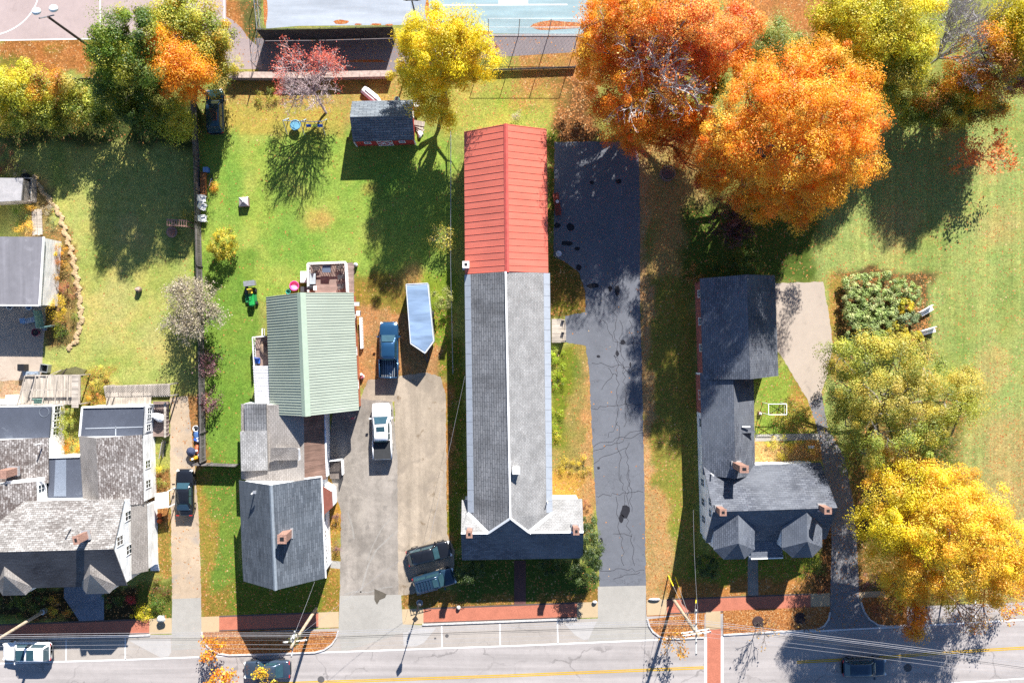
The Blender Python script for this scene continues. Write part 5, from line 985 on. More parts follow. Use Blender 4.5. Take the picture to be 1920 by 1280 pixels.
def vehicle(label, px, py, ang, L, Wd, Hr, col, kind='sedan', cat='car', name='parked_car', group=None, belt=.92, roofcol=None, zc=.9):
    """ang: heading in the photo plane, degrees anticlockwise from photo right"""
    v = W(px, py, zc); T = thing(name, label, cat, (v.x, v.y, .0), math.radians(ang), group); h = Wd / 2; hl = L / 2; gl = .20
    hb = belt
    m = MB()
    if kind == 'pickup': G = (-.98, -.86, .70, 1.55)
    elif kind == 'suv': G = (-hl * .97, -hl * .84, hl * .22, hl * .48)
    elif kind == 'wagon': G = (-hl * .96, -hl * .74, hl * .18, hl * .46)
    else: G = (-hl * .74, -hl * .38, hl * .16, hl * .46)
    F = [(hl, .60, hb * .70), (hl * .985, .78, hb * .78), (hl * .94, .90, hb * .86), (hl * .82, .975, hb * .94), (hl * .5, 1, hb)]
    if kind == 'pickup': Rr = [(-.90, 1, hb), (-.94, 1, hb)]
    elif kind == 'sedan': Rr = [(-hl * .6, 1, hb), (-hl * .84, .98, hb * .99), (-hl * .94, .92, hb * .96), (-hl * .985, .82, hb * .9), (-hl, .66, hb * .8)]
    else: Rr = [(-hl * .6, 1, hb), (-hl * .86, .985, hb), (-hl * .95, .93, hb), (-hl * .985, .85, hb * .98), (-hl, .7, hb * .94)]
    st = [(x, sec(h * f, gl + (.1 if abs(x) > hl * .9 else 0), hb * .72, z)) for x, f, z in reversed(F + [(0, 1, hb)] + Rr)]
    loft(m, st)
    if kind == 'pickup':
        bh = hb + .08
        for s_ in (1, -1): m.box((-hl * .5 - .46, s_ * (h - .06), (gl + bh) / 2 + .1), (hl - .92, .12, bh - gl - .1))
        m.box((-hl + .05, 0, (gl + bh) / 2 + .1), (.1, Wd - .1, bh - gl - .1)); m.box((-hl * .5 - .46, 0, .62), (hl - .94, Wd - .2, .08))
    body = m.build('body', col, T, False, True)
    m = MB(); zr = Hr; wb, wt = h * .87, h * .69; cabin(m, G, hb - .02, zr, wb, wt); m.build('cabin', roofcol or col, T, False, True)
    a, b, c, d = G; e = .03
    def pane(nm, P, mat=M_CARGLASS):
        q = MB(); quadpane(q, P); q.build(nm, mat, T, False)
    f0, f1 = .12, .9
    def pt(x0, x1, f, y0, y1, s_): z = hb + (zr - hb) * f; return (lerp(x0, x1, f), s_ * (lerp(y0, y1, f)), z)
    def slope(x0, x1, sg, nm):
        P = []
        for f, s_ in ((f0, 1), (f1, 1), (f1, -1), (f0, -1)): p = pt(x0, x1, f, wb * .84, wt * .84, s_); P.append((p[0] + sg * .05 + (.02 * sg), p[1], p[2] + .045))
        pane(nm, P)
    slope(d, c, 1, 'windscreen'); slope(a, b, -1, 'rear_window')
    for s_ in (1, -1):
        xa = [(lerp(a, b, .55), lerp(b, c, .48)), (lerp(b, c, .53), lerp(d, c, .55))] if kind != 'pickup' else [(a + .18, lerp(b, c, .42)), (lerp(b, c, .48), lerp(d, c, .6))]
        for x0, x1 in xa:
            P = []
            for x, f in ((x0, .16), (x1, .16), (min(x1, c + .05), .84), (max(x0, b), .84)):
                z = hb + (zr - hb) * f; w = lerp(wb, wt, f) + .02; P.append((x, s_ * w, z))
            pane('side_window', P)
    for x in (hl * .62, -hl * .60):
        for s_ in (1, -1):
            r = .34 if kind == 'sedan' else .38; q = MB(); q.tube([(x, s_ * (h - .2), r), (x, s_ * (h + .015), r)], r, 18); w_ = q.build('wheel', M_TYRE, T, False)
            q = MB(); q.tube([(x, s_ * (h - .1), r), (x, s_ * (h + .025), r)], r * .6, 12); q.build('rim', M_CHROME, w_, False)
    for s_ in (1, -1):
        q = MB(); q.box((hl * .95, s_ * h * .72, hb * .78), (.22, .3, .13), rz=-s_ * .5); q.build('headlight', M_LENS, T, False)
        q = MB(); q.box((-hl * (.985 if kind != 'sedan' else .975), s_ * h * .72, hb * .86), (.08, .3, .16)); q.build('tail_light', M_RED, T, False)
        q = MB(); q.box((lerp(d, c, .22), s_ * (h + .10), hb + .12), (.14, .24, .15)); q.build('mirror', col, T, False)
    for bx, bw in ((hl - .03, .66), (-hl + .02, .7)): q = MB(); q.box((bx, 0, gl + .24), (.12, Wd * bw, .22)); q.build('bumper', M_DGREY if kind != 'pickup' else M_CHROME, T, False)
    return T
C_BLACK = paint('black_car_paint', (.012, .013, .016, 1), .18, .2); C_BLUE = paint('deep_blue_car_paint', (.02, .075, .16, 1), .2, .4); C_WHITE = paint('white_car_paint', (.80, .80, .80, 1), .3, .0)
C_TEAL = paint('dark_teal_car_paint', (.02, .06, .075, 1), .2, .4); C_NAVY = paint('navy_car_paint', (.02, .05, .085, 1), .22, .4); C_STEEL = paint('steel_blue_car_paint', (.06, .09, .13, 1), .22, .5)
T = vehicle('dark blue-green hatchback parked in tree shade beside the grey board fence', 402, 208, 92, 4.5, 1.85, 1.55, C_TEAL, 'wagon')
P1 = vehicle('blue pickup truck with open ribbed bed parked beside the silver trailer', 729, 656, 90, 5.7, 1.98, 1.82, C_BLUE, 'pickup', 'pickup truck', 'pickup_truck', belt=1.12)
m = MB()
for i in range(9): m.box((-1.88, -.72 + i * .18, .69), (1.75, .06, .05))
m.build('bed_ribs', M_GREY, P1, False)
m = MB(); m.box((-1.02, 0, 1.2), (.06, 1.6, .12)); m.build('bed_rail', C_BLUE, P1, False)
P2 = vehicle('white pickup truck with sunroof and black bed cover on the worn driveway', 716, 808, 92, 5.7, 1.98, 1.85, C_WHITE, 'pickup', 'pickup truck', 'pickup_truck', belt=1.12)
m = MB(); m.box((-1.88, 0, 1.235), (1.86, 1.74, .05)); m.build('bed_cover', plain('black_vinyl', (.035, .036, .038, 1), .75), P2, False)
m = MB(); m.box((.32, 0, 1.895), (.5, .85, .03)); m.build('sunroof', M_CARGLASS, P2, False)
T = vehicle('black sedan standing on the narrow driveway beside the white clapboard house', 345, 924, 90, 4.7, 1.83, 1.45, C_BLACK, 'sedan')
T = vehicle('black sports utility car parked askew behind the roof-racked one', 804, 1038, 14, 4.5, 1.76, 1.55, C_BLACK, 'wagon')
T = vehicle('dark blue off-roader with a silver roof rack parked on the gravel edge', 814, 1089, 15, 4.3, 1.76, 1.7, C_NAVY, 'suv')
m = MB()
for y in (-.62, .62): m.bar((-1.9, y, 1.86), (.3, y, 1.86), .04)
for i in range(6): m.bar((-1.8 + i * .3, -.62, 1.87), (-1.8 + i * .3, .62, 1.87), .05, .03)
m.build('roof_rack', M_CHROME, T, False)
m = MB(); m.box((.2, 0, 1.79), (.5, .8, .03)); m.build('sunroof', M_CARGLASS, T, False)
T = vehicle('white crossover car with dark roof glass parked at the kerb, lower left', 49, 1222, 180, 4.9, 1.95, 1.7, C_WHITE, 'suv')
m = MB(); m.box((.15, 0, 1.735), (.85, 1.05, .02)); m.box((-.85, 0, 1.735), (.75, 1.05, .02)); m.build('sunroof', M_CARGLASS, T, False)
T = vehicle('dark blue car driving left beside the kerb bulge with red tail lights', 500, 1256, 181, 4.7, 1.85, 1.5, C_STEEL, 'sedan', name='moving_car')
T = vehicle('dark navy car driving right under tree shade at the lower right', 1622, 1252, 1, 4.4, 1.8, 1.45, C_NAVY, 'wagon', name='moving_car')
# enclosed trailer
v = W(787, 598); T = thing('cargo_trailer', 'silver V-nosed cargo trailer parked on the brown grass', 'trailer', (v.x, v.y, 0))
zt = 2.3; Q = [W(p[0], p[1], zt) for p in ((761.5, 533), (802, 531), (813, 640), (797, 662), (770, 644))]
m = MB(); m.prism([p.xy for p in Q], .45, zt); m.build('body', plain('white_trailer_skin', (.55, .58, .62, 1), .35, metal=.2), T)
c = sum(Q, Vector()) / 5; m = MB(); P = [c + (p - c) * .955 for p in Q]; m.prism([p.xy for p in P], zt + .002, zt + .04)
t_ = NT('trailer_roof_metal'); v_ = t_.coord('UV'); k = t_.val(C(176, 204, 238), t_.noise(.9, 3, .5, t_.coord('UV', scale=(.3, 1.4, 1)), .4), .72, 1.25); mt = t_.done(k, .35, .3, .5)
m.build('roof', mt, T)
m = MB()
for a, b in zip(Q, Q[1:] + Q[:1]): m.bar(a + Vector((0, 0, .02)), b + Vector((0, 0, .02)), .09, .07)
m.build('roof_trim', plain('bright_trim', (.66, .68, .70, 1), .4, metal=.3), T)
for i in range(2):
    for s_ in (0, 1):
        a = lerp(Q[s_], Q[4 - 2 * s_], .52 + .14 * i); m = MB(); m.tube([(a.x - (.1 if s_ else -.1), a.y, .34), (a.x + (.16 if s_ else -.16), a.y, .34)], .34, 14); m.build('wheel', M_TYRE, T)
m = MB(); n = W(797, 662, zt); a, b = (n.x - .5, n.y + .4, .5), (n.x + .3, n.y + .5, .5); e = (n.x + .1, n.y - 1.0, .5); m.bar(a, e, .09); m.bar(b, e, .09); m.box((e[0], e[1], .3), (.1, .1, .6)); m.build('hitch', M_DGREY, T)
# ---------------------------------------------------------------- fences
def boardfence(name, label, pts, h, mat, group=None, post=2.4, t=.06, rail=True):
    a0 = W(*pts[0]); T = thing(name, label, 'fence', (a0.x, a0.y, 0), group=group); m = MB(); pm = MB(); r = random.Random(3)
    for a, b in zip(pts[:-1], pts[1:]):
        A, B = W(*a), W(*b); L = (B - A).length; n = max(1, int(L / .16)); d = (B - A).normalized(); ang = math.atan2(d.y, d.x)
        for i in range(n): p = lerp(A, B, (i + .5) / n); hh = h + r.uniform(-.03, .03); m.box((p.x, p.y, hh / 2 + .03), (L / n * .94, t * .5, hh), ang + r.uniform(-.02, .02))
        q = Vector((-d.y, d.x, 0)) * .06
        k = max(1, int(L / post))
        for i in range(k + 1): p = lerp(A, B, i / k) + q; pm.box((p.x, p.y, h / 2), (.1, .1, h * 1.03), ang)
        for z in (.3, h - .25): pm.bar(A + q * .7 + Vector((0, 0, z)), B + q * .7 + Vector((0, 0, z)), .05, .08)
    m.build('board_panel', mat, T); pm.build('post_and_rail', mat, T); return T
boardfence('board_fence', 'long grey board fence dividing the two back lawns', [(368, 186), (374, 300), (377, 420), (379, 500), (381, 560), (384, 700), (386, 862)], 1.7, M_FENCE)
boardfence('board_fence', 'short grey board fence from the junk pile to the house link', [(372, 868), (398, 868), (450, 870)], 1.5, M_FENCE)
v = W(430, 146); T = thing('low_wall', 'low pinkish wall along the back of the alley behind the red bare tree', 'wall', (v.x, v.y, 0)); m = MB(); M_WALLP = plain('pinkish_wall', C(196, 172, 160), .9, var=.2, scale=4, fine=.2)
for a_, b_ in (((430, 146), (560, 147)), ((560, 147), (735, 143.5))): A, B = W(*a_, 0), W(*b_, 0); m.bar(A + Vector((0, 0, .45)), B + Vector((0, 0, .45)), .5, .9)
m.build('wall', M_WALLP, T); m = MB()
for a_, b_ in (((430, 146), (560, 147)), ((560, 147), (735, 143.5))):
    A, B = W(*a_, .95), W(*b_, .95); A, B = Vector((W(*a_).x, W(*a_).y, .95)), Vector((W(*b_).x, W(*b_).y, .95)); n = 9
    for i in range(n): m.bar(lerp(A, B, (i + .01) / n), lerp(A, B, (i + .99) / n), .62, .1)
m.build('coping', plain('coping_stone', C(214, 190, 178), .9, var=.25, scale=3, fine=.2), T)
boardfence('board_fence', 'grey board fence end between hedgerow and dark maple', [(138, 157), (182, 156)], 1.6, M_FENCE)
boardfence('board_fence', 'low weathered fence between the alley and the church lawn', [(858, 136), (960, 132), (1078, 128)], .55, M_FENCE)
def linkfence(label, pts, h, screen=None, n_rails=3, ppost=3.0, rad=.04, wire=True):
    a0 = W(*pts[0]); T = thing('chain_link_fence', label, 'fence', (a0.x, a0.y, 0)); pm = MB(); wm = MB(); sm = MB()
    for a, b in zip(pts[:-1], pts[1:]):
        A, B = W(*a), W(*b); L = (B - A).length; k = max(1, round(L / ppost)); d = (B - A).normalized(); up = Vector((0, 0, 1))
        for i in range(k + 1): p = lerp(A, B, i / k); q = MB(); q.tube([p, p + up * h], rad, 6); q.build('post', M_DGREY if screen else M_GREY, T)
        for i in range(n_rails): z = h * (i + (0 if n_rails > 2 else 1)) / (n_rails - 1 if n_rails > 2 else n_rails); pm.tube([A + up * max(.08, z), B + up * max(.08, z)], rad * .7, 5)
        if screen: sm.bar(A + up * h * .49 + Vector((d.y, -d.x, 0)) * .03, B + up * h * .49 + Vector((d.y, -d.x, 0)) * .03, .012, h * .94)
        if wire and not screen:
            st = .4; n = int((L + h) / st)
            for i in range(n):
                s0 = i * st; s1 = s0 - h; z0, z1 = 0.0, h
                if s0 > L: z0 = s0 - L; s0 = L
                if s1 < 0: z1 = h + s1; s1 = 0
                if z1 > z0: wm.bar(A + d * s0 + up * z0, A + d * s1 + up * z1, .006); wm.bar(A + d * (L - s0) + up * z0, A + d * (L - s1) + up * z1, .006)
    pm.build('rail', M_DGREY if screen else M_GREY, T)
    if screen: sm.build('windscreen', screen, T)
    elif wire: wm.build('chain_link', M_GALV, T)
M_SCREEN = plain('black_windscreen', (.045, .045, .048, 1), .9, var=.35, scale=1.5, fine=.2)
linkfence('tall chain link fence with black windscreen below the bleached court', [(497, 76), (610, 75), (742, 71)], 3.1, M_SCREEN)
linkfence('tall see-through chain link fence below the teal court', [(916, 67), (1084, 67)], 4.4, None)
linkfence('pale chain link fence side of the bleached court by the path', [(488, -30), (490, 20), (496, 76), (484, 130)], 2.6, None, 2)
linkfence('thin wire fence along the shaded strip left of the church', [(846, 250), (846, 500), (850, 700)], 1.2, None, 2, 3.5, .025)
# ---------------------------------------------------------------- poles and wires
M_POLEW = plain('pale_pole_wood', (.40, .31, .22, 1), .9, var=.25, scale=3); M_WIRE = plain('wire_pale', (.26, .26, .28, 1), .5); M_YEL = plain('yellow_guard', (.75, .6, .03, 1), .5)
def pole(label, px, py, h, arms=(), guys=()):
    v = W(px, py); T = thing('utility_pole', label, 'utility pole', (v.x, v.y, 0)); m = MB(); m.tube([(v.x, v.y, -.1), (v.x, v.y, h)], [.17, .12], 10); m.build('shaft', M_POLEW, T)
    for z, L, a in arms:
        d = Vector((math.cos(a), math.sin(a), 0)); c = Vector((v.x, v.y, z)); m = MB(); m.bar(c - d * L / 2, c + d * L / 2, .1, .12); A = m.build('crossarm', plain('white_crossarm', (.6, .59, .56, 1), .7) if 'white_crossarm' not in MATS else MATS['white_crossarm'], T)
        for k in (-.46, -.2, .2, .46): q = MB(); p = c + d * L * k; q.lathe((p.x, p.y, z + .05), [(.04, 0), (.07, .08), (.03, .2)], 8); q.build('insulator', M_DGREY, A)
    return T, v
T, v = pole('leaning-looking utility pole with double crossarms in the leaf verge by the crosswalk', 1262, 1122, 10.2, ((9.6, 2.6, .15), (9.0, 2.6, .15), (9.3, 4.2, 1.57)))
m = MB(); m.lathe((v.x + .3, v.y - .25, 7.2), [(.2, 0), (.26, .1), (.26, .8), (.18, .95)], 12); m.build('transformer', M_GREY, T)
for a, b in (((1253, 1078), (1268, 1125)), ((1266, 1080), (1274, 1128)), ((1306, 1118), (1298, 1146))):
    A = W(*a); m = MB(); e = Vector((v.x, v.y, 8.2)); m.tube([A, e], .018, 4); g = m.build('guy_wire', M_GALV, T); m = MB(); m.tube([A + (e - A) * .01, lerp(A, e, .22)], .06, 6); m.build('guy_guard', M_YEL, g)
T, v = pole('utility pole with transformer and vine in the mulched kerb bulge', 593, 1140, 10.2, ((9.5, 2.4, 1.45), (8.8, 2.2, .1)))
m = MB(); m.lathe((v.x - .35, v.y - .1, 7.3), [(.2, 0), (.28, .1), (.28, .85), (.18, 1.0)], 12); m.build('transformer', plain('light_transformer', (.6, .61, .6, 1), .5), T)
rng = np.random.default_rng(77); p = np.stack([v.x + rng.normal(0, .25, 260), v.y + rng.normal(0, .25, 260), rng.uniform(7.6, 9.4, 260)], 1); leafmesh('vine', p, rng.normal(size=(260, 3)) / 1.7, .18, np.array([rgb(110, 110, 60)] * 260), T, rng)
T, v = pole('utility pole at the lower left edge leaning out of the photo', 84, 1144, 10.2, ((9.5, 2.4, 1.5),))
m = MB(); m.lathe((v.x, v.y, 0), [(.3, 0), (.28, .5), (.18, .55)], 12); m.build('base_collar', M_GALV, T)
def wire(a, b, za, zb, sag=.5, r=.022, lab='power line strung along the street between the utility poles', grp='street power lines', mat=None, name='power_line'):
    A, B = W(*a, za), W(*b, zb); r *= .72; m = MB(); m.tube([lerp(A, B, i / 18) - Vector((0, 0, sag * 4 * (i / 18) * (1 - i / 18))) for i in range(19)], r, 5); o = m.build(name, mat or M_WIRE, base=True); tag(o, lab, 'power line', grp)
PT = [(-640, 1226), (-38, 1216), (545, 1212), (1310, 1188)]; PR = (2140, 1296)
for dz, dy, r, mt in ((8.9, -22, .03, None), (8.7, -19, .02, None), (8.5, -15, .03, M_DGREY), (8.3, -26, .022, None), (9.5, -4, .014, None), (9.6, 4, .014, None), (7.6, -12, .02, M_DGREY)):
    for a, b in zip(PT[:-1], PT[1:]): wire((a[0], a[1] + dy), (b[0], b[1] + dy), dz, dz, .25, r, mat=mt)
    wire((PT[-1][0], PT[-1][1] + dy), (PR[0], PR[1] + dy), dz, dz, .35, r, mat=mt)
wire((545, 1206), (590, 1090), 8.6, 6.0, .3, .016, 'service wire running from the vine-hung pole to the slate grey gable', None); wire((1310, 1168), (1300, 955), 8.6, 7.0, .4, .018, 'service wire running up beside the cape house from the crossarm pole', None)
wire((548, 1200), (806, 1010), 8.6, 7.0, .6, .014, 'service wire crossing the gravel drive from the vine-hung pole', None); wire((806, 1010), (872, 704), 7.0, 4.6, .5, .014, 'service wire meeting the west eave of the church', None)
# street lamp
v = W(787, 1129); T = thing('street_lamp', 'black street lamp post with square lantern at the pavement by the dark off-roader', 'street lamp', (v.x, v.y, 0))
m = MB(); m.lathe((v.x, v.y, 0), [(.34, 0), (.34, .1), (.3, .14)], 20); m.lathe((v.x, v.y, .1), [(.18, 0), (.16, .5), (.1, .6)], 14); m.build('base', M_GREY, T)
m = MB(); m.tube([(v.x, v.y, .5), (v.x, v.y, 4.3)], [.07, .05], 10); m.build('post', M_DARK, T)
m = MB(); m.lathe((v.x, v.y, 4.3), [(.14, 0), (.3, .5), (.3, .55), (.06, .85)], 4); m.build('lantern', M_DARK, T)
m = MB(); m.bar((v.x, v.y, 2.7), (v.x + .02, v.y + .45, 2.7), .04, .04); m.box((v.x, v.y + .3, 2.7), (.04, .4, .6)); m.build('banner_arm', M_DARK, T)
# floodlight mast
v = W(192, 105); T = thing('floodlight_mast', 'tall wooden floodlight mast with two white lamps beside the pink court', 'floodlight', (v.x, v.y, 0))
m = MB(); m.tube([(v.x, v.y, -.1), (v.x, v.y, 10)], [.15, .11], 10); m.build('mast', M_BARKD, T)
m = MB(); m.bar((v.x - .9, v.y - .1, 9.9), (v.x + .5, v.y + .2, 9.9), .08); m.build('bracket', M_GREY, T)
for dx, dy in ((-1.0, .35), (.55, .6)):
    q = MB(); M_ = Matrix.Rotation(-.5, 3, 'X'); vs = MB(); vs.lathe((0, 0, 0), [(.2, 0), (.38, .12), (.40, .3), (.3, .42)], 16)
    q.add([M_ @ Vector(p) + Vector((v.x + dx, v.y + dy, 9.9)) for p in vs.v], vs.f); q.build('lamp_head', plain('lamp_white', (.66, .7, .74, 1), .4) if 'lamp_white' not in MATS else MATS['lamp_white'], T, smooth=True)
v = W(786, 58); T = thing('floodlight_mast', 'black floodlight mast between the two tennis courts', 'floodlight', (v.x, v.y, 0))
m = MB(); m.tube([(v.x, v.y, 0), (v.x, v.y, 7.5)], [.1, .07], 8); m.build('mast', M_DGREY, T); m = MB(); m.bar((v.x - .6, v.y, 7.4), (v.x + .6, v.y, 7.4), .07); m.build('bracket', M_DGREY, T)
for dx in (-.6, .6): q = MB(); q.box((v.x + dx, v.y + .2, 7.45), (.4, .35, .3)); q.build('lamp_head', M_GREY, T)
# ---------------------------------------------------------------- small things
def simple(name, label, cat, parts, px, py, rz=0, group=None, z=0):
    v = W(px, py, z); T = thing(name, label, cat, (v.x, v.y, z), math.radians(rz), group)
    for nm, mat, fn in parts:
        m = MB(); fn(m); m.build(nm, mat, T, False)
    return T
M_PWOOD = plain('brown_wood', C(196, 130, 80), .85, var=.15, scale=6); M_RESIN = plain('white_resin', (.74, .74, .73, 1), .5); M_BLUEP = plain('blue_plastic', (.03, .12, .5, 1), .4); M_TEALP = plain('teal_plastic', (.05, .3, .24, 1), .45); M_PINK = plain('pink_plastic', (.85, .08, .35, 1), .4)
# swing set
v = W(565, 238); T = thing('swing_set', 'blue and white metal swing set with a round saucer swing on the back lawn', 'swing set', (v.x, v.y, 0)); zt = 2.1
M_SWB = plain('pale_blue_tube', (.45, .56, .7, 1), .4)
A, B, Cc = W(530, 226, zt), W(563, 228, zt), W(603, 228, zt); m = MB(); m.tube([A, B, Cc], .04, 6); m.build('top_bar', M_SWB, T)
for P in (A, B, Cc):
    for s_ in (1, -1): m = MB(); m.tube([P, (P.x + .08 * s_, P.y + s_ * .8, 0)], .04, 6); m.build('leg', M_SWB, T)
c = lerp(A, B, .5); m = MB(); m.lathe((c.x, c.y, .5), [(.05, 0), (.5, .0), (.5, .05), (.05, .05)], 18); m.tube([(c.x + .5 * math.cos(a), c.y + .5 * math.sin(a), .56) for a in np.linspace(0, 6.283, 20)], .06, 6, False)
for a in (0, 1.57, 3.14, 4.71): m.tube([(c.x + .5 * math.cos(a), c.y + .5 * math.sin(a), .58), (c.x, c.y, zt)], .012, 4)
m.build('saucer_swing', plain('swing_teal', (.12, .3, .42, 1), .6), T)
for f, mt in ((.22, M_BLUEP), (.5, plain('lime_seat', (.45, .6, .1, 1), .5)), (.76, M_BLUEP)):
    p = lerp(B, Cc, f); m = MB(); m.box((p.x, p.y, .5), (.5, .28, .08)); m.tube([(p.x - .22, p.y, .5), (p.x - .22, p.y, zt)], .012, 4); m.tube([(p.x + .22, p.y, .5), (p.x + .22, p.y, zt)], .012, 4); m.build('swing', mt, T)
# pyramid-covered fire pit
simple('fire_pit', 'square fire pit with pyramid mesh lid on the middle lawn', 'fire pit', [('bowl', plain('rust_steel', (.22, .13, .1, 1), .8), lambda m: m.prism([(-.45, -.45), (.45, -.45), (.45, .45), (-.45, .45)], 0, .55)),
    ('lid', plain('mesh_lid', (.42, .36, .36, 1), .6), lambda m: m.solid([(-.47, -.47, .56), (.47, -.47, .56), (.47, .47, .56), (-.47, .47, .56), (0, 0, .9)], [(0, 1, 4), (1, 2, 4), (2, 3, 4), (3, 0, 4)], .03)), ('lid_frame', M_GALV, lambda m: [m.bar((a, b, .57), (0, 0, .92), .04) for a, b in ((-.47, -.47), (.47, -.47), (.47, .47), (-.47, .47))])], 460, 380, 4)
simple('barrel_planter', 'small round barrel planter alone on the left lawn', 'planter', [('tub', plain('barrel_wood', (.2, .15, .11, 1), .85), lambda m: m.lathe((0, 0, 0), [(.26, 0), (.33, .25), (.28, .5)], 14)), ('plant', plain('dry_flowers', C(210, 180, 160), .9, var=.4, scale=14), lambda m: m.blob((0, 0, .55), (.26, .26, .16), .3, 3))], 262, 543)
# chairs along the fence
def chair_parts(m): pass
def seat(m): m.box((0, 0, .4), (.62, .6, .07))
def back(m): m.box((-.33, 0, .68), (.09, .62, .6), M=Matrix.Rotation(-.25, 3, 'Y'))
ch = None
for lb, x, y, a in (('white resin garden chair, topmost of the three by the fence', 383, 374, -4), ('white resin garden chair turned askew in the middle of the three', 384, 389, -22), ('white resin garden chair nearest the clipped round bush', 384, 411, 2)):
    if ch is None:
        ch = simple('garden_chair', lb, 'chair', [('seat', M_RESIN, seat), ('backrest', M_RESIN, back)] + [('armrest', M_RESIN, lambda m, s_=s_: m.box((0, s_ * .33, .62), (.56, .08, .05))) for s_ in (1, -1)] + [('leg', M_RESIN, lambda m, a_=a_, b_=b_: m.box((a_, b_, .19), (.06, .06, .38))) for a_ in (.27, -.27) for b_ in (.27, -.27)], x, y, a, 'white garden chairs by the fence')
    else: v = W(x, y); dup(ch, (v.x, v.y, 0), math.radians(a), lb)
simple('planter_box', 'long brown wooden planter trough beside the board fence', 'planter', [('trough', M_PWOOD, lambda m: (m.box((0, 0, .25), (.5, 2.35, .5)))), ('divider', plain('dark_wood', C(120, 80, 56), .9), lambda m: [m.box((0, -1 + i * .4, .515), (.46, .05, .03)) for i in range(6)])], 383.5, 345)
simple('storage_box', 'small blue plastic storage box at the head of the planter', 'box', [('tub', M_BLUEP, lambda m: m.box((0, 0, .25), (.48, .46, .5))), ('lid', plain('pale_blue_lid', (.2, .34, .55, 1), .4), lambda m: m.box((0, 0, .53), (.54, .52, .07)))], 389, 320)
simple('bicycle', 'small white bicycle lying beside the long planter', 'bicycle', [('frame', M_RESIN, lambda m: (m.tube([(-.1, -.4, .1), (0, 0, .12), (.1, .4, .1)], .035, 6), m.tube([(0, 0, .12), (.25, .1, .12)], .03, 6)))] + [('wheel', M_DGREY, lambda m, y_=y_: m.tube([(.02 + .27 * math.cos(a), y_ + .27 * math.sin(a), .08) for a in np.linspace(0, 6.283, 17)], .03, 5, False)) for y_ in (-.45, .45)], 395, 342)
# wooden frame and wood wheel on the left lawn
v = W(325, 417); T = thing('arbor', 'pinkish wooden garden arbor frame with slatted top in the tree shade', 'arbor', (v.x, v.y, 0)); M_PNK = plain('pink_cedar', C(206, 160, 140), .85, var=.15)
zt = 2.0; A, B, Cc, Dd = W(314, 412, zt), W(350, 414, zt), W(350, 424, zt), W(314, 422, zt); m = MB()
for a, b in ((A, B), (Dd, Cc)): m.bar(a, b, .1, .12)
for i in range(9): m.bar(lerp(A, B, i / 8) + Vector((0, .1, .08)), lerp(Dd, Cc, i / 8) + Vector((0, -.1, .08)), .07, .06)
m.bar(A + Vector((0, 0, .05)), lerp(Dd, Cc, .5) + Vector((0, 0, .05)), .08); m.build('slats', M_PNK, T)
for p in (A, B, Cc, Dd): m = MB(); m.box((p.x, p.y, zt / 2 - .03), (.1, .1, zt - .06)); m.build('post', M_PNK, T)
simple('bench_swing', 'round pinkish wooden seat hung below the garden arbor', 'seat', [('seat', M_PNK, lambda m: m.lathe((0, 0, .3), [(.2, 0), (.55, .02), (.58, .1), (.3, .14)], 14)), ('cushion', plain('terracotta_pad', C(200, 140, 116), .9), lambda m: m.blob((0, 0, .46), (.38, .34, .1), .2, 5))], 325, 436)
# riding mower with bagger
simple('riding_mower', 'green and yellow riding mower with grey rear bagger parked on the lawn', 'mower', [('body', plain('mower_green', (.02, .28, .06, 1), .35), lambda m: (m.box((.1, 0, .42), (1.5, .5, .22)), loft(m, [(.35, [(.3, .4), (.32, .7), (.2, .8), (0, .82)]), (.9, [(.28, .4), (.28, .72), (.18, .8), (0, .8)]), (1.05, [(.2, .42), (.2, .66), (.12, .7), (0, .7)])]))),
    ('seat', plain('mower_yellow', (.7, .5, .05, 1), .5), lambda m: (m.box((-.5, 0, .66), (.42, .46, .1)), m.box((-.72, 0, .84), (.1, .44, .36)))), ('steering_wheel', M_DARK, lambda m: m.tube([(.12 + .16 * math.cos(a), .16 * math.sin(a), .95) for a in np.linspace(0, 6.283, 13)], .025, 5, False)),
    ('mower_deck', plain('deck_dark_green', (.02, .16, .05, 1), .5), lambda m: m.box((.1, -.12, .2), (.9, 1.15, .18))), ('bagger', M_GREY, lambda m: (m.box((-1.3, .1, .75), (.5, 1.1, .62)), m.box((-1.3, .1, 1.08), (.54, 1.14, .06)))), ('chute', M_DGREY, lambda m: m.bar((-.3, -.5, .35), (-1.2, -.2, .9), .24))]
    + [('wheel', M_TYRE, lambda m, q=q: m.tube([(q[0], q[1] - .1, q[2]), (q[0], q[1] + .1, q[2])], q[2], 14)) for q in ((-.55, .42, .26), (-.55, -.42, .26), (.75, .4, .19), (.75, -.4, .19))], 474, 556, -83)
simple('paddling_pool', 'round bright pink plastic paddling pool beside the deck', 'paddling pool', [('rim', M_PINK, lambda m: m.lathe((0, 0, 0), [(.40, 0), (.46, .3), (.50, .32), (.44, .33), (.38, .06)], 22)), ('base', plain('pale_pink', (.9, .36, .56, 1), .4), lambda m: m.lathe((0, 0, .04), [(.38, 0), (.38, .05)], 20))], 553, 536)
simple('bucket', 'small green bucket tucked at the green roof corner', 'bucket', [('tub', M_TEALP, lambda m: m.lathe((0, 0, 0), [(.2, 0), (.26, .4), (.22, .4), (.16, .1)], 14))], 542, 547)
zd = .9
simple('patio_table', 'dark square patio table on the back deck', 'table', [('table_top', plain('blue_grey_top', C(110, 124, 146), .4), lambda m: m.box((0, 0, .74), (.85, .75, .05)))] + [('leg', M_DGREY, lambda m, a=a, b=b: m.box((a, b, .36), (.06, .06, .72))) for a in (-.36, .36) for b in (-.3, .3)], 615, 505, 0, None, zd)
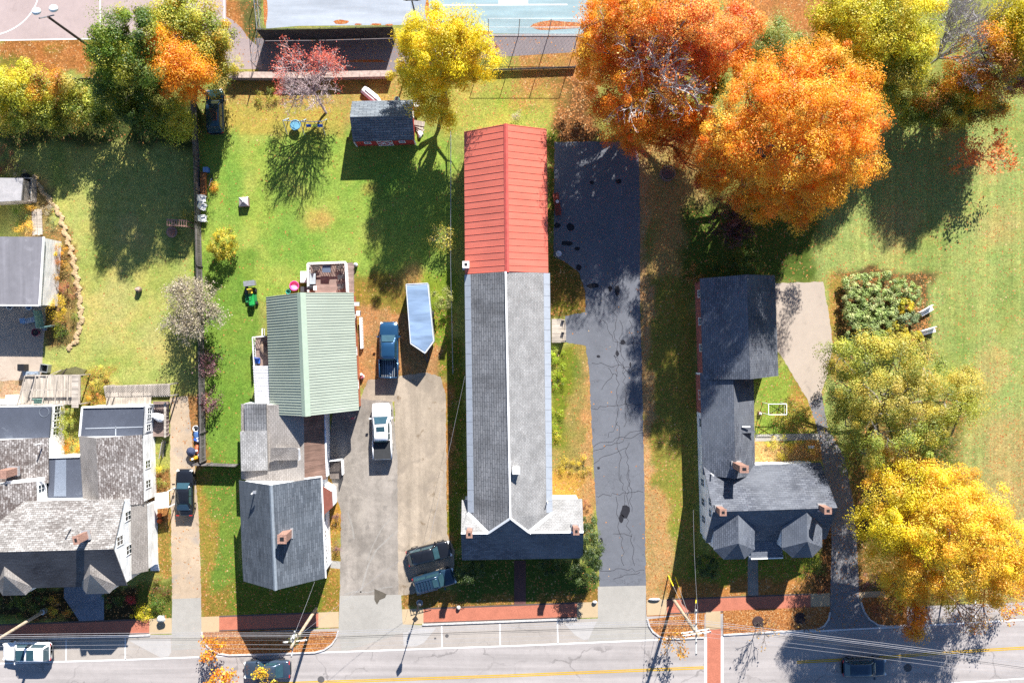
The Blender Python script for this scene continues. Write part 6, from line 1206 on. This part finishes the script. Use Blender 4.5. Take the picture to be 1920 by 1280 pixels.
simple('bench', 'pale slatted bench along the left rail of the deck', 'bench', [('seat', plain('pale_bench', C(196, 206, 212), .6), lambda m: m.box((0, 0, .42), (.6, 1.1, .08))), ('backrest', MATS['pale_bench'] if 'pale_bench' in MATS else M_WHITE, lambda m: m.box((-.3, 0, .7), (.07, 1.1, .5))), ('base', M_DGREY, lambda m: m.box((0, 0, .19), (.5, 1.0, .38)))], 588, 523, 0, None, zd)
simple('grill', 'black grill with white shelf at the house end of the deck', 'grill', [('cabinet', M_GREY, lambda m: m.box((0, 0, .42), (.6, .5, .84))), ('lid', M_DARK, lambda m: loft(m, [(-.28, [(.24, .85), (.24, 1.0), (.1, 1.1), (0, 1.1)]), (.28, [(.24, .85), (.24, 1.0), (.1, 1.1), (0, 1.1)])])), ('shelf', M_WHITE, lambda m: m.box((.45, 0, .86), (.3, .45, .04)))], 586, 541, 0, None, zd)
ch = None
for i, (x, y, a, lb) in enumerate(((596, 502, 200, 'slatted deck chair in the left far corner of the deck'), (638, 502, 20, 'slatted deck chair in the right far corner of the deck'), (640, 520, 10, 'slatted deck chair midway along the right deck rail'), (640, 538, 5, 'slatted deck chair at the house end of the right deck rail'))):
    if ch is None: ch = simple('deck_chair', lb, 'chair', [('seat', M_DGREY, lambda m: [m.box((-.25 + j * .12, 0, .42), (.07, .5, .04)) for j in range(5)]), ('backrest', M_DGREY, lambda m: [m.box((.33, -.2 + j * .1, .7), (.05, .05, .55)) for j in range(5)])] + [('leg', M_DGREY, lambda m, a_=a_, b_=b_: m.box((a_, b_, .2), (.05, .05, .4))) for a_ in (-.25, .28) for b_ in (-.2, .2)], x, y, a, 'dark slatted deck chairs', zd)
    else: v = W(x, y, zd); dup(ch, (v.x, v.y, zd), math.radians(a), lb)
simple('cool_box', 'white chest beside the deck on the lawn side', 'chest', [('body', M_RESIN, lambda m: m.box((0, 0, .35), (.55, 1.1, .7))), ('lid', M_WHITE, lambda m: m.box((0, 0, .73), (.6, 1.15, .07)))], 572, 520)
simple('log_crate', 'black crate between white chest and green roof', 'crate', [('crate', M_DARK, lambda m: m.box((0, 0, .3), (.7, .5, .6))), ('lid', M_DGREY, lambda m: m.box((0, 0, .62), (.74, .54, .05)))], 573, 543)
simple('propane_tank', 'small white gas bottle at the outer deck corner', 'gas bottle', [('bottle', M_RESIN, lambda m: m.lathe((0, 0, 0), [(.16, 0), (.2, .1), (.2, .5), (.1, .62), (.06, .7)], 14)), ('valve', M_GREY, lambda m: m.lathe((0, 0, .7), [(.06, 0), (.08, .1)], 8))], 668, 497)
for i, (nm, lb, ct, x, y, d, mat) in enumerate((('meter_box', 'white meter box on the salmon house wall', 'meter', 677, 588, (.35, .5, .6), M_RESIN), ('air_conditioner', 'white air conditioner in the salmon wall under the green roof', 'air conditioner', 674, 571, (.5, .35, .4), M_RESIN))):
    simple(nm, lb, ct, [('casing', mat, lambda m, d=d: m.box((0, 0, 1.5), d)), ('grille', M_DGREY, lambda m, d=d: m.box((d[0] / 2 + .005, 0, 1.5), (.02, d[1] * .7, d[2] * .7)))], x, y)
simple('lattice_screen', 'low white picket border along the salmon house wall', 'border', [('pickets', M_WHITE, lambda m: [m.box((0, -1.5 + j * .16, .25), (.05, .11, .5 + .05 * (j % 2))) for j in range(20)]), ('rail', M_WHITE, lambda m: m.box((-.04, 0, .3), (.04, 3.2, .07))), ('shelf', M_WHITE, lambda m: m.box((-.15, 0, .52), (.2, 3.2, .04)))], 681, 624, 2)
simple('flag_banner', 'little pink flag on a stick at the green roof front corner', 'flag', [('stick', M_WHITE, lambda m: m.tube([(0, 0, 0), (.1, -.25, 1.9)], .02, 5)), ('flag', plain('pink_cloth', C(232, 150, 170), .8), lambda m: m.add([(.05, -.12, 1.2), (.11, -.26, 1.9), (-.32, -.25, 1.75), (-.28, -.1, 1.15), (.05, -.10, 1.2), (.11, -.24, 1.9), (-.32, -.23, 1.75), (-.28, -.08, 1.15)], [(0, 1, 2, 3), (7, 6, 5, 4)]))], 668, 778)
simple('figurine', 'pink and white lawn ornament by the salmon wall corner', 'ornament', [('body', plain('ornament_pink', C(220, 130, 140), .6), lambda m: m.blob((0, 0, .3), (.2, .3, .3), .2, 4)), ('head', M_RESIN, lambda m: m.blob((0, .25, .6), (.15, .15, .16), .1, 2)), ('base', M_RESIN, lambda m: m.lathe((0, 0, 0), [(.25, 0), (.22, .1)], 12))], 679, 706)
# side deck things
simple('recliner', 'blue cushioned chair on the small side deck', 'chair', [('seat', M_BLUEP, lambda m: m.box((0, 0, .4), (.5, .55, .14))), ('backrest', plain('blue_stripe', (.12, .16, .42, 1), .8), lambda m: m.box((0, .3, .7), (.5, .1, .5))), ('base', M_DGREY, lambda m: m.box((0, 0, .17), (.4, .45, .33)))], 485, 676, 0, None, .5)
simple('parasol_bundle', 'tan folded tarpaulin on the small side deck', 'tarpaulin', [('tarp', plain('tan_tarp', C(176, 150, 130), .9), lambda m: (m.blob((0, 0, .25), (.45, .9, .26), .35, 9))), ('strap', M_DARK, lambda m: m.tube([(-.4, -.2, .3), (0, -.1, .52), (.4, .1, .3)], .03, 5))], 498, 655, 20, None, .5)
# left side yard
simple('tarp_crate', 'teal tarp in an open black crate beside the plank shed', 'crate', [('crate', M_WOOD, lambda m: [m.box(c_, d_) for c_, d_ in (((0, 1.15, .45), (1.5, .12, .9)), ((0, -1.15, .45), (1.5, .12, .9)), ((.72, 0, .45), (.1, 2.2, .9)))]), ('liner', M_DARK, lambda m: m.box((-.05, 0, .1), (1.4, 2.15, .2))), ('tarp', plain('teal_tarp', C(130, 176, 196), .35, var=.3, scale=5), lambda m: m.blob((.2, -.05, .35), (.5, .75, .35), .3, 6))], 55, 358)  # open plank crate holding a teal tarp
simple('tyre', 'old black tyre lying above the plank shed', 'tyre', [('tread', M_TYRE, lambda m: m.tube([(.38 * math.cos(a), .38 * math.sin(a), .14) for a in np.linspace(0, 6.283, 25)], .13, 8, False)), ('hub', M_DGREY, lambda m: m.lathe((0, 0, .04), [(.27, 0), (.25, .08)], 16))], 49, 334)
T = simple('plank_stack', 'stack of bleached grey planks leading to the garage roof', 'planks', [('plank', M_WOODV, lambda m, j=j: m.box((-.4 + j * .27, 0, .12 + .03 * (j % 2)), (.24, 2.7 - .12 * (j % 2), .06))) for j in range(4)] + [('sleeper', M_BARKL, lambda m, y_=y_: m.box((0, y_, .05), (1.1, .12, .1))) for y_ in (-.9, .9)], 71, 417, 2)
simple('sun_lounger', 'white folding lounger lying in the garage shade', 'lounger', [('bed', M_FLASH, lambda m: m.box((0, 0, .3), (1.3, .55, .06))), ('backrest', MATS['pale_blue_lid'], lambda m: m.box((-.5, .1, .45), (.5, .5, .05), M=Matrix.Rotation(.5, 3, 'Y'))), ('frame', M_GALV, lambda m: [m.box((a, b, .14), (.05, .05, .28)) for a in (-.5, .5) for b in (-.2, .2)])], 56, 601, 12)
for i, (x, y, lb) in enumerate(((22, 575, 'pale blue bucket chair at the garage doors'), (58, 576, 'blue plastic tub at the garage corner'))):
    simple('tub', lb, 'tub', [('tub', M_FLASH if i == 0 else MATS['pale_blue_lid'], lambda m: m.lathe((0, 0, 0), [(.22, 0), (.3, .4), (.24, .4), (.18, .06)], 4 if i else 16)), ('rim', M_RESIN, lambda m: m.tube([(.3 * math.cos(a), .3 * math.sin(a), .41) for a in np.linspace(0, 6.283, 17)], .03, 5, False))], x, y)
simple('garden_screen', 'folded pale teal garden screen between garage and yellow bush', 'screen', [('panel', plain('teal_canvas', C(150, 196, 190), .7), lambda m: (m.bar((-.1, 1.2, .8), (.2, -.6, .8), .04, 1.5), m.bar((.2, -.6, .7), (1.6, -.35, .7), .04, 1.3))), ('frame', M_GALV, lambda m: [m.box((a, b, .78), (.06, .06, 1.56)) for a, b in ((-.1, 1.25), (.2, -.65), (1.65, -.33))]), ('base', M_GREY, lambda m: m.box((.2, -.6, .03), (.5, .5, .06)))], 80, 604)
simple('flower_pot', 'dark red flower pot in the garage shade', 'flower pot', [('pot', plain('maroon_pot', (.2, .03, .06, 1), .5), lambda m: m.lathe((0, 0, 0), [(.25, 0), (.4, .5), (.34, .5), (.25, .1)], 16)), ('soil', M_BARKD, lambda m: m.lathe((0, 0, .4), [(.33, 0), (.3, .04)], 14))], 71, 623)
def binp(col): return [('bin', col, lambda m: (loft(m, [(-.3, [(.24, .05), (.3, .6), (.3, 1.0), (0, 1.0)]), (.3, [(.24, .05), (.3, .6), (.3, 1.0), (0, 1.0)])]))), ('lid', col, lambda m: m.box((0, 0, 1.04), (.68, .66, .06))), ('handle', M_GREY, lambda m: m.box((-.38, 0, .98), (.05, .5, .05)))]
simple('wheelie_bin', 'black wheeled bin on the concrete above the plank deck', 'bin', binp(M_DARK), 50, 688, 90)
for lb, x in (('grey-blue storage tub, left of the pair by the plank deck', 55), ('grey-blue storage tub, right of the pair by the plank deck', 69)): simple('storage_tub', lb, 'tub', [('tub', plain('grey_tub', C(176, 190, 206), .5) if 'grey_tub' not in MATS else MATS['grey_tub'], lambda m: m.box((0, 0, .22), (.72, .42, .44))), ('lid', MATS['grey_tub'], lambda m: m.box((0, 0, .47), (.78, .48, .07))), ('handle', M_GREY, lambda m: m.box((.2, 0, .52), (.2, .06, .04)))], x, 700, 4)
simple('open_box', 'open black box with pale rim beside the grey tubs', 'box', [('wall', M_GREY, lambda m: [m.box(c_, d_) for c_, d_ in (((0, .38, .35), (.8, .05, .7)), ((0, -.38, .35), (.8, .05, .7)), ((.38, 0, .35), (.05, .74, .7)), ((-.38, 0, .35), (.05, .74, .7)))]), ('base', M_DARK, lambda m: m.box((0, 0, .04), (.7, .7, .08)))], 89, 690, -8)
simple('rug_roll', 'mossy folded mat lying behind the plank deck', 'mat', [('mat', plain('moss_mat', C(130, 126, 84), .95, var=.3, scale=9), lambda m: m.solid([(-1.5, -.35, .12), (1.3, -.5, .1), (1.7, .1, .12), (.6, .45, .2), (-.8, .1, .25)], [(0, 1, 2, 3, 4)], .1)), ('strap', M_BARKD, lambda m: m.bar((-.9, -.5, .22), (-.2, .3, .26), .08, .03)), ('pole', M_WOOD, lambda m: m.bar((-3.2, -.9, .1), (-.8, .1, .2), .08))], 132, 695)
def pergola(label, pts, z, cols, lattice, name='pergola', cat='pergola'):
    v = W(*pts[0], z); T = thing(name, label, cat, (v.x, v.y, 0)); q = [W(*p, z) for p in pts]; m = MB(); m.prism([p.xy for p in [W(*p, .3) for p in pts]], .12, .3); m.build('deck_floor', MATS['porch_floor'] if lattice and 'porch_floor' in MATS else M_WOOD, T)  # lattice floor takes darker boards, standing in for shade under the slats
    m = MB()
    for p in q: m.box((p.x, p.y, z / 2 - .03), (.12, .12, z - .06))
    m.build('post', M_WOOD, T); m = MB()
    for i, (a, b) in enumerate(((q[0], q[1]), (q[3], q[2]), (lerp(q[0], q[3], .5), lerp(q[1], q[2], .5)))): m.bar(a, b, .12, .16)
    m.build('beam', M_WOOD, T); m = MB()
    for i in range(cols + 1): m.bar(lerp(q[0], q[1], i / cols) + Vector((0, 0, .11)), lerp(q[3], q[2], i / cols) + Vector((0, 0, .11)), .1, .07)
    m.build('rafter', M_WOOD, T)
    if lattice:
        m = MB(); L = (q[1] - q[0]).length; D = (q[3] - q[0]).length; st = .22; n = int((L + D) / st); ex = (q[1] - q[0]).normalized(); ey = (q[3] - q[0]).normalized(); up = Vector((0, 0, .17))
        for i in range(1, n):
            s0, s1, t0, t1 = i * st, i * st - D, 0.0, D
            if s0 > L: t0 = s0 - L; s0 = L
            if s1 < 0: t1 = D + s1; s1 = 0
            if t1 > t0:
                m.bar(q[0] + ex * s0 + ey * t0 + up, q[0] + ex * s1 + ey * t1 + up, .05, .02); m.bar(q[0] + ex * (L - s0) + ey * t0 + up + Vector((0, 0, .022)), q[0] + ex * (L - s1) + ey * t1 + up + Vector((0, 0, .022)), .05, .02)
        m.build('lattice', M_WOOD, T)
    return T
T = pergola('bleached plank deck with bare beam frame behind the left flat roof', [(48, 704), (150, 703), (150, 757), (34, 758)], 2.0, 5, False)
m = MB(); m.solid([W(135, 703, 2.2), W(147, 703, 2.2), W(147, 764, 2.2), W(134, 764, 2.2)], [(0, 3, 2, 1)], .06); m.build('walkboard', M_WOODV, T)
pergola('lattice topped pergola behind the right flat roof', [(196, 724), (318, 720), (318, 742), (200, 744)], 2.1, 5, True)
simple('boardwalk', 'weathered plank deck beside the lattice pergola', 'deck', [('deck_floor', M_WOOD, lambda m: m.box((0, 0, .3), (4.6, 1.6, .12)))] + [('joist', M_BARKL, lambda m, j=j: m.box((-1.9 + j * 1.27, 0, .12), (.1, 1.5, .24))) for j in range(4)], 244, 750)
simple('garden_chair', 'pale green plastic chair on the bleached plank deck', 'chair', [('seat', plain('pale_green_resin', C(150, 190, 176), .5), lambda m: m.box((0, 0, .4), (.9, .5, .06))), ('backrest', MATS['pale_green_resin'], lambda m: m.box((0, .26, .65), (.9, .08, .5))), ('leg', MATS['pale_green_resin'], lambda m: [m.box((a, b, .19), (.06, .06, .38)) for a in (-.4, .4) for b in (-.2, .2)])], 76, 752, 0, None, .3)
simple('freezer', 'white chest freezer standing behind the left flat roof', 'freezer', [('cabinet', M_RESIN, lambda m: m.box((0, 0, .42), (1.05, .95, .84))), ('lid', M_WHITE, lambda m: m.box((0, 0, .88), (1.1, 1.0, .08))), ('hinge', M_GREY, lambda m: m.box((0, .5, .86), (.5, .05, .08)))], 31, 748)
simple('storage_chest', 'low white chest at the left edge beside the freezer', 'chest', [('body', M_RESIN, lambda m: m.box((0, 0, .25), (1.2, .5, .5))), ('lid', M_WHITE, lambda m: m.box((0, 0, .53), (1.26, .56, .07)))], 6, 752)
T = simple('side_deck', 'narrow plank deck beside the right flat roof', 'deck', [('deck_floor', M_DECK, lambda m: m.box((0, 0, .5), (1.6, 3.6, .1))), ('railing', M_WOODV, lambda m: ([m.box((.78, -1.7 + j * .4, .95), (.07, .07, .9)) for j in range(9)], m.box((.78, 0, 1.42), (.22, 3.6, .06)))), ('post', M_BARKL, lambda m: [m.box((a, b, .22), (.1, .1, .44)) for a in (-.7, .7) for b in (-1.6, 1.6)])], 306, 784)
simple('grill', 'white covered grill on the narrow plank deck', 'grill', [('cover', plain('white_tarp', (.7, .72, .75, 1), .6, var=.2, scale=6), lambda m: m.blob((0, 0, .55), (.65, .42, .55), .3, 12, 12)), ('leg', M_DGREY, lambda m: [m.box((a, b, .1), (.05, .05, .2)) for a in (-.3, .3) for b in (-.2, .2)])], 302, 781, -8, None, .55)
simple('lattice_screen', 'dark lattice skirt below the narrow plank deck', 'lattice', [('lattice', M_BARKL, lambda m: [m.bar((-.7 + j * .18, 0, .1), (-.7 + j * .18 + .5, 0, .9), .04) for j in range(8)] + [m.bar((-.2 + j * .18, .03, .1), (-.7 + j * .18, .03, .9), .04) for j in range(8)]), ('frame', M_BARKL, lambda m: (m.box((0, 0, .95), (1.7, .08, .08)), m.box((0, 0, .06), (1.7, .08, .08))))], 308, 842, 80)
for lb, x, y in (('orange potted mum, upper of the two on the house ledge', 294, 964), ('orange potted mum, lower of the two on the house ledge', 294, 975)):
    simple('flower_pot', lb, 'flower pot', [('pot', M_BARKD, lambda m: m.lathe((0, 0, 0), [(.14, 0), (.2, .3), (.16, .3)], 12)), ('flowers', plain('orange_mums', C(206, 96, 44), .9, var=.3, scale=16) if 'orange_mums' not in MATS else MATS['orange_mums'], lambda m: m.blob((0, 0, .38), (.27, .27, .18), .15, 3, 12))], x + 8, y, 0, 'orange potted mums')
# junk by the fence
JX = [('toy_car', 'blue plastic ride-on toy in the junk by the fence', 'toy', 373, 824, M_BLUEP), ('toy_car', 'orange plastic ride-on toy in the junk by the fence', 'toy', 372, 841, plain('orange_plastic', C(232, 120, 80), .5)), ('toy_car', 'pink and white plastic toy at the foot of the junk pile', 'toy', 377, 849, plain('pink_white_plastic', C(232, 190, 180), .5)), ('toy_car', 'yellow toy on the ground at the short fence corner', 'toy', 366, 858, plain('yellow_plastic', C(236, 176, 40), .5))]
for nm, lb, ct, x, y, mt in JX: simple(nm, lb, ct, [('body', mt, lambda m: loft(m, [(-.4, [(.15, .12), (.2, .3), (.1, .42), (0, .44)]), (.1, [(.2, .12), (.22, .35), (.1, .5), (0, .5)]), (.45, [(.14, .14), (.16, .26), (.08, .3), (0, .3)])])), ('wheel', M_TYRE, lambda m: [m.tube([(a, b - .04, .12), (a, b + .04, .12)], .12, 10) for a in (-.26, .26) for b in (-.2, .2)]), ('seat', M_RESIN, lambda m: m.box((-.1, 0, .52), (.2, .2, .06)))], x, y, random.Random(x + y).uniform(0, 180), 'plastic toys by the fence')
simple('storage_tub', 'white tub at the top of the junk pile', 'tub', [('tub', M_RESIN, lambda m: m.lathe((0, 0, 0), [(.26, 0), (.33, .45), (.27, .45), (.2, .1)], 14)), ('lid', M_DARK, lambda m: m.lathe((0.05, 0, .46), [(.2, 0), (.05, .06)], 12))], 370, 802)
simple('tarpaulin', 'crumpled blue tarpaulin in the junk by the fence', 'tarpaulin', [('tarp', plain('blue_tarp', C(90, 130, 190), .5, var=.3, scale=6), lambda m: m.blob((0, 0, .2), (.5, .7, .3), .4, 8, 12)), ('board', M_RESIN, lambda m: m.box((.1, -.2, .5), (.5, .12, .05), .5))], 374, 815)
simple('umbrella_base', 'tilted dark blue garden umbrella by the junk pile', 'umbrella', [('canopy', plain('navy_cloth', C(70, 80, 110), .8), lambda m: m.lathe((0, 0, .6), [(.5, 0), (.3, .18), (.05, .3)], 8)), ('pole', M_GALV, lambda m: m.tube([(0, 0, 0), (0, 0, .85)], .025, 6))], 362, 845)
simple('planter_urn', 'white flower-filled urn at the front garden corner', 'flower pot', [('urn', M_GREY, lambda m: m.lathe((0, 0, 0), [(.2, 0), (.15, .2), (.3, .5)], 14)), ('flowers', plain('white_flowers', C(226, 226, 216), .9, var=.4, scale=14), lambda m: m.blob((0, 0, .6), (.38, .36, .25), .3, 7, 12))], 306, 1156)
# church side
simple('bench', 'reddish slatted bench with white saucer beside the red roof', 'bench', [('seat', plain('red_brown_slats', C(170, 80, 64), .8), lambda m: [m.box((-.24 + j * .16, 0, .4), (.12, 2.3, .05)) for j in range(4)]), ('leg', M_DGREY, lambda m: [m.box((0, y_, .19), (.5, .08, .36)) for y_ in (-.9, 0, .9)]), ('saucer', M_RESIN, lambda m: m.lathe((.05, .25, .43), [(.1, 0), (.17, .05)], 14))], 1044, 384, 8)
simple('dustbin', 'round galvanised lidded bin on the church driveway edge', 'bin', [('drum', M_GALV, lambda m: m.lathe((0, 0, 0), [(.26, 0), (.29, .7)], 18)), ('lid', M_GALV, lambda m: m.lathe((0, 0, .7), [(.32, 0), (.3, .06), (.08, .12), (.06, .18)], 18))], 1046.5, 477)
v = W(1045, 620); T = thing('entrance_steps', 'weathered timber ramp and steps at the church side door', 'steps', (v.x, v.y, 0)); m = MB(); m.prism([XY(1034, 598), XY(1053, 598), XY(1053, 642), XY(1034, 642)], .0, .5); m.build('landing', M_WOODV, T)
for i in range(2): m = MB(); m.prism([XY(1053 + i * 4, 602), XY(1057 + i * 4, 602), XY(1057 + i * 4, 638), XY(1053 + i * 4, 638)], 0, .33 - i * .15); m.build('step', M_WOODV, T)
m = MB()
for y in (600, 622, 640): p = W(1055, y); m.box((p.x, p.y, .45), (.3, .1, .9))
m.build('post', M_WOOD, T)
simple('wire_cage', 'round wire leaf cage in the shade below the orange maple', 'cage', [('hoop', plain('cage_wire', C(170, 150, 150), .6), lambda m: [m.tube([(.72 * math.cos(a), .72 * math.sin(a), z) for a in np.linspace(0, 6.283, 21)], .025, 5, False) for z in (.06, .4, .75)]), ('upright', MATS['cage_wire'] if 'cage_wire' in MATS else M_GREY, lambda m: [m.tube([(.72 * math.cos(a), .72 * math.sin(a), 0), (.72 * math.cos(a), .72 * math.sin(a), .78)], .015, 4) for a in np.linspace(0, 6.283, 17)]), ('leaf_pile', plain('brown_leaf_heap', C(130, 104, 100), .95, var=.5, scale=10), lambda m: m.blob((0, 0, .3), (.62, .62, .34), .2, 4, 12))], 1250, 327)
for i, (x, y, a) in enumerate(((1733, 583, 30), (1737, 621, 16))):
    lb = ('white bench in the hydrangea bed, upper of two', 'white bench in the hydrangea bed, lower of two')[i]
    if i == 0: bn = simple('bench', lb, 'bench', [('seat', M_WHITE, lambda m: [m.box((0, -.2 + j * .14, .42), (1.4, .11, .05)) for j in range(4)]), ('backrest', M_WHITE, lambda m: [m.box((0, .3, .6 + j * .14), (1.4, .04, .1)) for j in range(3)]), ('leg', M_WHITE, lambda m: [m.box((a_, 0, .2), (.08, .45, .4)) for a_ in (-.6, .6)])], x, y, a, 'white benches in the lawn bed')
    else: v = W(x, y); dup(bn, (v.x, v.y, 0), math.radians(a), lb)
v = W(1457, 775); T = thing('trellis', 'white garden trellis panel with crossed bars on the little lawn', 'trellis', (v.x, v.y, 0)); z = 1.7
A, B, Cc, Dd = W(1441, 757, z), W(1475, 757, z), W(1475, 777, z), W(1441, 777, z); m = MB()
for a, b in ((A, B), (B, Cc), (Cc, Dd), (Dd, A)): m.bar(a, b, .06, .05)
m.build('frame', M_WHITE, T); m = MB(); m.bar(A - Vector((0, 0, .05)), Cc - Vector((0, 0, .05)), .055, .03); m.bar(B - Vector((0, 0, .09)), Dd - Vector((0, 0, .09)), .055, .03)
for i in range(1, 9): m.bar(lerp(A, B, i / 9) - Vector((0, 0, .04)), lerp(Dd, Cc, i / 9) - Vector((0, 0, .04)), .014); m.build('cross_bar', M_WHITE, T)
for p in (A, B, Cc, Dd): m = MB(); m.box((p.x, p.y, z / 2 - .02), (.06, .06, z - .04)); m.build('post', M_WHITE, T)
simple('garden_lantern', 'small brick coloured lantern on the little lawn', 'lantern', [('base', M_BRICK, lambda m: m.box((0, 0, .15), (.34, .34, .3))), ('top', M_RESIN, lambda m: m.box((0, 0, .34), (.22, .22, .08)))], 1424, 774)
simple('garden_sign', 'little white sign plate among the bushes by the garden path', 'sign', [('plate', M_RESIN, lambda m: m.box((0, 0, 1.0), (.6, .3, .04), M=Matrix.Rotation(.4, 3, 'X'))), ('stake', M_GREY, lambda m: m.box((0, 0, .48), (.05, .05, .96)))], 1514, 835)
for lb, nm, x, y, d in (('white granite block beside the apron right of the church drive', 'granite_block', 1227, 1122, (1.2, .32, .3)), ('white granite block at the foot of the yew, left of the church drive', 'granite_block', 1115, 1127, (.5, .36, .35))):
    m = MB(); v = W(x, y); m.blob((v.x, v.y, d[2] / 2), (d[0] / 2, d[1] / 2, d[2] / 2), .12, 3, 12); tag(m.build(nm, M_KERB, base=True), lb, 'stone')
m = MB(); v = W(860, 1137); m.blob((v.x, v.y, .2), (.22, .22, .22), .1, 5, 10); tag(m.build('round_stone', plain('pale_stone', (.6, .55, .46, 1), .9, var=.2), base=True), 'pale round stone at the edge of the brick pavement', 'stone')
M_IRON = plain('cast_iron', (.09, .085, .085, 1), .7, var=.3, scale=9)
for lb, x, y, r in (('round iron manhole cover in the parking lane', 838, 1191, .19), ('small iron valve cover left of the parking lane manhole', 816, 1196, .11), ('dark round manhole cover beside the yellow line, lower left', 602, 1273, .36), ('round manhole cover near the dark moving car', 1702, 1251, .42)):
    m = MB(); v = W(x, y); m.lathe((v.x, v.y, .0125), [(r, 0), (r * .97, .006), (r * .8, .007), (.02, .008)], 22); tag(m.build('manhole_cover', M_IRON, base=True), lb, 'manhole cover')
simple('boat', 'white upturned dinghy leaning behind the red garden shed', 'boat', [('hull', M_RESIN, lambda m: loft(m, [(-1.3, [(.38, .1), (.42, .35), (.2, .55), (0, .58)]), (.3, [(.42, .1), (.46, .35), (.22, .55), (0, .6)]), (1.3, [(.1, .2), (.14, .35), (.06, .4), (0, .42)])])), ('keel', M_DGREY, lambda m: m.box((-.1, 0, .6), (1.8, .06, .06)))], 700, 184, -40)
simple('water_butt', 'teal barrel behind the red garden shed', 'barrel', [('barrel', M_TEALP, lambda m: m.lathe((0, 0, 0), [(.26, 0), (.3, .4), (.26, .85)], 16)), ('lid', M_DGREY, lambda m: m.lathe((0, 0, .85), [(.24, 0), (.2, .05)], 14))], 746, 190)
simple('air_conditioner', 'white box unit at the back corner of the red garden shed', 'box', [('casing', M_RESIN, lambda m: m.box((0, 0, .5), (.5, .75, 1.0))), ('grille', M_DGREY, lambda m: m.box((.26, 0, .55), (.02, .5, .6)))], 783, 200)
simple('scrap_pile', 'heap of pale scrap boards against the red shed side', 'scrap', [('board', M_WOOD, lambda m, j=j: m.box((.1 * math.sin(j * 3), -.5 + j * .22, .15 + .07 * j), (.5, 1.1, .05), .5 + j * .3)) for j in range(4)] + [('bag', M_RESIN, lambda m: m.blob((.1, -.9, .2), (.3, .35, .22), .3, 6))], 786, 236)
simple('stone_edging', 'row of pale stones edging the left flower bed along the lawn', 'edging', [('stones', plain('edging_stone', C(214, 184, 140), .95, var=.3, scale=6), lambda m: [m.blob(((x - 140) / S, (540 - y) / S, .06), (.2 + .06 * ((i * 7) % 3), .17 + .05 * ((i * 5) % 3), .12), .3, i, 7) for i, (x, y) in enumerate([(float(np.interp(y_, [330, 345, 400, 470, 520, 560, 600, 640, 655], [62, 70, 112, 134, 144, 150, 153, 142, 128])) + 2.5 * math.sin(y_ * 1.7), y_) for y_ in np.arange(330, 656, 3.1)])])], 140, 540)
# ---------------------------------------------------------------- light, sky, camera
EL, DX, DY = math.radians(33.0), .29, .957
sd = Vector((DX * math.cos(EL), DY * math.cos(EL), math.sin(EL)))
sun = bpy.data.lights.new('sun', 'SUN'); sun.energy = 5.0; sun.angle = math.radians(.5); sun.color = (1.0, .965, .91)
so = bpy.data.objects.new('sun', sun); COL.objects.link(so); so.rotation_euler = sd.to_track_quat('Z', 'Y').to_euler(); so.location = (0, 0, 120)
w = bpy.data.worlds.new('World'); SC.world = w; w.use_nodes = True; nt = w.node_tree
bg = nt.nodes['Background']; sk = nt.nodes.new('ShaderNodeTexSky'); sk.sky_type = 'NISHITA'; sk.sun_disc = False; sk.sun_elevation = EL; sk.ozone_density = 5.0; sk.air_density = .8; sk.dust_density = .2; sk.sun_rotation = math.atan2(DX, DY)
nt.links.new(sk.outputs[0], bg.inputs[0]); bg.inputs[1].default_value = .068
cam = bpy.data.cameras.new('camera'); co = bpy.data.objects.new('camera', cam); COL.objects.link(co); co.location = (0, 0, H); co.rotation_euler = (0, 0, 0)
cam.sensor_width = 36; cam.lens = 36 * S * H / 1920; cam.shift_x = (960 - NX) / 1920; cam.shift_y = -(640 - NY) / 1920; cam.clip_end = 3000; cam.clip_start = 1
SC.camera = co
SC.view_settings.view_transform = 'Standard'; SC.view_settings.look = 'None'; SC.view_settings.exposure = 1.32; SC.view_settings.gamma = 1; SC.view_settings.use_curve_mapping = False
SC.cycles.use_denoising = False; SC.cycles.sample_clamp_indirect = 4.0; SC.cycles.max_bounces = 8; SC.cycles.transmission_bounces = 4; SC.cycles.diffuse_bounces = 4
